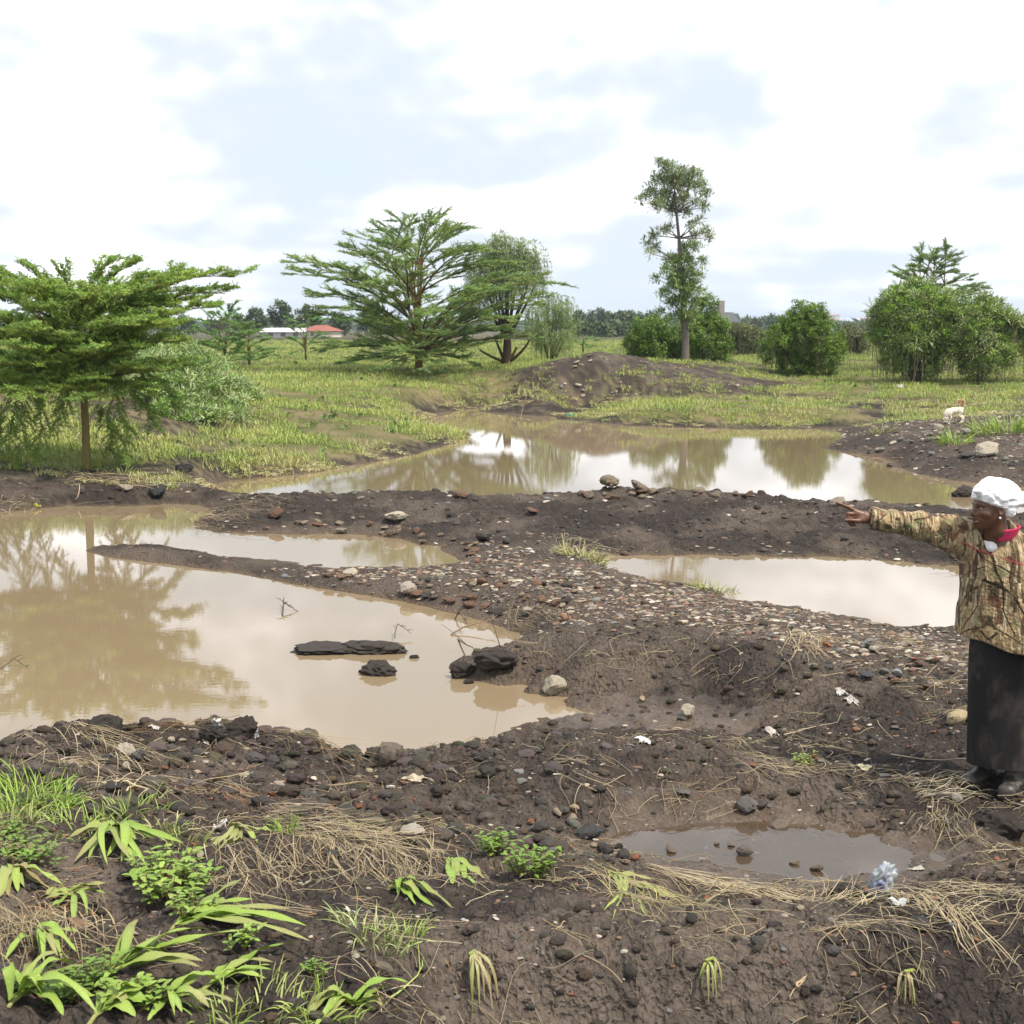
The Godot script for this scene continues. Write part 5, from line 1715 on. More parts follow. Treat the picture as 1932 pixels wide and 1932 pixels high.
# young maize flattened by the flood: each leaf is a part. leaves: [u, v] of the tips
func maize(u: float, v: float, tips: Array, width: float, label: String, lift := 0.06, hang := 0.0, c1 := GREEN, c2 := LIME) -> void:
	var p := spot(u, v)
	var o := thing("maize_seedling", label, "seedling", p)
	var st := Build.new()
	var d0 := ground_dir(u, v, tips[0][0], tips[0][1]).normalized()
	var path := PackedVector3Array([Vector3(0, -0.03, 0) - d0 * 0.05, Vector3(0, 0.015, 0), Vector3(0, 0.03, 0) + d0 * 0.06])
	st.tube(path, PackedFloat32Array([0.009, 0.008, 0.006]), 6, Color(0.42, 0.36, 0.16), LIME)
	part(o, "stalk", st.mesh(), M.corn)
	var more := tips.duplicate()
	if hang == 0.0:
		for t in tips:
			more.append([lerpf(u, t[0], rnd(0.5, 0.85)) + rnd(-25, 25), lerpf(v, t[1], rnd(0.5, 0.85)) + rnd(-12, 12)])
	for t in more:
		var e := ground_dir(u, v, t[0], t[1])
		var b := Build.new()
		var c := c1.lerp(c2, rng.randf())
		var start := p + Vector3(rnd(-0.01, 0.01), 0.02, rnd(-0.01, 0.01)) + d0 * rnd(0.0, 0.06)
		var tip := c.lerp(LIME, 0.5) if rng.randf() < 0.6 else c.lerp(STRAW, 0.75)
		strand(b, p, start, e, e.length() * 1.12, width * rnd(0.6, 1.0) * p.length() / 5.5, lift * rnd(0.2, 0.75), rnd(-0.8, 0.8), 14, c, tip, 0.35, 0.32, hang)
		part(o, "leaf", b.mesh(), M.corn)

# a mat or hank of dead grass
func straw(u: float, v: float, u2: float, v2: float, count: int, width: float, spread: float, lift: float, called: String, label: String, category: String, c1: Color, c2: Color, hang := 0.0, thin := 0.005, curl := 0.9) -> void:
	var p := spot(u, v)
	var b := Build.new()
	var e := ground_dir(u, v, u2, v2)
	var side := e.normalized().cross(Vector3.UP)
	for i in int(count * 0.55):
		var s := p + side * rng.randfn() * width * 0.75 + e * rnd(-0.15, 0.75)
		s.y = ground(s.x, -s.z) + 0.01 + absf(rng.randfn()) * lift * 0.25
		var dir := e.normalized().rotated(Vector3.UP, rng.randfn() * spread * 0.85)
		var c := c1.lerp(c2, rng.randf()) * rnd(0.55, 1.0)
		strand(b, p, s, dir, e.length() * rnd(0.2, 0.75), thin * rnd(0.35, 0.85), lift * rnd(0.05, 0.6), rng.randfn() * curl, 9, hue(c, 0.15), hue(c, 0.2), 0.25, 0.0, hang)
	single(called, b.mesh(), M.straw, Transform3D(Basis.IDENTITY, p), label, category)

# upright grass tuft
func grass_tuft(u: float, v: float, r: float, tall: float, blades: int, label: String, c1: Color, c2: Color, lean := 0.6, wide := 0.006) -> void:
	var p := spot(u, v)
	var b := Build.new()
	for i in blades:
		var a := rnd(0, TAU)
		var rr := sqrt(rng.randf()) * r
		var q := Vector3(cos(a) * rr, 0, sin(a) * rr * 0.8)
		q.y = ground(p.x + q.x, -(p.z + q.z)) - p.y - 0.01
		var d := Vector3(cos(a) * lean * rnd(0.0, 1.2) + rnd(-0.3, 0.3), 1.0, sin(a) * lean * rnd(0.0, 1.2) + rnd(-0.3, 0.3)).normalized()
		var c := hue(c1.lerp(c2, rng.randf()), 0.15)
		b.blade(q, d, Vector3(rnd(-1, 1), 0.2, rnd(-1, 1)), tall * rnd(0.45, 1.15), wide * rnd(0.7, 1.3), rnd(0.5, 2.2), 5, c * 0.85, 0.2, 0.0, c)
	single("grass_tuft", b.mesh(), M.grass, Transform3D(Basis.IDENTITY, p), label, "grass tuft")

# leafy weed: stems with oval leaves, each leaf its own face pair
func weed(u: float, v: float, r: float, tall: float, stems: int, leaf: float, label: String, c1: Color, c2: Color) -> void:
	var p := spot(u, v)
	var o := thing("leafy_weed", label, "weed", p)
	var sb := Build.new()
	var lb := Build.new()
	for i in stems:
		var a := rnd(0, TAU)
		var rr := sqrt(rng.randf()) * r
		var q := Vector3(cos(a) * rr * 0.6, 0, sin(a) * rr * 0.5)
		q.y = ground(p.x + q.x, -(p.z + q.z)) - p.y
		var e := q + Vector3(cos(a) * rr * 0.5 + rnd(-0.03, 0.03), tall * rnd(0.5, 1.1), sin(a) * rr * 0.4 + rnd(-0.03, 0.03))
		var path := bezier(q, q.lerp(e, 0.5) + Vector3(rnd(-0.02, 0.02), 0.01, rnd(-0.02, 0.02)), e, 4)
		sb.tube(path, tapered(4, 0.003, 0.0015), 4, Color(0.20, 0.14, 0.06))
		for k in 7:
			var t := 0.25 + 0.75 * k / 6.0
			var x := t * 4.0
			var j := mini(int(x), 3)
			var g := path[j].lerp(path[j + 1], x - j)
			var an := k * 2.4 + a
			var d := Vector3(cos(an), rnd(0.1, 0.6), sin(an)).normalized()
			lb.blade(g, d, Vector3.UP, leaf * rnd(0.6, 1.15), leaf * rnd(0.38, 0.55), 0.5, 4, hue(c1.lerp(c2, rng.randf()), 0.12), 0.45, 0.2)
	part(o, "stem", sb.mesh(), M.twig)
	var f := part(o, "foliage", lb.mesh(), M.corn)
	f.set_meta("kind", "stuff")

# forked twig or root
func twig(pts: Array, r: float, col: Color, forks: int, label: String, called := "twig", lift := 0.02) -> void:
	var w: Array[Vector3] = []
	for q in pts:
		var s := spot(q[0], q[1])
		s.y = maxf(s.y, -0.02) + (float(q[2]) if q.size() > 2 else lift)
		w.append(s)
	var base := w[0]
	var b := Build.new()
	var path := PackedVector3Array()
	for i in w.size() - 1:
		for k in 4:
			path.append(w[i].lerp(w[i + 1], k / 4.0) - base + Vector3(rnd(-1, 1), rnd(-0.5, 0.5), rnd(-1, 1)) * r * 1.2)
	path.append(w[w.size() - 1] - base)
	b.tube(path, tapered(path.size() - 1, r, r * 0.35), 5, col)
	var total := base.distance_to(w[w.size() - 1])
	for f in forks:
		var i := 1 + rng.randi() % (path.size() - 1)
		var d := (path[mini(i + 1, path.size() - 1)] - path[i - 1]).normalized().rotated(Vector3.UP, rnd(-1.2, 1.2)) + Vector3(0, rnd(0.0, 0.7), 0)
		var e := path[i] + d * total * rnd(0.12, 0.35)
		b.tube(bezier(path[i], path[i].lerp(e, 0.5) + Vector3(0, 0.02, 0), e, 4), tapered(4, r * 0.55, r * 0.2), 4, col)
	single(called, b.mesh(), M.twig, Transform3D(Basis.IDENTITY, base), label, "twig" if called == "twig" else "root")

func build_plants() -> void:
	# single straws and root fibres lying about everywhere
	var kinds := []
	for q in 3:
		var sb := Build.new()
		var pp := PackedVector3Array()
		for i in 7:
			var t := i / 6.0
			pp.append(Vector3(t - 0.5, 0.02 * sin(t * 9.0 + q) + 0.03 * sin(t * PI), (0.10 + 0.12 * q) * sin(t * 3.0 + q)))
		sb.tube(pp, tapered(6, 0.010, 0.006), 3, Color.WHITE)
		kinds.append(sb.mesh())
	var wisp := noise(FastNoiseLite.TYPE_SIMPLEX_SMOOTH, 1.3, 77, 2)
	var xs := [[], [], []]
	var cs := [[], [], []]
	for i in 16000:
		var d := rnd(4.6, 11.5)
		var x := rnd(-0.42, 0.42) * (d + 0.6)
		var k := wisp.get_noise_2d(x, d)
		if rng.randf() > k * 1.3 + 0.12:
			continue
		var y := ground(x, d)
		if y < 0.15:
			continue
		var ln := rnd(0.05, 0.26)
		var up := lie(x, -d)
		var bs := Basis(Quaternion(Vector3.UP, up)) * Basis.from_euler(Vector3(rnd(-0.1, 0.1), rnd(0, TAU), rnd(-0.12, 0.12)))
		xs[i % 3].append(Transform3D(bs * Basis.from_scale(Vector3(ln, 0.26, ln)), Vector3(x, y + 0.008, -d)))
		cs[i % 3].append(hue(STRAW.lerp(PALE, rng.randf()) * rnd(0.5, 1.0), 0.2))
	for q in 3:
		var so := scatter(self, numbered("straw_litter"), kinds[q], M.straw, xs[q], cs[q])
		tag(so, ["loose single straws strewn over the churned mud", "bent single straws strewn over the churned mud", "curly root fibres strewn over the churned mud"][q], "straw")
	# maize
	maize(222, 1562, [[155, 1630], [185, 1645], [238, 1640], [312, 1618], [262, 1632], [160, 1596], [290, 1590]], 0.045, "flattened maize seedling with leaves fanned over the earth above the leafy weed", 0.09)
	maize(328, 1756, [[475, 1708], [548, 1762], [552, 1802], [500, 1790], [440, 1725], [520, 1742]], 0.05, "maize seedling lying with its leaves swept along the ground below the leafy weed", 0.07)
	maize(204, 1846, [[420, 1800], [395, 1812], [352, 1846], [330, 1800], [290, 1822], [260, 1792]], 0.05, "maize seedling lying beside the reddish low weed", 0.08)
	maize(384, 1874, [[532, 1814], [520, 1836], [470, 1822], [500, 1850]], 0.045, "maize seedling with pale bare stalk stretched out on dark earth", 0.05)
	maize(24, 1898, [[150, 1862], [170, 1915], [90, 1830], [10, 1835], [60, 1925], [130, 1900], [-30, 1870]], 0.055, "maize seedling with broad arching leaves next to the dry grass tussock", 0.12)
	maize(180, 1925, [[290, 1888], [300, 1925], [250, 1945], [220, 1880]], 0.075, "maize seedling with the broadest leaves half hidden by low weeds", 0.1)
	maize(846, 1622, [[846, 1690], [880, 1692], [900, 1684], [938, 1676], [860, 1668], [925, 1660]], 0.05, "maize seedling drooping over the step of the bank beside the green weeds", 0.05, 0.8)
	maize(738, 1680, [[852, 1700], [775, 1716], [800, 1672]], 0.04, "small maize seedling with one leaf arched over bare mud", 0.07)
	maize(690, 1902, [[560, 1900], [600, 1918], [760, 1870], [740, 1935], [640, 1890]], 0.05, "maize seedling lying at the lip of the earth cut", 0.06)
	maize(895, 1802, [[880, 1880], [884, 1905], [892, 1925], [900, 1930], [912, 1900], [925, 1915], [938, 1930], [950, 1925], [965, 1890], [905, 1870], [958, 1910]], 0.016, "half-dead maize seedling hanging down the earth cut beside bare roots", 0.02, 0.9, Color(0.36, 0.36, 0.12), PALE)
	maize(1345, 1815, [[1325, 1880], [1340, 1930], [1350, 1910], [1360, 1925], [1375, 1900], [1330, 1900], [1385, 1880]], 0.016, "withered maize seedling hanging down the middle of the earth cut", 0.02, 0.9, STRAW, LIME)
	maize(1722, 1838, [[1695, 1900], [1700, 1930], [1715, 1915], [1725, 1928], [1745, 1905], [1735, 1925]], 0.016, "withered maize seedling hanging down the earth cut by the tangle of straw", 0.02, 0.9, STRAW, PALE)
	maize(20, 1640, [[60, 1700], [90, 1680], [10, 1705], [45, 1660]], 0.045, "yellowing maize seedling beside the grey wilted leaf", 0.06, 0.0, LIME, STRAW)
	maize(1150, 1650, [[1210, 1690], [1250, 1712], [1225, 1716], [1190, 1700]], 0.03, "yellow-green maize shoot lying with its straw before the puddle", 0.03, 0.0, LIME, STRAW)
	maize(120, 1700, [[190, 1690], [175, 1735], [120, 1750], [60, 1715]], 0.035, "small maize seedling beside the brown dry grass", 0.05)
	maize(440, 1560, [[500, 1580], [470, 1605], [420, 1600]], 0.03, "thin maize shoot beside the curled white plastic", 0.04, 0.0, LIME, STRAW)
	maize(60, 1780, [[140, 1800], [110, 1830], [20, 1820], [70, 1840]], 0.045, "maize seedling under the arched dry grass tussock", 0.08)
	maize(300, 1905, [[400, 1880], [420, 1915], [350, 1935], [280, 1935]], 0.05, "maize seedling between the low weeds and the lip of the cut", 0.08)
	# leafy weeds
	weed(60, 1625, 0.14, 0.08, 26, 0.035, "low spreading weed beside the yellowing maize", Color(0.17, 0.27, 0.06), GREEN)
	weed(370, 1735, 0.09, 0.09, 16, 0.04, "leafy weed over the swept maize leaves", GREEN, LIME)
	weed(110, 1885, 0.10, 0.08, 18, 0.04, "leafy weed in the shade of the arching maize", Color(0.17, 0.28, 0.05), GREEN)
	weed(20, 1590, 0.12, 0.07, 20, 0.03, "low weed at the foot of the dull green tuft", Color(0.18, 0.27, 0.07), GREEN)
	weed(330, 1680, 0.18, 0.12, 34, 0.05, "bushy bright green weed with oval leaves on the dark earth", GREEN, LIME)
	weed(285, 1660, 0.09, 0.12, 12, 0.05, "leafy green weed leaning on the bushy one", GREEN, LIME)
	weed(165, 1866, 0.13, 0.09, 24, 0.035, "low reddish-stemmed weed between two maize seedlings", Color(0.16, 0.26, 0.05), GREEN)
	weed(1000, 1650, 0.11, 0.12, 26, 0.04, "green weed with slim leaves hanging over the step by the drooping maize", Color(0.18, 0.30, 0.05), GREEN)
	weed(940, 1612, 0.10, 0.10, 18, 0.04, "green weed with slim leaves on top of the step by the drooping maize", Color(0.18, 0.30, 0.05), GREEN)
	weed(455, 1790, 0.05, 0.07, 8, 0.04, "tiny clover-like weed between maize leaves", GREEN, LIME)
	weed(590, 1832, 0.05, 0.05, 9, 0.025, "tiny weed sprout by the round brown stone", Color(0.16, 0.27, 0.05), GREEN)
	weed(90, 1540, 0.16, 0.08, 26, 0.03, "spreading low weed under the tall green grass tuft", Color(0.17, 0.27, 0.06), GREEN)
	weed(1520, 1440, 0.07, 0.05, 12, 0.03, "small olive weed beside the dry hank on the bank's edge", Color(0.20, 0.24, 0.07), LIME)
	weed(240, 1900, 0.10, 0.10, 16, 0.045, "leafy weed crowding the broadest maize seedling", GREEN, LIME)
	# green grass
	grass_tuft(45, 1530, 0.22, 0.2, 210, "tall bright green grass tuft on the near bank", GREEN, LIME)
	grass_tuft(125, 1520, 0.10, 0.16, 70, "fresh green grass tuft beside slate-grey stone", GREEN, LIME)
	grass_tuft(250, 1535, 0.16, 0.13, 130, "thin green grass tuft below the pale dry root", Color(0.20, 0.30, 0.07), Color(0.34, 0.40, 0.14), 0.9)
	grass_tuft(15, 1560, 0.2, 0.13, 120, "dull green grass tuft at the foot of the tallest tuft", Color(0.24, 0.30, 0.09), Color(0.36, 0.38, 0.17), 0.9)
	grass_tuft(700, 1775, 0.13, 0.15, 100, "pale spiky grass tuft on the lip of the earth cut", Color(0.30, 0.40, 0.14), Color(0.45, 0.48, 0.26), 0.9)
	grass_tuft(765, 1775, 0.09, 0.11, 50, "thin grass tuft trailing over the earth cut", Color(0.24, 0.36, 0.08), LIME, 1.0)
	grass_tuft(500, 1915, 0.16, 0.12, 110, "pale grass tuft at the lip of the cut near the seedlings", Color(0.28, 0.36, 0.10), Color(0.45, 0.46, 0.22), 1.0)
	grass_tuft(610, 1915, 0.14, 0.10, 90, "mixed grass tuft under the lying maize at the cut", Color(0.28, 0.38, 0.08), LIME, 1.0)
	grass_tuft(350, 1585, 0.10, 0.09, 60, "sparse grass tuft beside dark pebbles", Color(0.24, 0.32, 0.09), Color(0.42, 0.40, 0.2), 1.0)
	grass_tuft(535, 1570, 0.05, 0.14, 30, "single upright green tuft in the straw mat", GREEN, LIME, 0.4)
	grass_tuft(1098, 1052, 0.26, 0.24, 160, "pale green grass tussock at the head of the second pond", Color(0.30, 0.33, 0.12), Color(0.50, 0.46, 0.26), 1.0, 0.010)
	grass_tuft(1345, 1112, 0.26, 0.16, 110, "fresh grass tussock on the shore of the second pond", Color(0.24, 0.32, 0.09), Color(0.42, 0.40, 0.18), 0.9, 0.010)
	grass_tuft(1380, 1118, 0.2, 0.08, 60, "straw tussock on the shore of the second pond", STRAW, PALE, 1.2, 0.010)
	grass_tuft(1800, 836, 0.32, 0.42, 120, "green grass tussock on the slope of the dog's mound", Color(0.22, 0.34, 0.07), LIME, 0.8, 0.016)
	grass_tuft(1905, 815, 0.8, 0.55, 260, "large green grass clump at the edge of the dog's mound", Color(0.20, 0.31, 0.06), LIME, 0.7, 0.018)
	grass_tuft(1662, 818, 0.25, 0.35, 50, "grass sprout on the tip of the dog's mound", Color(0.25, 0.33, 0.1), STRAW, 0.8, 0.014)
	grass_tuft(150, 1560, 0.16, 0.12, 110, "fresh grass tuft between the tall tuft and the fanned maize", Color(0.22, 0.32, 0.08), LIME, 0.9)
	grass_tuft(300, 1560, 0.12, 0.10, 70, "thin grass tuft under the pale dry root's end", Color(0.24, 0.32, 0.09), Color(0.42, 0.40, 0.2), 1.0)
	grass_tuft(60, 1500, 0.2, 0.16, 130, "bright grass tuft on the edge of the near bank", GREEN, LIME, 0.8)
	grass_tuft(420, 1925, 0.14, 0.10, 80, "grass tuft beside the pale bare maize stalk", Color(0.24, 0.34, 0.08), LIME, 1.0)
	# straw, hanks and mats
	straw(510, 1548, 780, 1600, 260, 0.10, 0.35, 0.05, "straw_mat", "thick dry grass mat draped along the near bank's step", "dry grass", STRAW, PALE)
	straw(560, 1570, 640, 1672, 240, 0.30, 0.5, 0.05, "straw_mat", "dry grass mat hanging down below the long olive-grey stone", "dry grass", STRAW * 0.75, STRAW, 0.7)
	straw(650, 1580, 720, 1660, 240, 0.28, 0.5, 0.05, "straw_mat", "dry grass mat hanging down below the pitted whitish stone", "dry grass", STRAW * 0.8, PALE, 0.7)
	straw(760, 1600, 800, 1668, 200, 0.22, 0.5, 0.04, "straw_mat", "fine dry grass fringe beside the drooping maize", "dry grass", STRAW, PALE * 0.9, 0.7, 0.004)
	straw(425, 1600, 440, 1700, 90, 0.14, 0.5, 0.04, "straw_mat", "loose dry stalks below the leafy weed's stones", "dry grass", STRAW, PALE * 0.9, 0.2)
	straw(125, 1372, 260, 1440, 120, 0.05, 0.22, 0.08, "straw_hank", "arched hank of dry stalks over the near bank's crest", "dry grass", STRAW, PALE, 0.0, 0.006, 0.4)
	straw(140, 1425, 330, 1500, 90, 0.10, 0.3, 0.05, "straw_hank", "long hank of dry stalks lying past the whitish block", "dry grass", STRAW, PALE, 0.0, 0.006, 0.5)
	straw(100, 1440, 200, 1450, 110, 0.18, 0.6, 0.03, "straw_mat", "brown straw litter on the near bank", "dry grass", STRAW * 0.7, STRAW, 0.0, 0.005)
	straw(240, 1385, 430, 1368, 170, 0.05, 0.16, 0.03, "root_hank", "reddish fibrous roots combed along the near bank's crest", "roots", RUSTY, STRAW * 0.8, 0.0, 0.0035, 0.4)
	straw(330, 1480, 520, 1535, 90, 0.08, 0.25, 0.02, "root_hank", "rusty thin roots trailing down the crumbly slope", "roots", RUSTY, RUSTY * 1.3, 0.0, 0.003, 0.5)
	straw(500, 1383, 700, 1432, 150, 0.05, 0.2, 0.03, "root_hank", "tan fibrous roots along the crest towards the wedge rock", "roots", STRAW * 0.75, STRAW, 0.0, 0.0035, 0.4)
	straw(600, 1400, 740, 1480, 60, 0.05, 0.3, 0.03, "root_hank", "tan roots hanging from the crest above crumbly clods", "roots", RUSTY * 1.2, STRAW, 0.1, 0.004, 0.6)
	straw(1250, 1648, 1500, 1698, 240, 0.06, 0.18, 0.03, "straw_hank", "combed hank of straw lying along the puddle's front rim", "dry grass", STRAW, PALE, 0.0, 0.005, 0.4)
	straw(1140, 1640, 1260, 1715, 130, 0.12, 0.4, 0.03, "straw_hank", "straw hank with green blades running down from the pebbles", "dry grass", STRAW, Color(0.42, 0.42, 0.14), 0.0, 0.005, 0.5)
	straw(1690, 1690, 1830, 1785, 110, 0.045, 0.07, 0.05, "stalk_bundle", "thick bundle of dry stalks leading away from the pale blue bag", "dry grass", STRAW, PALE, 0.0, 0.008, 0.1)
	straw(1590, 1740, 1810, 1780, 150, 0.22, 0.5, 0.04, "straw_mat", "tangle of straw beneath the stalk bundle", "dry grass", STRAW * 0.8, PALE, 0.0, 0.005)
	straw(1932, 1690, 1740, 1715, 240, 0.30, 0.5, 0.05, "straw_mat", "tangled straw and roots on the mud right of the pale blue bag".replace(" right of", " beyond"), "dry grass", STRAW * 0.8, PALE, 0.0, 0.005, 1.6)
	straw(1540, 1712, 1650, 1690, 70, 0.08, 0.3, 0.02, "straw_hank", "thin straw hank under the pale blue bag", "dry grass", STRAW, PALE, 0.0, 0.005)
	straw(1730, 1500, 1850, 1504, 190, 0.07, 0.45, 0.05, "straw_mat", "dry bristly grass clump at the woman's boots", "dry grass", PALE, Color(0.62, 0.56, 0.42), 0.0, 0.005, 0.7)
	straw(1770, 1520, 1760, 1600, 110, 0.10, 0.5, 0.03, "root_hank", "bare roots dangling down the mud step below the woman's boots", "roots", STRAW * 0.8, PALE * 0.8, 0.4, 0.005, 1.0)
	straw(1640, 1470, 1760, 1490, 90, 0.15, 0.7, 0.03, "straw_mat", "thin straw strewn beside the bristly clump", "dry grass", STRAW * 0.8, STRAW, 0.0, 0.004)
	straw(1420, 1432, 1530, 1460, 140, 0.06, 0.3, 0.03, "straw_hank", "straw hank combed over the edge of the bank", "dry grass", STRAW, PALE, 0.0, 0.005)
	straw(1480, 1460, 1650, 1470, 40, 0.08, 0.5, 0.04, "straw_hank", "sparse looping straws on the bank above the puddle", "dry grass", STRAW * 0.8, PALE, 0.0, 0.005, 1.6)
	straw(1560, 1490, 1650, 1515, 50, 0.08, 0.4, 0.03, "straw_hank", "small straw wisp on the bank's face", "dry grass", STRAW * 0.8, PALE, 0.0, 0.004)
	straw(1500, 1195, 1535, 1250, 90, 0.10, 0.35, 0.06, "straw_hank", "drooping straw tuft on the mud lobe's gravel", "dry grass", STRAW, PALE, 0.2, 0.007)
	straw(1070, 1016, 1130, 1062, 120, 0.25, 0.4, 0.08, "straw_hank", "dry grass hank on the neck of the gravel spit", "dry grass", STRAW, PALE, 0.0, 0.009)
	straw(1060, 1170, 950, 1165, 100, 0.15, 0.4, 0.05, "straw_hank", "dry twiggy straw at the waterline of the gravel spit", "dry grass", STRAW * 0.6, STRAW, 0.0, 0.006)
	straw(420, 950, 500, 968, 110, 0.35, 0.5, 0.06, "straw_mat", "straw mat on the tip of the middle bank", "dry grass", STRAW * 0.8, STRAW, 0.0, 0.010)
	straw(360, 985, 440, 995, 120, 0.3, 0.6, 0.06, "straw_mat", "brownish straw clump at the waterline of the middle bank's tip", "dry grass", STRAW * 0.7, STRAW, 0.0, 0.010)
	straw(10, 955, 80, 948, 130, 0.4, 0.7, 0.1, "straw_mat", "straw clump at the water's edge near the yellow cup", "dry grass", STRAW * 0.8, PALE, 0.0, 0.012)
	straw(150, 905, 330, 912, 260, 0.5, 0.6, 0.08, "straw_mat", "dry grass litter on the bank below the pond acacia", "dry grass", STRAW, PALE, 0.0, 0.012)
	straw(1890, 1040, 1800, 1062, 160, 0.35, 0.6, 0.06, "straw_mat", "straw and root tangle on the middle bank behind the woman's arm", "dry grass", STRAW * 0.7, STRAW, 0.0, 0.009, 1.2)
	straw(1740, 1360, 1830, 1350, 60, 0.05, 0.25, 0.02, "straw_hank", "pale thin straws beside the yellowish stone", "dry grass", PALE, Color(0.6, 0.55, 0.42), 0.0, 0.004)
	straw(1370, 1400, 1420, 1420, 50, 0.08, 0.7, 0.05, "straw_hank", "bent straws sticking up on the bank's crest", "dry grass", STRAW, PALE, 0.0, 0.005)
	straw(20, 1740, 90, 1830, 240, 0.20, 0.5, 0.12, "straw_mat", "arched dry grass tussock among the seedlings", "dry grass", STRAW * 0.7, STRAW, 0.3, 0.006, 0.5)
	straw(60, 1690, 170, 1700, 130, 0.12, 0.5, 0.05, "straw_mat", "brown dry grass beside the yellowing maize", "dry grass", STRAW * 0.75, RUSTY * 1.4, 0.0, 0.005)
	straw(400, 1690, 780, 1790, 26, 0.03, 0.08, 0.02, "straw_hank", "few long thin stems stretched over bare mud", "dry grass", STRAW, PALE, 0.0, 0.005, 0.3)
	straw(1300, 1735, 1420, 1750, 60, 0.12, 0.6, 0.02, "straw_mat", "flattened muddy straw on bare ground", "dry grass", STRAW * 0.6, STRAW, 0.0, 0.005)
	straw(1280, 1810, 1380, 1830, 60, 0.10, 0.6, 0.03, "root_hank", "bare roots around the withered hanging maize", "roots", STRAW * 0.7, PALE * 0.8, 0.4, 0.004)
	straw(1700, 1850, 1760, 1920, 80, 0.10, 0.5, 0.03, "root_hank", "bare pale roots hanging in the earth cut", "roots", STRAW * 0.8, PALE, 0.6, 0.004)
	straw(1932, 1830, 1870, 1870, 60, 0.12, 0.6, 0.03, "root_hank", "roots at the far end of the earth cut", "roots", STRAW * 0.7, PALE * 0.8, 0.3, 0.004)
	straw(868, 1805, 900, 1880, 36, 0.10, 0.4, 0.02, "root_hank", "thin roots beside the half-dead maize", "roots", RUSTY, STRAW, 0.6, 0.003)
	# twigs and roots
	twig([[195, 1485], [230, 1480], [270, 1492], [300, 1512]], 0.009, Color(0.47, 0.39, 0.26), 3, "pale forked root lying above the thin green tuft", "root")
	twig([[240, 1500], [258, 1480], [272, 1458]], 0.006, Color(0.44, 0.37, 0.25), 2, "pale short root beside cream stone", "root")
	twig([[535, 1218, 0.0], [536, 1200, 0.10], [548, 1202, 0.06], [566, 1204, 0.01]], 0.010, Color(0.09, 0.06, 0.045), 5, "little forked twig poking out of the middle of the near pond")
	twig([[856, 1178, 0.0], [868, 1186, 0.12], [880, 1198, 0.0]], 0.008, Color(0.10, 0.075, 0.06), 8, "bunch of thin twigs rising from the pond by the gravel spit")
	twig([[850, 1240, 0.02], [880, 1226, 0.07], [930, 1204, 0.12]], 0.011, Color(0.20, 0.15, 0.10), 2, "dry stick lying across the water at the mud lobe")
	twig([[865, 1242, 0.02], [900, 1238, 0.04], [960, 1232, 0.05]], 0.008, Color(0.17, 0.12, 0.085), 2, "second dry stick on the mud lobe's tip")
	twig([[745, 1262, 0.05], [752, 1246, 0.12], [776, 1252, 0.06]], 0.007, Color(0.13, 0.10, 0.07), 6, "dead weed sprig on the mud hump in the pond")
	twig([[4, 1330, 0.02], [30, 1322, 0.08], [60, 1328, 0.01]], 0.007, Color(0.11, 0.08, 0.06), 6, "thin twigs floating in the near pond by the bank")
	twig([[1480, 1392], [1530, 1378], [1580, 1368]], 0.004, Color(0.42, 0.35, 0.24), 1, "straight thin stem on the churned mud beside white plastic")
	twig([[1680, 1430], [1760, 1440], [1850, 1436]], 0.004, Color(0.44, 0.37, 0.26), 2, "long thin root lying before the woman's skirt", "root")
	twig([[980, 805, 0.0], [990, 790, 0.5], [1000, 772, 0.9]], 0.02, Color(0.16, 0.12, 0.08), 3, "bare sapling stick leaning in the far pond")
	twig([[955, 812, 0.0], [965, 806, 0.2], [985, 812, 0.0]], 0.015, Color(0.13, 0.10, 0.07), 4, "drowned twigs in the far pond")
	twig([[420, 820, 0.1], [440, 810, 0.3], [470, 806, 0.25]], 0.015, Color(0.20, 0.16, 0.11), 2, "bare branch lying below the leafy heap")
	twig([[1420, 1180], [1180, 1200], [1150, 1212]], 0.004, Color(0.30, 0.24, 0.17), 0, "long straw stem lying on the mud lobe's edge", "root")
	twig([[735, 1895], [790, 1850], [800, 1815]], 0.005, Color(0.30, 0.36, 0.10), 1, "green runner stem hanging off the earth cut", "root")
	twig([[1500, 1870], [1520, 1850], [1490, 1890]], 0.007, Color(0.36, 0.28, 0.17), 2, "curly root in the face of the earth cut", "root")

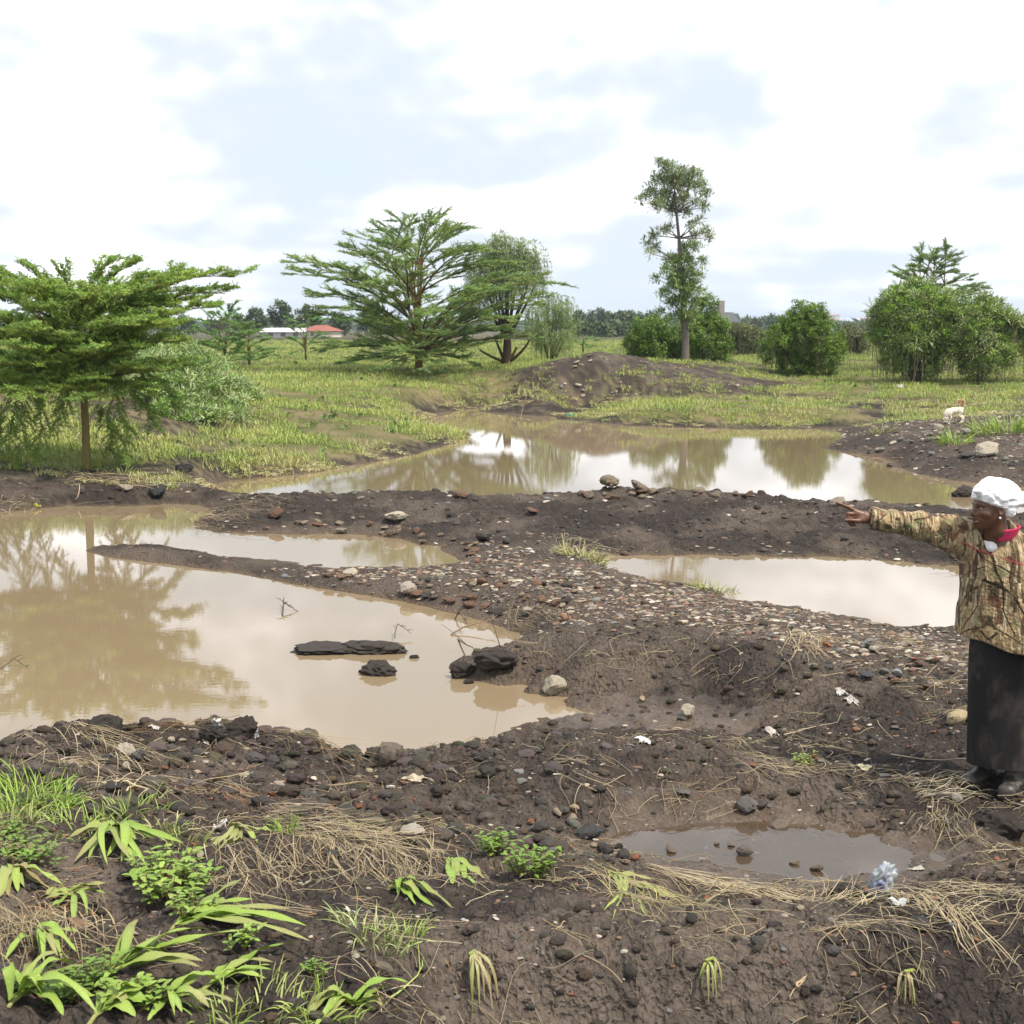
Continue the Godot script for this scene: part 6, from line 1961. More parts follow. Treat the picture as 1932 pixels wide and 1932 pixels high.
# ---------------------------------------------------------------- litter
func scrap(u: float, v: float, wu: float, tall: float, col: Color, label: String, called := "plastic_scrap", seed_ := 1, mat_col2 := Color(-1, 0, 0), stand := 0.0) -> void:
	var p := spot(u, v)
	var w := wu * p.length() / FOC
	var nz := noise(FastNoiseLite.TYPE_SIMPLEX_SMOOTH, 1.1, seed_, 2)
	var b := Build.new()
	var n := 14
	var edge := noise(FastNoiseLite.TYPE_SIMPLEX_SMOOTH, 0.9, seed_ + 40, 2)
	for j in n + 1:
		for i in n + 1:
			var a := 2.0 * i / n - 1.0
			var c := 2.0 * j / n - 1.0
			var rr := 0.85 + edge.get_noise_2d(cos(atan2(c, a)) * 0.8, sin(atan2(c, a)) * 0.8) * 0.6
			var x := a * rr * (1.0 - 0.3 * c * c)
			var z := c * rr * (1.0 - 0.3 * a * a)
			var h := absf(nz.get_noise_2d(x * 0.8, z * 0.8)) * 1.3 + nz.get_noise_2d(x * 1.8 + 9.0, z * 1.8) * 0.3 + 0.08
			var q := Vector3(x * w * 0.5 + nz.get_noise_2d(z * 1.2, x * 1.2) * w * 0.16, h * tall * w, z * w * 0.36)
			if stand > 0.0:
				q = Vector3(q.x, (z * 0.5 + 0.5) * w * stand + q.y * 0.4, q.y * 0.8 - w * 0.2)
			else:
				q.y += ground(p.x + q.x, -(p.z + q.z)) - p.y
			var cc := col
			if mat_col2.r >= 0.0 and nz.get_noise_2d(x * 1.1 + 5.0, z * 1.1) > 0.12:
				cc = mat_col2
			b.add(q, Vector3.UP, cc)
	for j in n:
		for i in n:
			var o := j * (n + 1) + i
			b.quad(o, o + n + 1, o + n + 2, o + 1)
	for i in b.n.size():
		b.n[i] = Vector3.ZERO
	for t in b.ix.size() / 3:
		var g := (b.v[b.ix[t * 3 + 1]] - b.v[b.ix[t * 3]]).cross(b.v[b.ix[t * 3 + 2]] - b.v[b.ix[t * 3]])
		for k in 3:
			b.n[b.ix[t * 3 + k]] += g
	for i in b.n.size():
		b.n[i] = b.n[i].normalized()
	single(called, b.mesh(), M.plastic, Transform3D(Basis(Vector3.UP, rnd(-0.4, 0.4)), p + Vector3(0, 0.005, 0)), label, "litter")

func build_litter() -> void:
	M.plastic = leafy(0.45, 0.5)
	M.plastic.backlight = Color(0.25, 0.25, 0.25)
	M.plastic.uv1_triplanar = true
	M.plastic.uv1_scale = Vector3(4, 4, 4)
	M.plastic.albedo_texture = M.stone.albedo_texture
	scrap(1590, 1310, 26, 0.30, Color(0.60, 0.60, 0.57), "torn white plastic scrap standing on the mud beside the gravel", "plastic_scrap", 3)
	scrap(1608, 1322, 30, 0.25, Color(0.50, 0.49, 0.46), "dirty white plastic scrap lying against the torn one", "plastic_scrap", 5)
	scrap(1214, 1399, 34, 0.22, Color(0.68, 0.69, 0.72), "small white plastic scrap on the near bank's crest", "plastic_scrap", 7)
	scrap(1455, 1384, 36, 0.30, Color(0.60, 0.57, 0.53), "grubby white plastic strip on the churned mud", "plastic_scrap", 9)
	scrap(410, 1392, 26, 0.6, Color(0.70, 0.70, 0.68), "white plastic rag hanging from the peaty block", "plastic_scrap", 11, Color(-1, 0, 0), 1.4)
	scrap(482, 1396, 14, 0.4, Color(0.66, 0.68, 0.74), "bluish white plastic shred on the near bank", "plastic_scrap", 13, Color(-1, 0, 0), 1.5)
	scrap(390, 1402, 16, 0.3, Color(0.62, 0.58, 0.52), "dull plastic shred below the white rag", "plastic_scrap", 15)
	scrap(292, 1377, 22, 0.25, Color(0.62, 0.62, 0.62), "white plastic shred among the reddish roots", "plastic_scrap", 17)
	scrap(418, 1560, 36, 0.22, Color(0.66, 0.66, 0.68), "curled white plastic piece on the near bank's slope", "plastic_scrap", 19)
	scrap(663, 1724, 28, 0.28, Color(0.70, 0.66, 0.66), "white folded plastic piece on bare mud by the pale tuft", "plastic_scrap", 21)
	scrap(782, 1475, 60, 0.12, Color(0.52, 0.44, 0.34), "pale peeling board fragment on the near bank", "board_fragment", 23)
	scrap(1630, 1452, 28, 0.2, Color(0.62, 0.60, 0.42), "pale yellow wrapper on the mud before the woman", "wrapper", 25)
	var bm: ArrayMesh = rock_mesh(16, 12, 1.25, 733, 0.34)
	var arr := bm.surface_get_arrays(0)
	var tone := noise(FastNoiseLite.TYPE_SIMPLEX_SMOOTH, 2.2, 735, 3)
	var bc := PackedColorArray()
	for q in arr[Mesh.ARRAY_VERTEX]:
		bc.append(Color(0.44, 0.50, 0.55).lerp(Color(0.25, 0.28, 0.55), clampf(tone.get_noise_3dv(q) * 2.4 - 0.1, 0.0, 1.0)))
	arr[Mesh.ARRAY_COLOR] = bc
	var bag := ArrayMesh.new()
	bag.add_surface_from_arrays(Mesh.PRIMITIVE_TRIANGLES, arr)
	var bp := spot(1664, 1694)
	single("plastic_bag", bag, M.plastic, Transform3D(Basis.from_euler(Vector3(0.2, 0.5, -0.35)) * Basis.from_scale(Vector3(0.12, 0.15, 0.09)), bp + Vector3(0, 0.075, 0)), "crumpled pale blue and violet plastic bag caught on dry stalks", "litter")
	scrap(1690, 1708, 40, 0.35, Color(0.58, 0.62, 0.62), "grey-white tail of plastic beside the pale blue bag", "plastic_scrap", 29)
	scrap(1697, 732, 12, 0.5, Color(0.75, 0.75, 0.75), "white plastic speck in the grass of the far meadow", "plastic_scrap", 31)
	scrap(1078, 786, 14, 0.5, Color(0.05, 0.32, 0.24), "teal plastic bit on the grassy islet", "plastic_scrap", 33)
	scrap(70, 957, 12, 0.6, Color(0.62, 0.55, 0.08), "yellow plastic cup at the water's edge", "plastic_cup", 35)
	scrap(1496, 1384, 34, 0.12, Color(0.13, 0.075, 0.045), "rotten brown wood chip on the churned mud", "wood_chip", 37)
	scrap(1730, 1640, 30, 0.04, Color(0.50, 0.50, 0.44), "patch of pale scum floating at the puddle's end", "scum_patch", 39)

# ---------------------------------------------------------------- far plain: trees, houses, the town on the horizon
func far_ground(d: float) -> float:
	var k := [[135.0, 1.40], [300.0, 0.6], [600.0, 0.0], [1500.0, -2.0], [4000.0, -4.5], [6000.0, -6.0]]
	for i in k.size() - 1:
		if d < k[i + 1][0]:
			return lerpf(k[i][1], k[i + 1][1], clampf((d - k[i][0]) / (k[i + 1][0] - k[i][0]), 0.0, 1.0))
	return -6.0

func far_tree(u: float, v_top: float, wide: float, d: float, label: String, group: String, c1: Color, c2: Color, bunch: Array, slim := false) -> void:
	var q := at_depth(u, 620, d)
	var y := far_ground(d) if d > D1 else ground(q.x, d)
	var base := Vector3(q.x, y, -d)
	var o := thing("far_tree", label, "tree", base, group)
	var top := at_depth(u, v_top, d).y - y
	var w := wide * d / FOC
	var b := Build.new()
	b.tube(bezier(Vector3.ZERO, Vector3(rnd(-0.3, 0.3), top * 0.4, 0), Vector3(rnd(-0.4, 0.4), top * 0.8, 0), 5), tapered(5, top * 0.025, top * 0.008), 5, Color(0.10, 0.08, 0.06))
	var lobes := []
	for i in 7:
		var t := 0.3 + 0.62 * i / 6.0
		var rr := w * 0.5 * (0.55 if slim else (0.62 - 0.3 * absf(t - 0.6))) * rnd(0.8, 1.2)
		lobes.append([Vector3(rnd(-0.32, 0.32) * w, top * t, rnd(-0.25, 0.25) * w), Vector3(rr, rr * rnd(0.55, 0.9), rr)])
	part(o, "trunk", b.mesh(), M.bark)
	leaf_lobes(o, "crown", lobes, bunch, clampf(900.0 / (d * maxf(w, 1.0)), 0.4, 4.0), Vector2(1.0, 1.7) * clampf(d / 110.0, 1.6, 5.0), c1, c2, 0.4)

func house(u: float, d: float, wide: float, deep: float, wall_h: float, roof_h: float, turn: float, wall_c: Color, roof_c: Color, hip: bool, label: String, chimney := false) -> void:
	var q := at_depth(u, 620, d)
	var o := thing("far_house", label, "house", Vector3(q.x, far_ground(d), -d))
	o.rotation.y = turn
	var b := Build.new()
	var hw := wide * 0.5
	var hd := deep * 0.5
	for f in 4:
		var a: Vector2 = [Vector2(-hw, hd), Vector2(hw, hd), Vector2(hw, -hd), Vector2(-hw, -hd)][f]
		var c: Vector2 = [Vector2(hw, hd), Vector2(hw, -hd), Vector2(-hw, -hd), Vector2(-hw, hd)][f]
		b.flat_quad(Vector3(a.x, -0.3, a.y), Vector3(c.x, -0.3, c.y), Vector3(c.x, wall_h, c.y), Vector3(a.x, wall_h, a.y), wall_c)
	if not hip:
		for s in [-1.0, 1.0]:
			var i := b.add(Vector3(s * hw, wall_h, hd), Vector3(s, 0, 0), wall_c)
			b.add(Vector3(s * hw, wall_h, -hd), Vector3(s, 0, 0), wall_c)
			b.add(Vector3(s * hw, wall_h + roof_h, 0), Vector3(s, 0, 0), wall_c)
			b.tri(i, i + 1, i + 2)
	part(o, "wall", b.mesh(), M.plain)
	var r := Build.new()
	var e := 0.35
	var rx := hw + e if not hip else hw * 0.45
	for s in [-1.0, 1.0]:
		var nn := Vector3(0, hd, s * roof_h).normalized()
		var i := r.add(Vector3(-hw - e, wall_h - 0.1, s * (hd + e)), nn, roof_c)
		r.add(Vector3(hw + e, wall_h - 0.1, s * (hd + e)), nn, roof_c)
		r.add(Vector3(rx, wall_h + roof_h, 0), nn, roof_c)
		r.add(Vector3(-rx, wall_h + roof_h, 0), nn, roof_c)
		r.quad(i, i + 1, i + 2, i + 3)
		if hip:
			var n2 := Vector3(s * roof_h, hw * 0.55, 0).normalized()
			var k := r.add(Vector3(s * (hw + e), wall_h - 0.1, hd + e), n2, roof_c)
			r.add(Vector3(s * (hw + e), wall_h - 0.1, -hd - e), n2, roof_c)
			r.add(Vector3(s * rx, wall_h + roof_h, 0), n2, roof_c)
			r.tri(k, k + 1, k + 2)
	var roof := part(o, "roof", r.mesh(), M.plain)
	if chimney:
		var cm := BoxMesh.new()
		cm.size = Vector3(0.6, 1.7, 0.6)
		part(roof, "chimney", cm, mat(Color(0.22, 0.2, 0.18), 0.9), Vector3(hw * 0.45, wall_h + roof_h + 0.35, 0.2))
	for i in 3:
		var wm := BoxMesh.new()
		wm.size = Vector3(0.6, minf(1.0, wall_h * 0.5), 0.08)
		part(o, "window", wm, mat(Color(0.12, 0.125, 0.13), 0.15), Vector3((i - 1) * wide * 0.3, wall_h * 0.55, hd + 0.02))

func build_far() -> void:
	var big_a := bunch_mesh(26, 0.26, 0.19, 0.07, 0.4, Color(0.09, 0.125, 0.055), Color(0.14, 0.175, 0.08), 0.3)
	var big_b := bunch_mesh(22, 0.24, 0.17, 0.08, 0.5, Color(0.08, 0.115, 0.05), Color(0.13, 0.165, 0.075), 0.3)
	var set_ := [big_a, big_b]
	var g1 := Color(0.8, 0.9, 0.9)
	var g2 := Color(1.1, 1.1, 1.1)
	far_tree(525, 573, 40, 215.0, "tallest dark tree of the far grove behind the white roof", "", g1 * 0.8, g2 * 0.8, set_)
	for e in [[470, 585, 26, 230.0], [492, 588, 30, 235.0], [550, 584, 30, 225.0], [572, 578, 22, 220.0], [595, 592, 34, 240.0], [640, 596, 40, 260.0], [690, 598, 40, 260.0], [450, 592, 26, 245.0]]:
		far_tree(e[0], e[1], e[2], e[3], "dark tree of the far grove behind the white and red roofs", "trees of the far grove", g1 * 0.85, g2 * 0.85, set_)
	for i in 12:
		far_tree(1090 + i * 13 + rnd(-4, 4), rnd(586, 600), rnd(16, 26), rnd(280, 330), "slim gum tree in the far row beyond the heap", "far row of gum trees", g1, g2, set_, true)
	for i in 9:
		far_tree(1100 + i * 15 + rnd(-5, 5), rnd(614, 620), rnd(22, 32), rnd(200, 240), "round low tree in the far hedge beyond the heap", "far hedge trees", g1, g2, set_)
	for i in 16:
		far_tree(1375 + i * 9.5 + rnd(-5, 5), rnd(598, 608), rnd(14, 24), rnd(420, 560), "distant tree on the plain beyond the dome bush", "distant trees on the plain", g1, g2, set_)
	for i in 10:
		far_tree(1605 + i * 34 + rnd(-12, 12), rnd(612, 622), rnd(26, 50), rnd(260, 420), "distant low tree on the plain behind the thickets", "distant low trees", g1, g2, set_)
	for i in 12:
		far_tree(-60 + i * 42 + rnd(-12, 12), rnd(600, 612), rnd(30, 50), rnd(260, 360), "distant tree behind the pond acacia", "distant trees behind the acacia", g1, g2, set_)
	house(536, 190.0, 5.4, 5.0, 0.95, 0.45, 0.1, Color(0.55, 0.53, 0.5), Color(0.5, 0.51, 0.52), false, "long low shed with white roof on the far plain")
	house(606, 215.0, 4.2, 4.6, 1.1, 0.8, -0.5, Color(0.62, 0.55, 0.46), Color(0.26, 0.095, 0.07), true, "house with red hipped roof half hidden by the wide acacia")
	house(1343, 150.0, 4.0, 4.0, 1.9, 1.0, 0.35, Color(0.4, 0.37, 0.33), Color(0.08, 0.085, 0.10), false, "house with dark gabled roof and chimney behind the tall slim tree", true)
	# woods on the horizon: one mass
	var xs := []
	var cs := []
	for i in 2600:
		var d := rnd(650.0, 2600.0)
		var x := rnd(-0.5, 0.5) * d
		var s := rnd(14.0, 26.0) * (0.6 + d / 2600.0)
		xs.append(Transform3D(Basis.from_euler(Vector3(0, rnd(0, TAU), 0)).scaled(Vector3(s * 1.7, s * 0.75, s)), Vector3(x, far_ground(d) + s * 0.12, -d)))
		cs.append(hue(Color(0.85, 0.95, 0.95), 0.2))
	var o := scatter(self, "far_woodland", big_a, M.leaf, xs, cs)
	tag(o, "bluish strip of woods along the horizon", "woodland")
	# the town
	for i in 34:
		var d := rnd(1900.0, 2600.0)
		var u := rnd(1485.0, 1665.0)
		var q := at_depth(u, 612, d)
		var w := rnd(7.0, 22.0)
		var h := rnd(5.0, 9.0) + (rnd(4.0, 11.0) if i % 6 == 0 else 0.0)
		var b := Build.new()
		var c: Color = [Color(0.62, 0.60, 0.57), Color(0.70, 0.69, 0.67), Color(0.5, 0.42, 0.36), Color(0.58, 0.55, 0.5)][i % 4]
		var hd := w * 0.3
		for f in 4:
			var a: Vector2 = [Vector2(-w / 2, hd), Vector2(w / 2, hd), Vector2(w / 2, -hd), Vector2(-w / 2, -hd)][f]
			var e: Vector2 = [Vector2(w / 2, hd), Vector2(w / 2, -hd), Vector2(-w / 2, -hd), Vector2(-w / 2, hd)][f]
			b.flat_quad(Vector3(a.x, 0, a.y), Vector3(e.x, 0, e.y), Vector3(e.x, h, e.y), Vector3(a.x, h, a.y), c)
		var rc: Color = [Color(0.4, 0.2, 0.15), Color(0.5, 0.5, 0.52), Color(0.3, 0.32, 0.36)][i % 3]
		for s in [-1.0, 1.0]:
			b.flat_quad(Vector3(-w / 2 - 0.5, h, s * (hd + 0.5)), Vector3(w / 2 + 0.5, h, s * (hd + 0.5)), Vector3(w / 2 + 0.5, h + 1.5, 0), Vector3(-w / 2 - 0.5, h + 1.5, 0), rc)
		var wo := single("town_building", b.mesh(), M.plain, Transform3D(Basis(Vector3.UP, rnd(-0.5, 0.5)), Vector3(q.x, far_ground(d) + 4.0, -d)), "tiny pale building of the town on the horizon", "building", "town on the horizon")

# ---------------------------------------------------------------- smooth bodies: distance fields meshed as surface nets
func smin(a: float, b: float, k: float) -> float:
	var h := maxf(k - absf(a - b), 0.0) / k
	return minf(a, b) - h * h * k * 0.25

func smax(a: float, b: float, k: float) -> float:
	return -smin(-a, -b, k)

func cap(p: Vector3, a: Vector3, b: Vector3, ra: float, rb: float) -> float:
	var ab := b - a
	var t := clampf((p - a).dot(ab) / ab.length_squared(), 0.0, 1.0)
	return (p - a - ab * t).length() - lerpf(ra, rb, t)

func ell(p: Vector3, c: Vector3, r: Vector3) -> float:
	var q := (p - c) / r
	var k := q.length()
	var m := ((p - c) / (r * r)).length()
	return k * (k - 1.0) / maxf(m, 1e-6)

func nets(f: Callable, lo: Vector3, hi: Vector3, cell: float, out: Build, paint: Callable, safe := 2.0) -> void:
	var bs := 5
	var nb := Vector3i(((hi - lo) / (cell * bs)).ceil())
	var n := nb * bs + Vector3i.ONE
	var total := n.x * n.y * n.z
	var val := PackedFloat32Array()
	val.resize(total)
	val.fill(9.0)
	var vid := PackedInt32Array()
	vid.resize(total)
	vid.fill(-1)
	var sx := 1
	var sy := n.x
	var sz := n.x * n.y
	var live: Array[Vector3i] = []
	var half := cell * bs * 0.5
	for bz in nb.z:
		for by in nb.y:
			for bx in nb.x:
				var c := lo + Vector3(bx, by, bz) * cell * bs + Vector3.ONE * half
				if absf(f.call(c)) < half * safe + 0.006:
					live.append(Vector3i(bx, by, bz))
	for b in live:
		for k in bs + 1:
			for j in bs + 1:
				var o := (b.x * bs) + (b.y * bs + j) * sy + (b.z * bs + k) * sz
				for i in bs + 1:
					if val[o + i] == 9.0:
						val[o + i] = f.call(lo + Vector3(b.x * bs + i, b.y * bs + j, b.z * bs + k) * cell)
	var corner := [0, sx, sy, sx + sy, sz, sx + sz, sy + sz, sx + sy + sz]
	for b in live:
		for k in bs:
			for j in bs:
				for i in bs:
					var o := b.x * bs + i + (b.y * bs + j) * sy + (b.z * bs + k) * sz
					var mask := 0
					for c in 8:
						if val[o + corner[c]] < 0.0:
							mask |= 1 << c
					if mask == 0 or mask == 255:
						continue
					var s := Vector3.ZERO
					var cnt := 0
					var g := Vector3.ZERO
					for c in 8:
						var d := val[o + corner[c]]
						g += Vector3(1.0 if c & 1 else -1.0, 1.0 if c & 2 else -1.0, 1.0 if c & 4 else -1.0) * d
						for ax in 3:
							if not (c >> ax) & 1:
								var c2 := c | (1 << ax)
								var d2 := val[o + corner[c2]]
								if (d < 0.0) != (d2 < 0.0):
									var p := Vector3(c & 1, (c >> 1) & 1, (c >> 2) & 1)
									p[ax] += d / (d - d2)
									s += p
									cnt += 1
					var w := lo + (Vector3(b.x * bs + i, b.y * bs + j, b.z * bs + k) + s / cnt) * cell
					vid[o] = out.add(w, g.normalized(), paint.call(w))
	for b in live:
		for k in bs:
			for j in bs:
				for i in bs:
					var x := b.x * bs + i
					var y := b.y * bs + j
					var z := b.z * bs + k
					var o := x + y * sy + z * sz
					var d := val[o]
					if x > 0 or y > 0 or z > 0:
						if y > 0 and z > 0 and (d < 0.0) != (val[o + sx] < 0.0):
							quad_ids(out, vid[o], vid[o - sy], vid[o - sy - sz], vid[o - sz])
						if x > 0 and z > 0 and (d < 0.0) != (val[o + sy] < 0.0):
							quad_ids(out, vid[o], vid[o - sx], vid[o - sx - sz], vid[o - sz])
						if x > 0 and y > 0 and (d < 0.0) != (val[o + sz] < 0.0):
							quad_ids(out, vid[o], vid[o - sx], vid[o - sx - sy], vid[o - sy])

func quad_ids(b: Build, i: int, j: int, k: int, l: int) -> void:
	if i >= 0 and j >= 0 and k >= 0 and l >= 0:
		b.quad(i, j, k, l)

# ---------------------------------------------------------------- the dog, nose down, digging
func build_dog() -> void:
	var d := 0.0
	var foot := spot(1800, 799)
	d = -foot.z
	var o := thing("dog", "small cream dog digging with its head down on the gravel mound", "dog", foot)
	var P := func(u: float, v: float, z: float) -> Vector3:
		return at_depth(u, v, d) - foot + Vector3(0, 0, z)
	var chest: Vector3 = P.call(1789.5, 779.0, 0.0)
	var belly: Vector3 = P.call(1799, 775.5, 0.0)
	var rump: Vector3 = P.call(1811.5, 773.0, 0.0)
	var neck: Vector3 = P.call(1785.0, 783.0, 0.02)
	var head: Vector3 = P.call(1783.0, 790.0, 0.03)
	var nose: Vector3 = P.call(1781.5, 797.5, 0.05)
	var legs := []
	# [hip/shoulder, knee/elbow, hock/wrist, paw]
	legs.append([P.call(1791, 783, 0.05), P.call(1793, 788, 0.06), P.call(1790.5, 793, 0.06), P.call(1789.5, 797.5, 0.06), 0.036])
	legs.append([P.call(1792, 783, -0.05), P.call(1799, 787, -0.05), P.call(1799.5, 793, -0.05), P.call(1798.5, 797.5, -0.05), 0.034])
	legs.append([P.call(1812, 777, 0.055), P.call(1808.5, 784, 0.06), P.call(1814.5, 789, 0.06), P.call(1811.0, 796.5, 0.06), 0.046])
	legs.append([P.call(1813, 777, -0.055), P.call(1813, 783, -0.06), P.call(1819.5, 787.5, -0.06), P.call(1818.5, 793.5, -0.06), 0.044])
	for l in legs:
		var q: Vector3 = l[3]
		q.y = ground(foot.x + q.x, -(foot.z + q.z)) - foot.y + 0.012
		l[3] = q
	var f := func(p: Vector3) -> float:
		var a := cap(p, chest, belly, 0.098, 0.072)
		a = smin(a, cap(p, belly, rump, 0.072, 0.078), 0.05)
		a = smin(a, cap(p, chest, neck, 0.075, 0.058), 0.05)
		a = smin(a, cap(p, neck, head, 0.056, 0.05), 0.03)
		a = smin(a, cap(p, head, nose, 0.044, 0.02), 0.03)
		a = smin(a, cap(p, head + Vector3(0.03, 0.02, 0.045), head + Vector3(0.045, -0.03, 0.065), 0.02, 0.01), 0.012)
		a = smin(a, cap(p, head + Vector3(0.03, 0.02, -0.03), head + Vector3(0.045, -0.03, -0.05), 0.02, 0.01), 0.012)
		for l in legs:
			var r: float = l[4]
			a = smin(a, cap(p, l[0], l[1], r, r * 0.62), 0.035)
			a = smin(a, cap(p, l[1], l[2], r * 0.62, r * 0.42), 0.015)
			a = smin(a, cap(p, l[2], l[3], r * 0.40, r * 0.42), 0.015)
			a = smin(a, cap(p, l[3], l[3] + Vector3(-0.03, -0.002, 0.01), r * 0.45, r * 0.35), 0.01)
		return a + 0.004 * sin(p.x * 90.0) * sin(p.y * 70.0 + p.z * 60.0)
	var b := Build.new()
	var coat := func(p: Vector3) -> Color:
		var k := 0.5 + 0.5 * sin(p.x * 23.0) * sin(p.y * 31.0)
		if p.distance_to(nose) < 0.022:
			return Color(0.03, 0.025, 0.025)
		return Color(0.64, 0.56, 0.42).lerp(Color(0.72, 0.66, 0.54), k)
	nets(f, Vector3(-0.42, -0.1, -0.22), Vector3(0.36, 0.5, 0.22), 0.012, b, coat)
	var body := MeshInstance3D.new()
	var m := tinted(0.9, 0.2)
	part(o, "body", b.mesh(), m)
	# bushy tail curled over the back: tufts of hair
	var t := Build.new()
	var tail := [P.call(1814, 769, 0.0), P.call(1817.5, 762, 0.0), P.call(1815.5, 756.5, 0.0), P.call(1810, 757, 0.0), P.call(1808, 762, 0.0)]
	for i in 420:
		var s := rnd(0, 3.99)
		var j := int(s)
		var q: Vector3 = (tail[j] as Vector3).lerp(tail[j + 1], s - j)
		var dir := Vector3(rnd(-1, 1), rnd(-0.5, 1), rnd(-1, 1)).normalized()
		t.blade(q, dir, Vector3(rnd(-1, 1), 0.2, rnd(-1, 1)), rnd(0.05, 0.10), 0.014, 0.6, 3, hue(Color(0.66, 0.50, 0.30), 0.2), 0.3)
	part(o, "tail", t.mesh(), m)

# ---------------------------------------------------------------- the woman
func camouflage() -> ImageTexture:
	# printed cloth: bark-like upright streaks in tan and olive, dark twigs, rust leaves
	var n := 640
	var im := Image.create(n, n, false, Image.FORMAT_RGB8)
	var st := noise(FastNoiseLite.TYPE_SIMPLEX_SMOOTH, 0.02, 601, 4)
	var bl := noise(FastNoiseLite.TYPE_SIMPLEX_SMOOTH, 0.012, 607, 3)
	var le := noise(FastNoiseLite.TYPE_CELLULAR, 0.020, 611, 2)
	var r := RandomNumberGenerator.new()
	r.seed = 77
	var pal := [Color(0.63, 0.55, 0.41), Color(0.46, 0.39, 0.28), Color(0.78, 0.71, 0.58), Color(0.33, 0.27, 0.20)]
	for y in n:
		for x in n:
			var s := st.get_noise_2d(x * 1.6, y * 0.14) * 0.95 + st.get_noise_2d(x * 5.0, y * 0.6) * 0.45
			var k := clampf(s * 1.5 + 0.5, 0.0, 0.999) * 3.0
			var c: Color = pal[int(k)]
			c = c.lerp(pal[mini(int(k) + 1, 3)], k - int(k))
			var bz := bl.get_noise_2d(x * 1.1, y * 0.9)
			if bz > 0.30:
				c = c.lerp(Color(0.20, 0.16, 0.11), clampf((bz - 0.30) * 6.0, 0.0, 0.8))
			var bw := bl.get_noise_2d(x * 1.1 + 400.0, y * 0.9)
			var l := le.get_noise_2d(x, y)
			if bw > 0.34 and l < -0.45:
				c = c.lerp(Color(0.36, 0.21, 0.16), 0.65)
			elif bw < -0.36 and l < -0.5:
				c = c.lerp(Color(0.42, 0.46, 0.31), 0.55)
			im.set_pixel(x, y, c)
	# twigs
	for t in 30:
		var p := Vector2(r.randf() * n, r.randf() * n)
		var a := r.randf_range(0, TAU)
		var w := r.randf_range(2.0, 7.0)
		var dark := r.randf() < 0.62
		for s in int(r.randf_range(60, 190)):
			p += Vector2(cos(a), sin(a)) * 1.4
			a += r.randf_range(-0.07, 0.07)
			w = maxf(w * 0.994, 1.2)
			for dy in range(-int(w), int(w) + 1):
				for dx in range(-int(w), int(w) + 1):
					if dx * dx + dy * dy <= w * w:
						var q := Vector2i(posmod(int(p.x) + dx, n), posmod(int(p.y) + dy, n))
						var edge := float(dx + dy) / w
						var c := Color(0.15, 0.115, 0.08) if dark else Color(0.66, 0.60, 0.48)
						if edge > 0.6:
							c = Color(0.36, 0.29, 0.19) if dark else Color(0.33, 0.27, 0.18)
						im.set_pixel(q.x, q.y, c)
	return ImageTexture.create_from_image(im)

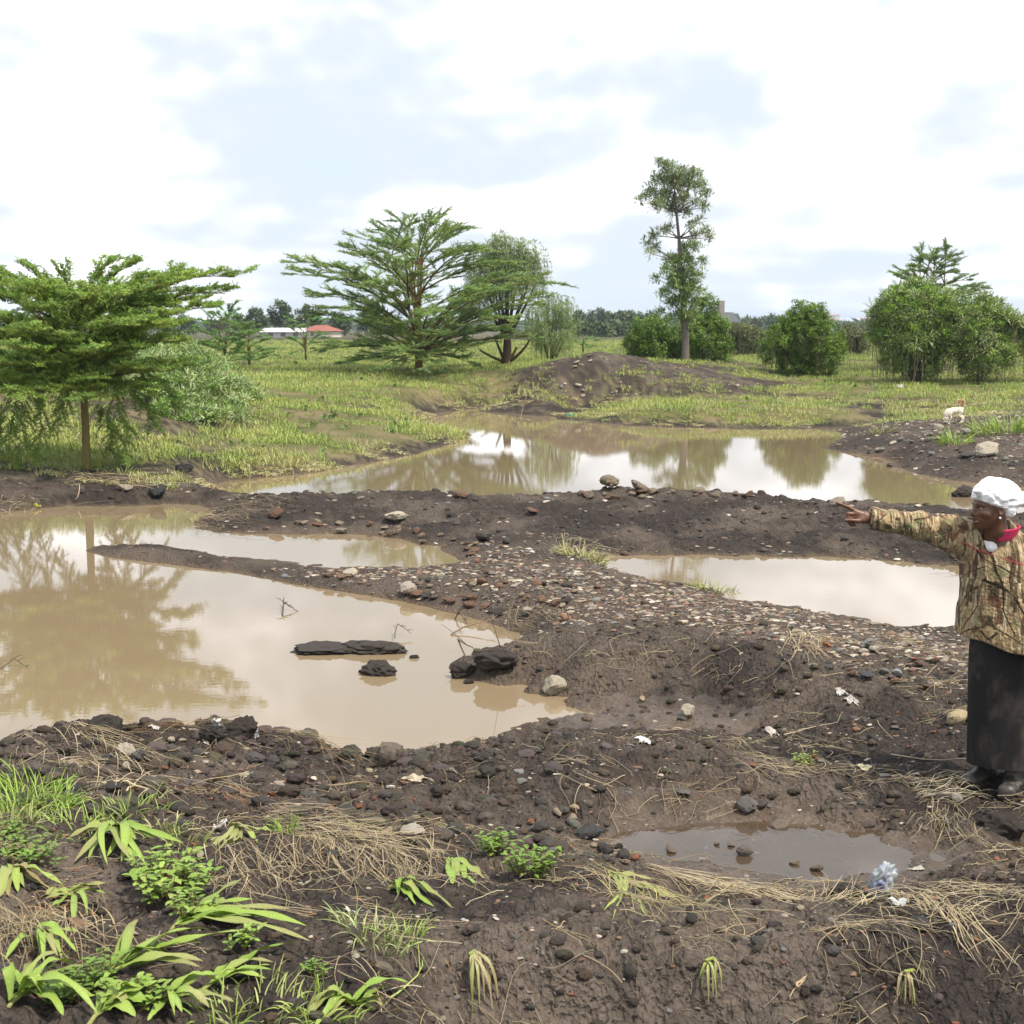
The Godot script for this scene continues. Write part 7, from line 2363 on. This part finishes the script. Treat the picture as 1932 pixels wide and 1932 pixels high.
func build_person() -> void:
	var base := spot(1886, 1482)
	var d := -base.z
	var k := d / FOC
	var o := thing("person", "person in camouflage jacket, long black skirt and white headwrap pointing across the ponds", "person", base)
	var P := func(u: float, v: float, z := 0.0) -> Vector3:
		return at_depth(u, v, d) - base + Vector3(0, 0, z)
	# ---- frames
	var hc: Vector3 = P.call(1857, 951, 0.085)
	var hf := Vector3(-0.965, -0.03, 0.26).normalized()
	var hr := hf.cross(Vector3.UP).normalized()
	if hr.z < 0.0:
		hr = -hr
	var hu := hr.cross(hf).normalized()
	if hu.y < 0.0:
		hu = -hu
	var wrist: Vector3 = P.call(1640, 977, 0.0)
	var elbow: Vector3 = P.call(1737, 990, -0.03)
	var shoulder: Vector3 = P.call(1832, 1009, -0.06)
	var shoulder2 := Vector3(0.22, shoulder.y - 0.01, -0.10)
	var elbow2 := Vector3(0.34, 1.10, -0.06)
	var wrist2 := Vector3(0.34, 0.86, 0.06)
	var neck_top := hc - hu * 0.06 - hf * 0.03
	var neck_low := Vector3(neck_top.x + 0.035, 1.36, neck_top.z - 0.075)
	var skin := Color(0.115, 0.052, 0.030)

	# ---- skin: trunk, limbs, head and hands in one mesh
	var body := Build.new()
	var trunk := func(p: Vector3) -> float:
		var a := cap(p, Vector3(0.0, 0.95, -0.02), Vector3(-0.01, 1.28, -0.02), 0.13, 0.14)
		a = smin(a, cap(p, Vector3(-0.01, 1.34, -0.02), neck_low, 0.10, 0.06), 0.06)
		a = smin(a, cap(p, neck_low, neck_top, 0.060, 0.053), 0.03)
		a = smin(a, cap(p, shoulder, elbow, 0.055, 0.045), 0.05)
		a = smin(a, cap(p, elbow, wrist, 0.045, 0.031), 0.02)
		a = smin(a, cap(p, shoulder2, elbow2, 0.055, 0.045), 0.05)
		a = smin(a, cap(p, elbow2, wrist2, 0.045, 0.031), 0.02)
		for s in [-1.0, 1.0]:
			a = smin(a, cap(p, Vector3(0.0 + s * 0.07, 0.92, s * 0.04), Vector3(-0.01 + s * 0.065, 0.5, s * 0.05), 0.095, 0.06), 0.05)
			a = smin(a, cap(p, Vector3(-0.01 + s * 0.065, 0.5, s * 0.05), Vector3(-0.01 + s * 0.065, 0.12, s * 0.06), 0.06, 0.035), 0.03)
		return a
	var plain := func(_p: Vector3) -> Color:
		return skin
	nets(trunk, Vector3(-0.80, 0.0, -0.28), Vector3(0.5, 1.62, 0.28), 0.02, body, plain)
	# head, in its own axes: x forward, y up, z to the side
	var L := func(x: float, y: float, z: float) -> Vector3:
		return hc + hf * x + hu * y + hr * z
	var head := func(w: Vector3) -> float:
		var q := w - hc
		var p := Vector3(q.dot(hf), q.dot(hu), absf(q.dot(hr)))
		var a := ell(p, Vector3(-0.018, 0.025, 0.0), Vector3(0.098, 0.108, 0.076))
		a = smin(a, ell(p, Vector3(0.030, -0.040, 0.0), Vector3(0.058, 0.075, 0.058)), 0.03)
		a = smin(a, cap(p, Vector3(-0.012, -0.052, 0.050), Vector3(0.052, -0.098, 0.014), 0.020, 0.019), 0.025)
		a = smin(a, cap(p, Vector3(0.058, -0.100, 0.0), Vector3(0.062, -0.100, 0.006), 0.021, 0.018), 0.02)
		a = smin(a, cap(p, Vector3(0.080, 0.014, 0.010), Vector3(0.068, 0.016, 0.042), 0.012, 0.011), 0.014)
		a = smin(a, cap(p, Vector3(0.060, -0.030, 0.038), Vector3(0.045, -0.035, 0.046), 0.020, 0.020), 0.02)
		a = smin(a, cap(p, Vector3(0.084, 0.004, 0.0), Vector3(0.103, -0.032, 0.0), 0.008, 0.0125), 0.010)
		a = smin(a, cap(p, Vector3(0.094, -0.038, 0.012), Vector3(0.086, -0.038, 0.016), 0.0095, 0.008), 0.006)
		a = smin(a, cap(p, Vector3(0.076, -0.060, 0.0), Vector3(0.066, -0.070, 0.020), 0.024, 0.016), 0.018)
		a = smin(a, cap(p, Vector3(0.096, -0.064, 0.0), Vector3(0.082, -0.068, 0.022), 0.0085, 0.005), 0.005)
		a = smin(a, cap(p, Vector3(0.092, -0.084, 0.0), Vector3(0.078, -0.080, 0.020), 0.0095, 0.005), 0.005)
		a = smax(a, -cap(p, Vector3(0.108, -0.0735, 0.0), Vector3(0.084, -0.074, 0.022), 0.0068, 0.003), 0.003)
		a = smax(a, -cap(p, Vector3(0.088, -0.006, 0.026), Vector3(0.080, -0.006, 0.040), 0.011, 0.010), 0.008)
		a = smin(a, (p - Vector3(0.069, -0.006, 0.032)).length() - 0.0125, 0.003)
		a = smin(a, cap(p, Vector3(0.079, 0.003, 0.024), Vector3(0.073, 0.002, 0.044), 0.004, 0.003), 0.003)
		var ear := ell(p, Vector3(-0.020, -0.018, 0.076), Vector3(0.020, 0.033, 0.011))
		ear = smax(ear, -ell(p, Vector3(-0.015, -0.014, 0.088), Vector3(0.011, 0.020, 0.010)), 0.004)
		a = smin(a, ear, 0.008)
		a = smin(a, cap(p, Vector3(-0.03, -0.05, 0.0), Vector3(-0.05, -0.13, 0.0), 0.055, 0.055), 0.03)
		return a
	var face := func(w: Vector3) -> Color:
		var q := w - hc
		var p := Vector3(q.dot(hf), q.dot(hu), absf(q.dot(hr)))
		if (p - Vector3(0.069, -0.006, 0.032)).length() < 0.0132 and p.x > 0.074 and p.y < 0.0:
			return Color(0.30, 0.26, 0.23) if absf(p.z - 0.032) > 0.0045 else Color(0.012, 0.010, 0.009)
		if p.x > 0.070 and p.y > -0.0905 and p.y < -0.058 and p.z < 0.024 and p.x > 0.083 - p.z * 0.4:
			return Color(0.45, 0.42, 0.38) if absf(p.y + 0.0725) < 0.0035 and p.x < 0.091 else Color(0.095, 0.036, 0.030)
		if p.x > 0.05 and p.y > 0.012 and p.y < 0.022 and p.z > 0.012 and p.z < 0.046:
			return Color(0.035, 0.018, 0.013)
		return skin
	nets(head, hc - Vector3.ONE * 0.17, hc + Vector3.ONE * 0.15, 0.0042, body, face)
	# pointing hand: forward along the arm, up, towards the camera
	var af := (wrist - elbow).normalized().lerp(Vector3(-0.95, 0.20, 0.02), 0.7).normalized()
	var au := (Vector3.UP - af * af.y).normalized()
	var ac := Vector3(0, 0, 1)
	var fingers := [
		[[0.082, 0.022, 0.0, 0.0115], [0.128, 0.037, 0.002, 0.0098], [0.166, 0.045, 0.003, 0.0088], [0.192, 0.049, 0.003, 0.0075]],
		[[0.084, 0.006, 0.006, 0.0118], [0.122, 0.002, 0.012, 0.0102], [0.120, -0.027, 0.014, 0.0094], [0.094, -0.030, 0.012, 0.0085]],
		[[0.080, -0.010, 0.004, 0.0115], [0.113, -0.020, 0.010, 0.0100], [0.106, -0.046, 0.012, 0.0092], [0.082, -0.043, 0.010, 0.0082]],
		[[0.072, -0.024, 0.0, 0.0105], [0.098, -0.038, 0.006, 0.0088], [0.090, -0.058, 0.008, 0.0082], [0.070, -0.053, 0.006, 0.0072]],
		[[0.026, -0.016, 0.014, 0.0150], [0.070, -0.026, 0.030, 0.0118], [0.106, -0.028, 0.036, 0.0100], [0.134, -0.034, 0.036, 0.0085]],
	]
	var hand := func(w: Vector3) -> float:
		var q := w - wrist
		var p := Vector3(q.dot(af), q.dot(au), q.dot(ac))
		var a := cap(p, Vector3(-0.06, 0.0, 0.0), Vector3(0.012, 0.0, 0.0), 0.030, 0.027)
		a = smin(a, cap(p, Vector3(0.03, 0.008, 0.0), Vector3(0.078, 0.014, 0.0), 0.022, 0.019), 0.02)
		a = smin(a, cap(p, Vector3(0.03, -0.010, 0.0), Vector3(0.072, -0.014, 0.0), 0.022, 0.019), 0.02)
		a = smin(a, cap(p, Vector3(0.02, -0.010, 0.008), Vector3(0.045, -0.016, 0.018), 0.018, 0.016), 0.015)
		for fi in fingers:
			var c := 9.0
			for i in 3:
				var u0: Array = fi[i]
				var u1: Array = fi[i + 1]
				c = smin(c, cap(p, Vector3(u0[0], u0[1], u0[2]), Vector3(u1[0], u1[1], u1[2]), u0[3], u1[3]), 0.003)
			a = smin(a, c, 0.006)
		return a
	nets(hand, wrist - Vector3(0.24, 0.10, 0.07), wrist + Vector3(0.05, 0.09, 0.08), 0.0036, body, plain)
	# the other hand, hanging relaxed
	var hand2 := func(w: Vector3) -> float:
		var p := w - wrist2
		var a := cap(p, Vector3(0, 0.05, 0), Vector3(0, -0.02, 0), 0.03, 0.027)
		a = smin(a, cap(p, Vector3(0.0, -0.03, -0.014), Vector3(0.0, -0.085, -0.02), 0.022, 0.018), 0.02)
		a = smin(a, cap(p, Vector3(0.0, -0.03, 0.014), Vector3(0.0, -0.085, 0.02), 0.022, 0.018), 0.02)
		for i in 4:
			var z := -0.031 + 0.0207 * i
			var ln: float = [0.062, 0.078, 0.082, 0.072][i]
			a = smin(a, smin(cap(p, Vector3(0, -0.09, z), Vector3(-0.006, -0.09 - ln * 0.5, z), 0.0105, 0.0095), cap(p, Vector3(-0.006, -0.09 - ln * 0.5, z), Vector3(-0.024, -0.09 - ln, z), 0.0095, 0.008), 0.003), 0.006)
		a = smin(a, cap(p, Vector3(-0.005, -0.03, 0.028), Vector3(-0.02, -0.09, 0.048), 0.014, 0.009), 0.01)
		return a
	nets(hand2, wrist2 - Vector3(0.08, 0.21, 0.09), wrist2 + Vector3(0.08, 0.08, 0.10), 0.005, body, plain)
	var sk := tinted(0.46, 0.5)
	sk.subsurf_scatter_enabled = true
	sk.subsurf_scatter_strength = 0.08
	part(o, "body", body.mesh(), sk)
	stage("  skin")

	# ---- jacket
	var yaw := -0.42
	var cy := cos(yaw)
	var sy := sin(yaw)
	var rings := [[0.60, 0.0, 0.0, 0.285, 0.215], [0.90, 0.0, 0.0, 0.278, 0.205], [1.10, 0.0, -0.01, 0.262, 0.19], [1.24, -0.005, -0.02, 0.252, 0.172], [1.33, -0.012, -0.025, 0.220, 0.148], [1.385, -0.025, -0.03, 0.150, 0.115], [1.42, -0.03, -0.03, 0.098, 0.09], [1.50, -0.035, -0.03, 0.03, 0.03]]
	var crease := noise(FastNoiseLite.TYPE_SIMPLEX_SMOOTH, 5.0, 905, 3)
	var jacket := func(p: Vector3) -> float:
		var i := 0
		while i < rings.size() - 2 and p.y > float(rings[i + 1][0]):
			i += 1
		var r0: Array = rings[i]
		var r1: Array = rings[i + 1]
		var t := clampf((p.y - r0[0]) / (float(r1[0]) - float(r0[0])), 0.0, 1.0)
		var x := p.x - lerpf(r0[1], r1[1], t)
		var z := p.z - lerpf(r0[2], r1[2], t)
		var ra := lerpf(r0[3], r1[3], t)
		var rb := lerpf(r0[4], r1[4], t)
		var lx := (x * cy - z * sy) / ra
		var lz := (x * sy + z * cy) / rb
		var a := (sqrt(lx * lx + lz * lz) - 1.0) * minf(ra, rb) * 1.1
		a = smax(a, p.y - 1.52, 0.04)
		var s := cap(p, shoulder + Vector3(0.03, -0.01, 0.0), elbow + Vector3(0.0, -0.008, 0), 0.096, 0.074)
		s = smin(s, cap(p, elbow + Vector3(0.0, -0.008, 0), wrist, 0.074, 0.059), 0.03)
		s = smin(s, cap(p, shoulder + Vector3(0.0, -0.06, 0.0), elbow + Vector3(0.03, -0.026, 0), 0.085, 0.05), 0.05)
		s = smax(s, (p - wrist).dot((wrist - elbow).normalized()) , 0.006)
		a = smin(a, s, 0.07)
		var s2 := cap(p, shoulder2 + Vector3(-0.02, -0.02, 0), elbow2, 0.095, 0.078)
		s2 = smin(s2, cap(p, elbow2, wrist2, 0.078, 0.062), 0.03)
		s2 = smax(s2, wrist2.y - p.y, 0.006)
		a = smin(a, s2, 0.05)
		# folds: gathered sleeve, slack back and front
		a += 0.0055 * sin(p.x * 46.0 + p.y * 30.0 + 4.0 * crease.get_noise_3dv(p)) * clampf((-0.16 - p.x) * 6.0, 0.0, 1.0)
		a += crease.get_noise_3d(p.x * 1.5, p.y * 0.45, p.z * 1.5) * 0.022 * clampf((1.36 - p.y) * 4.0, 0.15, 1.0)
		# hem, neck opening
		a = smax(a, 0.865 - (p.x + 0.27) * 0.27 - p.y + 0.006 * sin(p.x * 31.0), 0.012)
		a = smax(a, -cap(p, neck_low + Vector3(0, 0.02, 0), neck_top + Vector3(0.0, 0.05, 0), 0.064, 0.085), 0.01)
		a = smax(a, -cap(p, neck_low + Vector3(-0.05, 0.05, 0.05), neck_low + Vector3(-0.052, -0.005, 0.12), 0.036, 0.012), 0.01)
		return a
	var jb := Build.new()
	nets(jacket, Vector3(-0.80, 0.66, -0.34), Vector3(0.50, 1.58, 0.34), 0.0118, jb, func(_p: Vector3) -> Color: return Color.WHITE, 3.0)
	var jm := mat(Color(0.95, 0.95, 0.95), 0.88, 0.3)
	jm.albedo_texture = camouflage()
	jm.uv1_triplanar = true
	jm.uv1_scale = Vector3(0.85, 0.85, 0.85)
	jm.uv1_triplanar_sharpness = 4.0
	var cloth := noise(FastNoiseLite.TYPE_SIMPLEX, 0.09, 931, 3)
	jm.heightmap_enabled = true
	jm.heightmap_texture = noise_tex(cloth, 512)
	jm.heightmap_scale = 0.5
	jm.rim_enabled = true
	jm.rim = 0.25
	var jo := part(o, "jacket", jb.mesh(), jm)
	stage("  jacket")
	# hem piping on the chest: raised red seams
	var seam := Build.new()
	var path := PackedVector3Array()
	for e in [[1812, 1020], [1826, 1028], [1842, 1036], [1862, 1042], [1884, 1049], [1906, 1055], [1930, 1060]]:
		var q: Vector3 = P.call(e[0], e[1], 0.0)
		var zz := 0.33
		while zz > 0.0 and jacket.call(Vector3(q.x, q.y, zz)) > 0.0:
			zz -= 0.004
		path.append(Vector3(q.x, q.y, zz + 0.001))
	seam.tube(path, tapered(path.size() - 1, 0.0035, 0.0035), 5, Color(0.42, 0.06, 0.09))
	part(jo, "seam", seam.mesh(), M.plain)

	# ---- white shirt at the neck and the pink-lined collar
	var shirt := Build.new()
	var sf := func(p: Vector3) -> float:
		var a := cap(p, neck_low + Vector3(0, -0.02, 0), neck_low + Vector3(-0.006, 0.052, 0.004), 0.083, 0.068)
		a = smin(a, cap(p, neck_low + Vector3(-0.03, 0.01, 0.03), neck_low + Vector3(-0.045, -0.01, 0.07), 0.035, 0.014), 0.02)
		var cut := (p - (neck_low + Vector3(-0.02, 0.052, 0.02))).dot(Vector3(-0.5, 1.0, 0.25).normalized())
		return smax(a, cut, 0.006)
	nets(sf, neck_low - Vector3(0.18, 0.12, 0.15), neck_low + Vector3(0.15, 0.12, 0.2), 0.006, shirt, func(_p: Vector3) -> Color: return Color(0.78, 0.78, 0.78))
	part(o, "undershirt", shirt.mesh(), mat(Color(0.78, 0.78, 0.79), 0.9, 0.3))
	var collar := Build.new()
	var cf := func(p: Vector3) -> float:
		var c := neck_low + Vector3(0.006, 0.0, -0.004)
		var q := p - c
		var h := q.y + q.x * -0.10
		var rr := 0.083 + h * 0.42
		var a := absf(Vector2(q.x, q.z).length() - rr) - 0.006
		a = smax(a, absf(h - 0.062) - 0.033, 0.006)
		a = smax(a, -(q.x * 0.93 + q.z * 0.1 + 0.012), 0.01)
		return a
	nets(cf, neck_low - Vector3(0.16, 0.03, 0.16), neck_low + Vector3(0.16, 0.16, 0.16), 0.006, collar, func(_p: Vector3) -> Color: return Color(0.56, 0.045, 0.12), 3.0)
	part(jo, "collar", collar.mesh(), mat(Color(0.56, 0.045, 0.12), 0.85, 0.3)).set_meta("label", "pink lining of the open collar")

	# ---- headwrap
	var crease2 := noise(FastNoiseLite.TYPE_SIMPLEX_SMOOTH, 6.0, 961, 2)
	var wrap := func(w: Vector3) -> float:
		var q := w - hc
		var p := Vector3(q.dot(hf), q.dot(hu), q.dot(hr))
		var a := ell(p, Vector3(-0.026, 0.052, 0.0), Vector3(0.122, 0.104, 0.098))
		a = smin(a, ell(p, Vector3(-0.105, 0.045, 0.0), Vector3(0.072, 0.072, 0.080)), 0.05)
		a += 0.0024 * sin((p.y * 0.86 - p.x * 0.5) * 150.0 + 4.0 * sin(p.x * 31.0 + p.z * 20.0)) * clampf(1.2 - absf(p.x + 0.02) * 6.0, 0.1, 1.0)
		a = smax(a, 0.040 + (p.x - 0.085) * 0.46 - p.y, 0.014)
		a = smin(a, cap(p, Vector3(-0.085, -0.030, 0.050), Vector3(-0.10, 0.02, 0.062), 0.034, 0.030), 0.016)
		a = smin(a, cap(p, Vector3(-0.115, 0.02, 0.045), Vector3(-0.190, 0.035, 0.05), 0.036, 0.040), 0.018)
		a = smin(a, cap(p, Vector3(0.070, 0.070, 0.035), Vector3(0.104, 0.088, 0.050), 0.024, 0.018), 0.012)
		a = smin(a, cap(p, Vector3(0.104, 0.092, 0.050), Vector3(0.138, 0.098, 0.058), 0.016, 0.007), 0.01)
		a += crease2.get_noise_3d(p.x * 2.4, p.y * 5.0, p.z * 2.4) * 0.0055
		a += 0.0022 * sin(p.x * 150.0 + p.y * 90.0) * clampf(-p.x * 10.0 - 0.5, 0.0, 1.0)
		return a
	var wb := Build.new()
	nets(wrap, hc - Vector3(0.19, 0.12, 0.16), hc + Vector3(0.25, 0.19, 0.19), 0.0055, wb, func(_p: Vector3) -> Color: return Color(0.82, 0.82, 0.83))
	var wm := mat(Color(0.80, 0.80, 0.82), 0.9, 0.3)
	part(o, "headwrap", wb.mesh(), wm)
	var er := SphereMesh.new()
	er.radius = 0.0065
	er.height = 0.013
	part(o, "earring", er, mat(Color(0.75, 0.74, 0.70), 0.2), L.call(-0.012, -0.056, 0.079))
	stage("  head cloth")

	# ---- skirt
	var sb := Build.new()
	var rows := 44
	var cols := 96
	var mud := noise(FastNoiseLite.TYPE_SIMPLEX_SMOOTH, 5.0, 951, 4)
	var smear := noise(FastNoiseLite.TYPE_SIMPLEX, 26.0, 953, 3)
	for j in rows + 1:
		var t := float(j) / rows
		var y := lerpf(0.96, 0.135, t)
		var ra := lerpf(0.205, 0.192, t) + 0.02 * smoothstep(0.0, 0.3, t) * (1.0 - t)
		var rb := lerpf(0.150, 0.160, t)
		for i in cols:
			var a := TAU * i / cols
			var fold := 1.0 + (0.014 * sin(a * 5.0 + t * 1.2) + 0.010 * sin(a * 9.0 + 1.0 - t * 2.0) + 0.006 * sin(a * 17.0 + t * 5.0)) * (0.35 + 0.65 * t)
			var x := cos(a) * ra * fold
			var z := sin(a) * rb * fold
			var p := Vector3(x * cos(0.3) + z * sin(0.3) + 0.006, y + 0.006 * sin(a * 3.0) * t, -x * sin(0.3) + z * cos(0.3) - 0.01)
			var m := mud.get_noise_3d(p.x * 0.8, p.y * 0.55, p.z * 0.8) * 1.6 + smear.get_noise_3d(p.x, p.y * 0.4, p.z) * 0.5
			var c := Color(0.016, 0.016, 0.018).lerp(Color(0.062, 0.052, 0.042), clampf(m * 1.1 + 0.05, 0.0, 0.8))
			sb.add(p, Vector3(cos(a), 0, sin(a)), c)
	for j in rows:
		for i in cols:
			var e := j * cols + i
			var g := j * cols + (i + 1) % cols
			sb.quad(e, e + cols, g + cols, g)
	var acc := PackedVector3Array()
	acc.resize(sb.v.size())
	for t in sb.ix.size() / 3:
		var nn := (sb.v[sb.ix[t * 3 + 1]] - sb.v[sb.ix[t * 3]]).cross(sb.v[sb.ix[t * 3 + 2]] - sb.v[sb.ix[t * 3]])
		for q in 3:
			acc[sb.ix[t * 3 + q]] += nn
	for i in sb.v.size():
		sb.n[i] = acc[i].normalized() if acc[i].dot(sb.n[i]) > 0 else -acc[i].normalized()
	# turned-in hem
	var ring := sb.v.size()
	for i in cols:
		var q := sb.v[rows * cols + i]
		sb.add(q * Vector3(0.9, 1, 0.9) + Vector3(0, 0.01, 0), Vector3.DOWN, Color(0.02, 0.02, 0.02))
	for i in cols:
		sb.quad(rows * cols + i, ring + i, ring + (i + 1) % cols, rows * cols + (i + 1) % cols)
	part(o, "skirt", sb.mesh(), tinted(0.85, 0.3))

	# ---- rubber boots
	for e in [[0.055, 0.05, -0.55, 0.84], [-0.075, -0.07, -0.75, 0.66]]:
		var c := Vector3(e[0], 0, e[1])
		var gy := ground(base.x + c.x, -(base.z + c.z)) - base.y
		var f := Vector3(e[2], 0, e[3]).normalized()
		var s := f.cross(Vector3.UP)
		var bf := func(w: Vector3) -> float:
			var q := w - c - Vector3(0, gy, 0)
			var p := Vector3(q.dot(f), q.y, q.dot(s))
			var a := cap(p, Vector3(-0.03, 0.09, 0), Vector3(-0.035, 0.30, 0), 0.050, 0.066)
			a = smin(a, cap(p * Vector3(1, 1.0, 0.92), Vector3(-0.05, 0.048, 0), Vector3(0.12, 0.04, 0), 0.046, 0.046), 0.05)
			a += 0.003 * sin(p.y * 95.0) * clampf(1.0 - absf(p.y - 0.13) * 10.0, 0.0, 1.0)
			a = smin(a, maxf(cap(p * Vector3(1, 0.0, 1), Vector3(-0.05, 0, 0), Vector3(0.12, 0, 0), 0.050, 0.049), absf(p.y - 0.012) - 0.012), 0.004)
			a = smax(a, -p.y + 0.0, 0.004)
			return smax(a, p.y - 0.31, 0.004)
		var bb := Build.new()
		nets(bf, c + Vector3(-0.22, gy - 0.02, -0.22), c + Vector3(0.22, gy + 0.34, 0.22), 0.0085, bb, func(w: Vector3) -> Color: return Color(0.020, 0.020, 0.019).lerp(Color(0.085, 0.072, 0.058), clampf(smear.get_noise_3dv(w) * 1.4 + mud.get_noise_3dv(w) * 1.2 + 0.35, 0.0, 0.85)))
		part(o, "boot", bb.mesh(), tinted(0.5, 0.5))
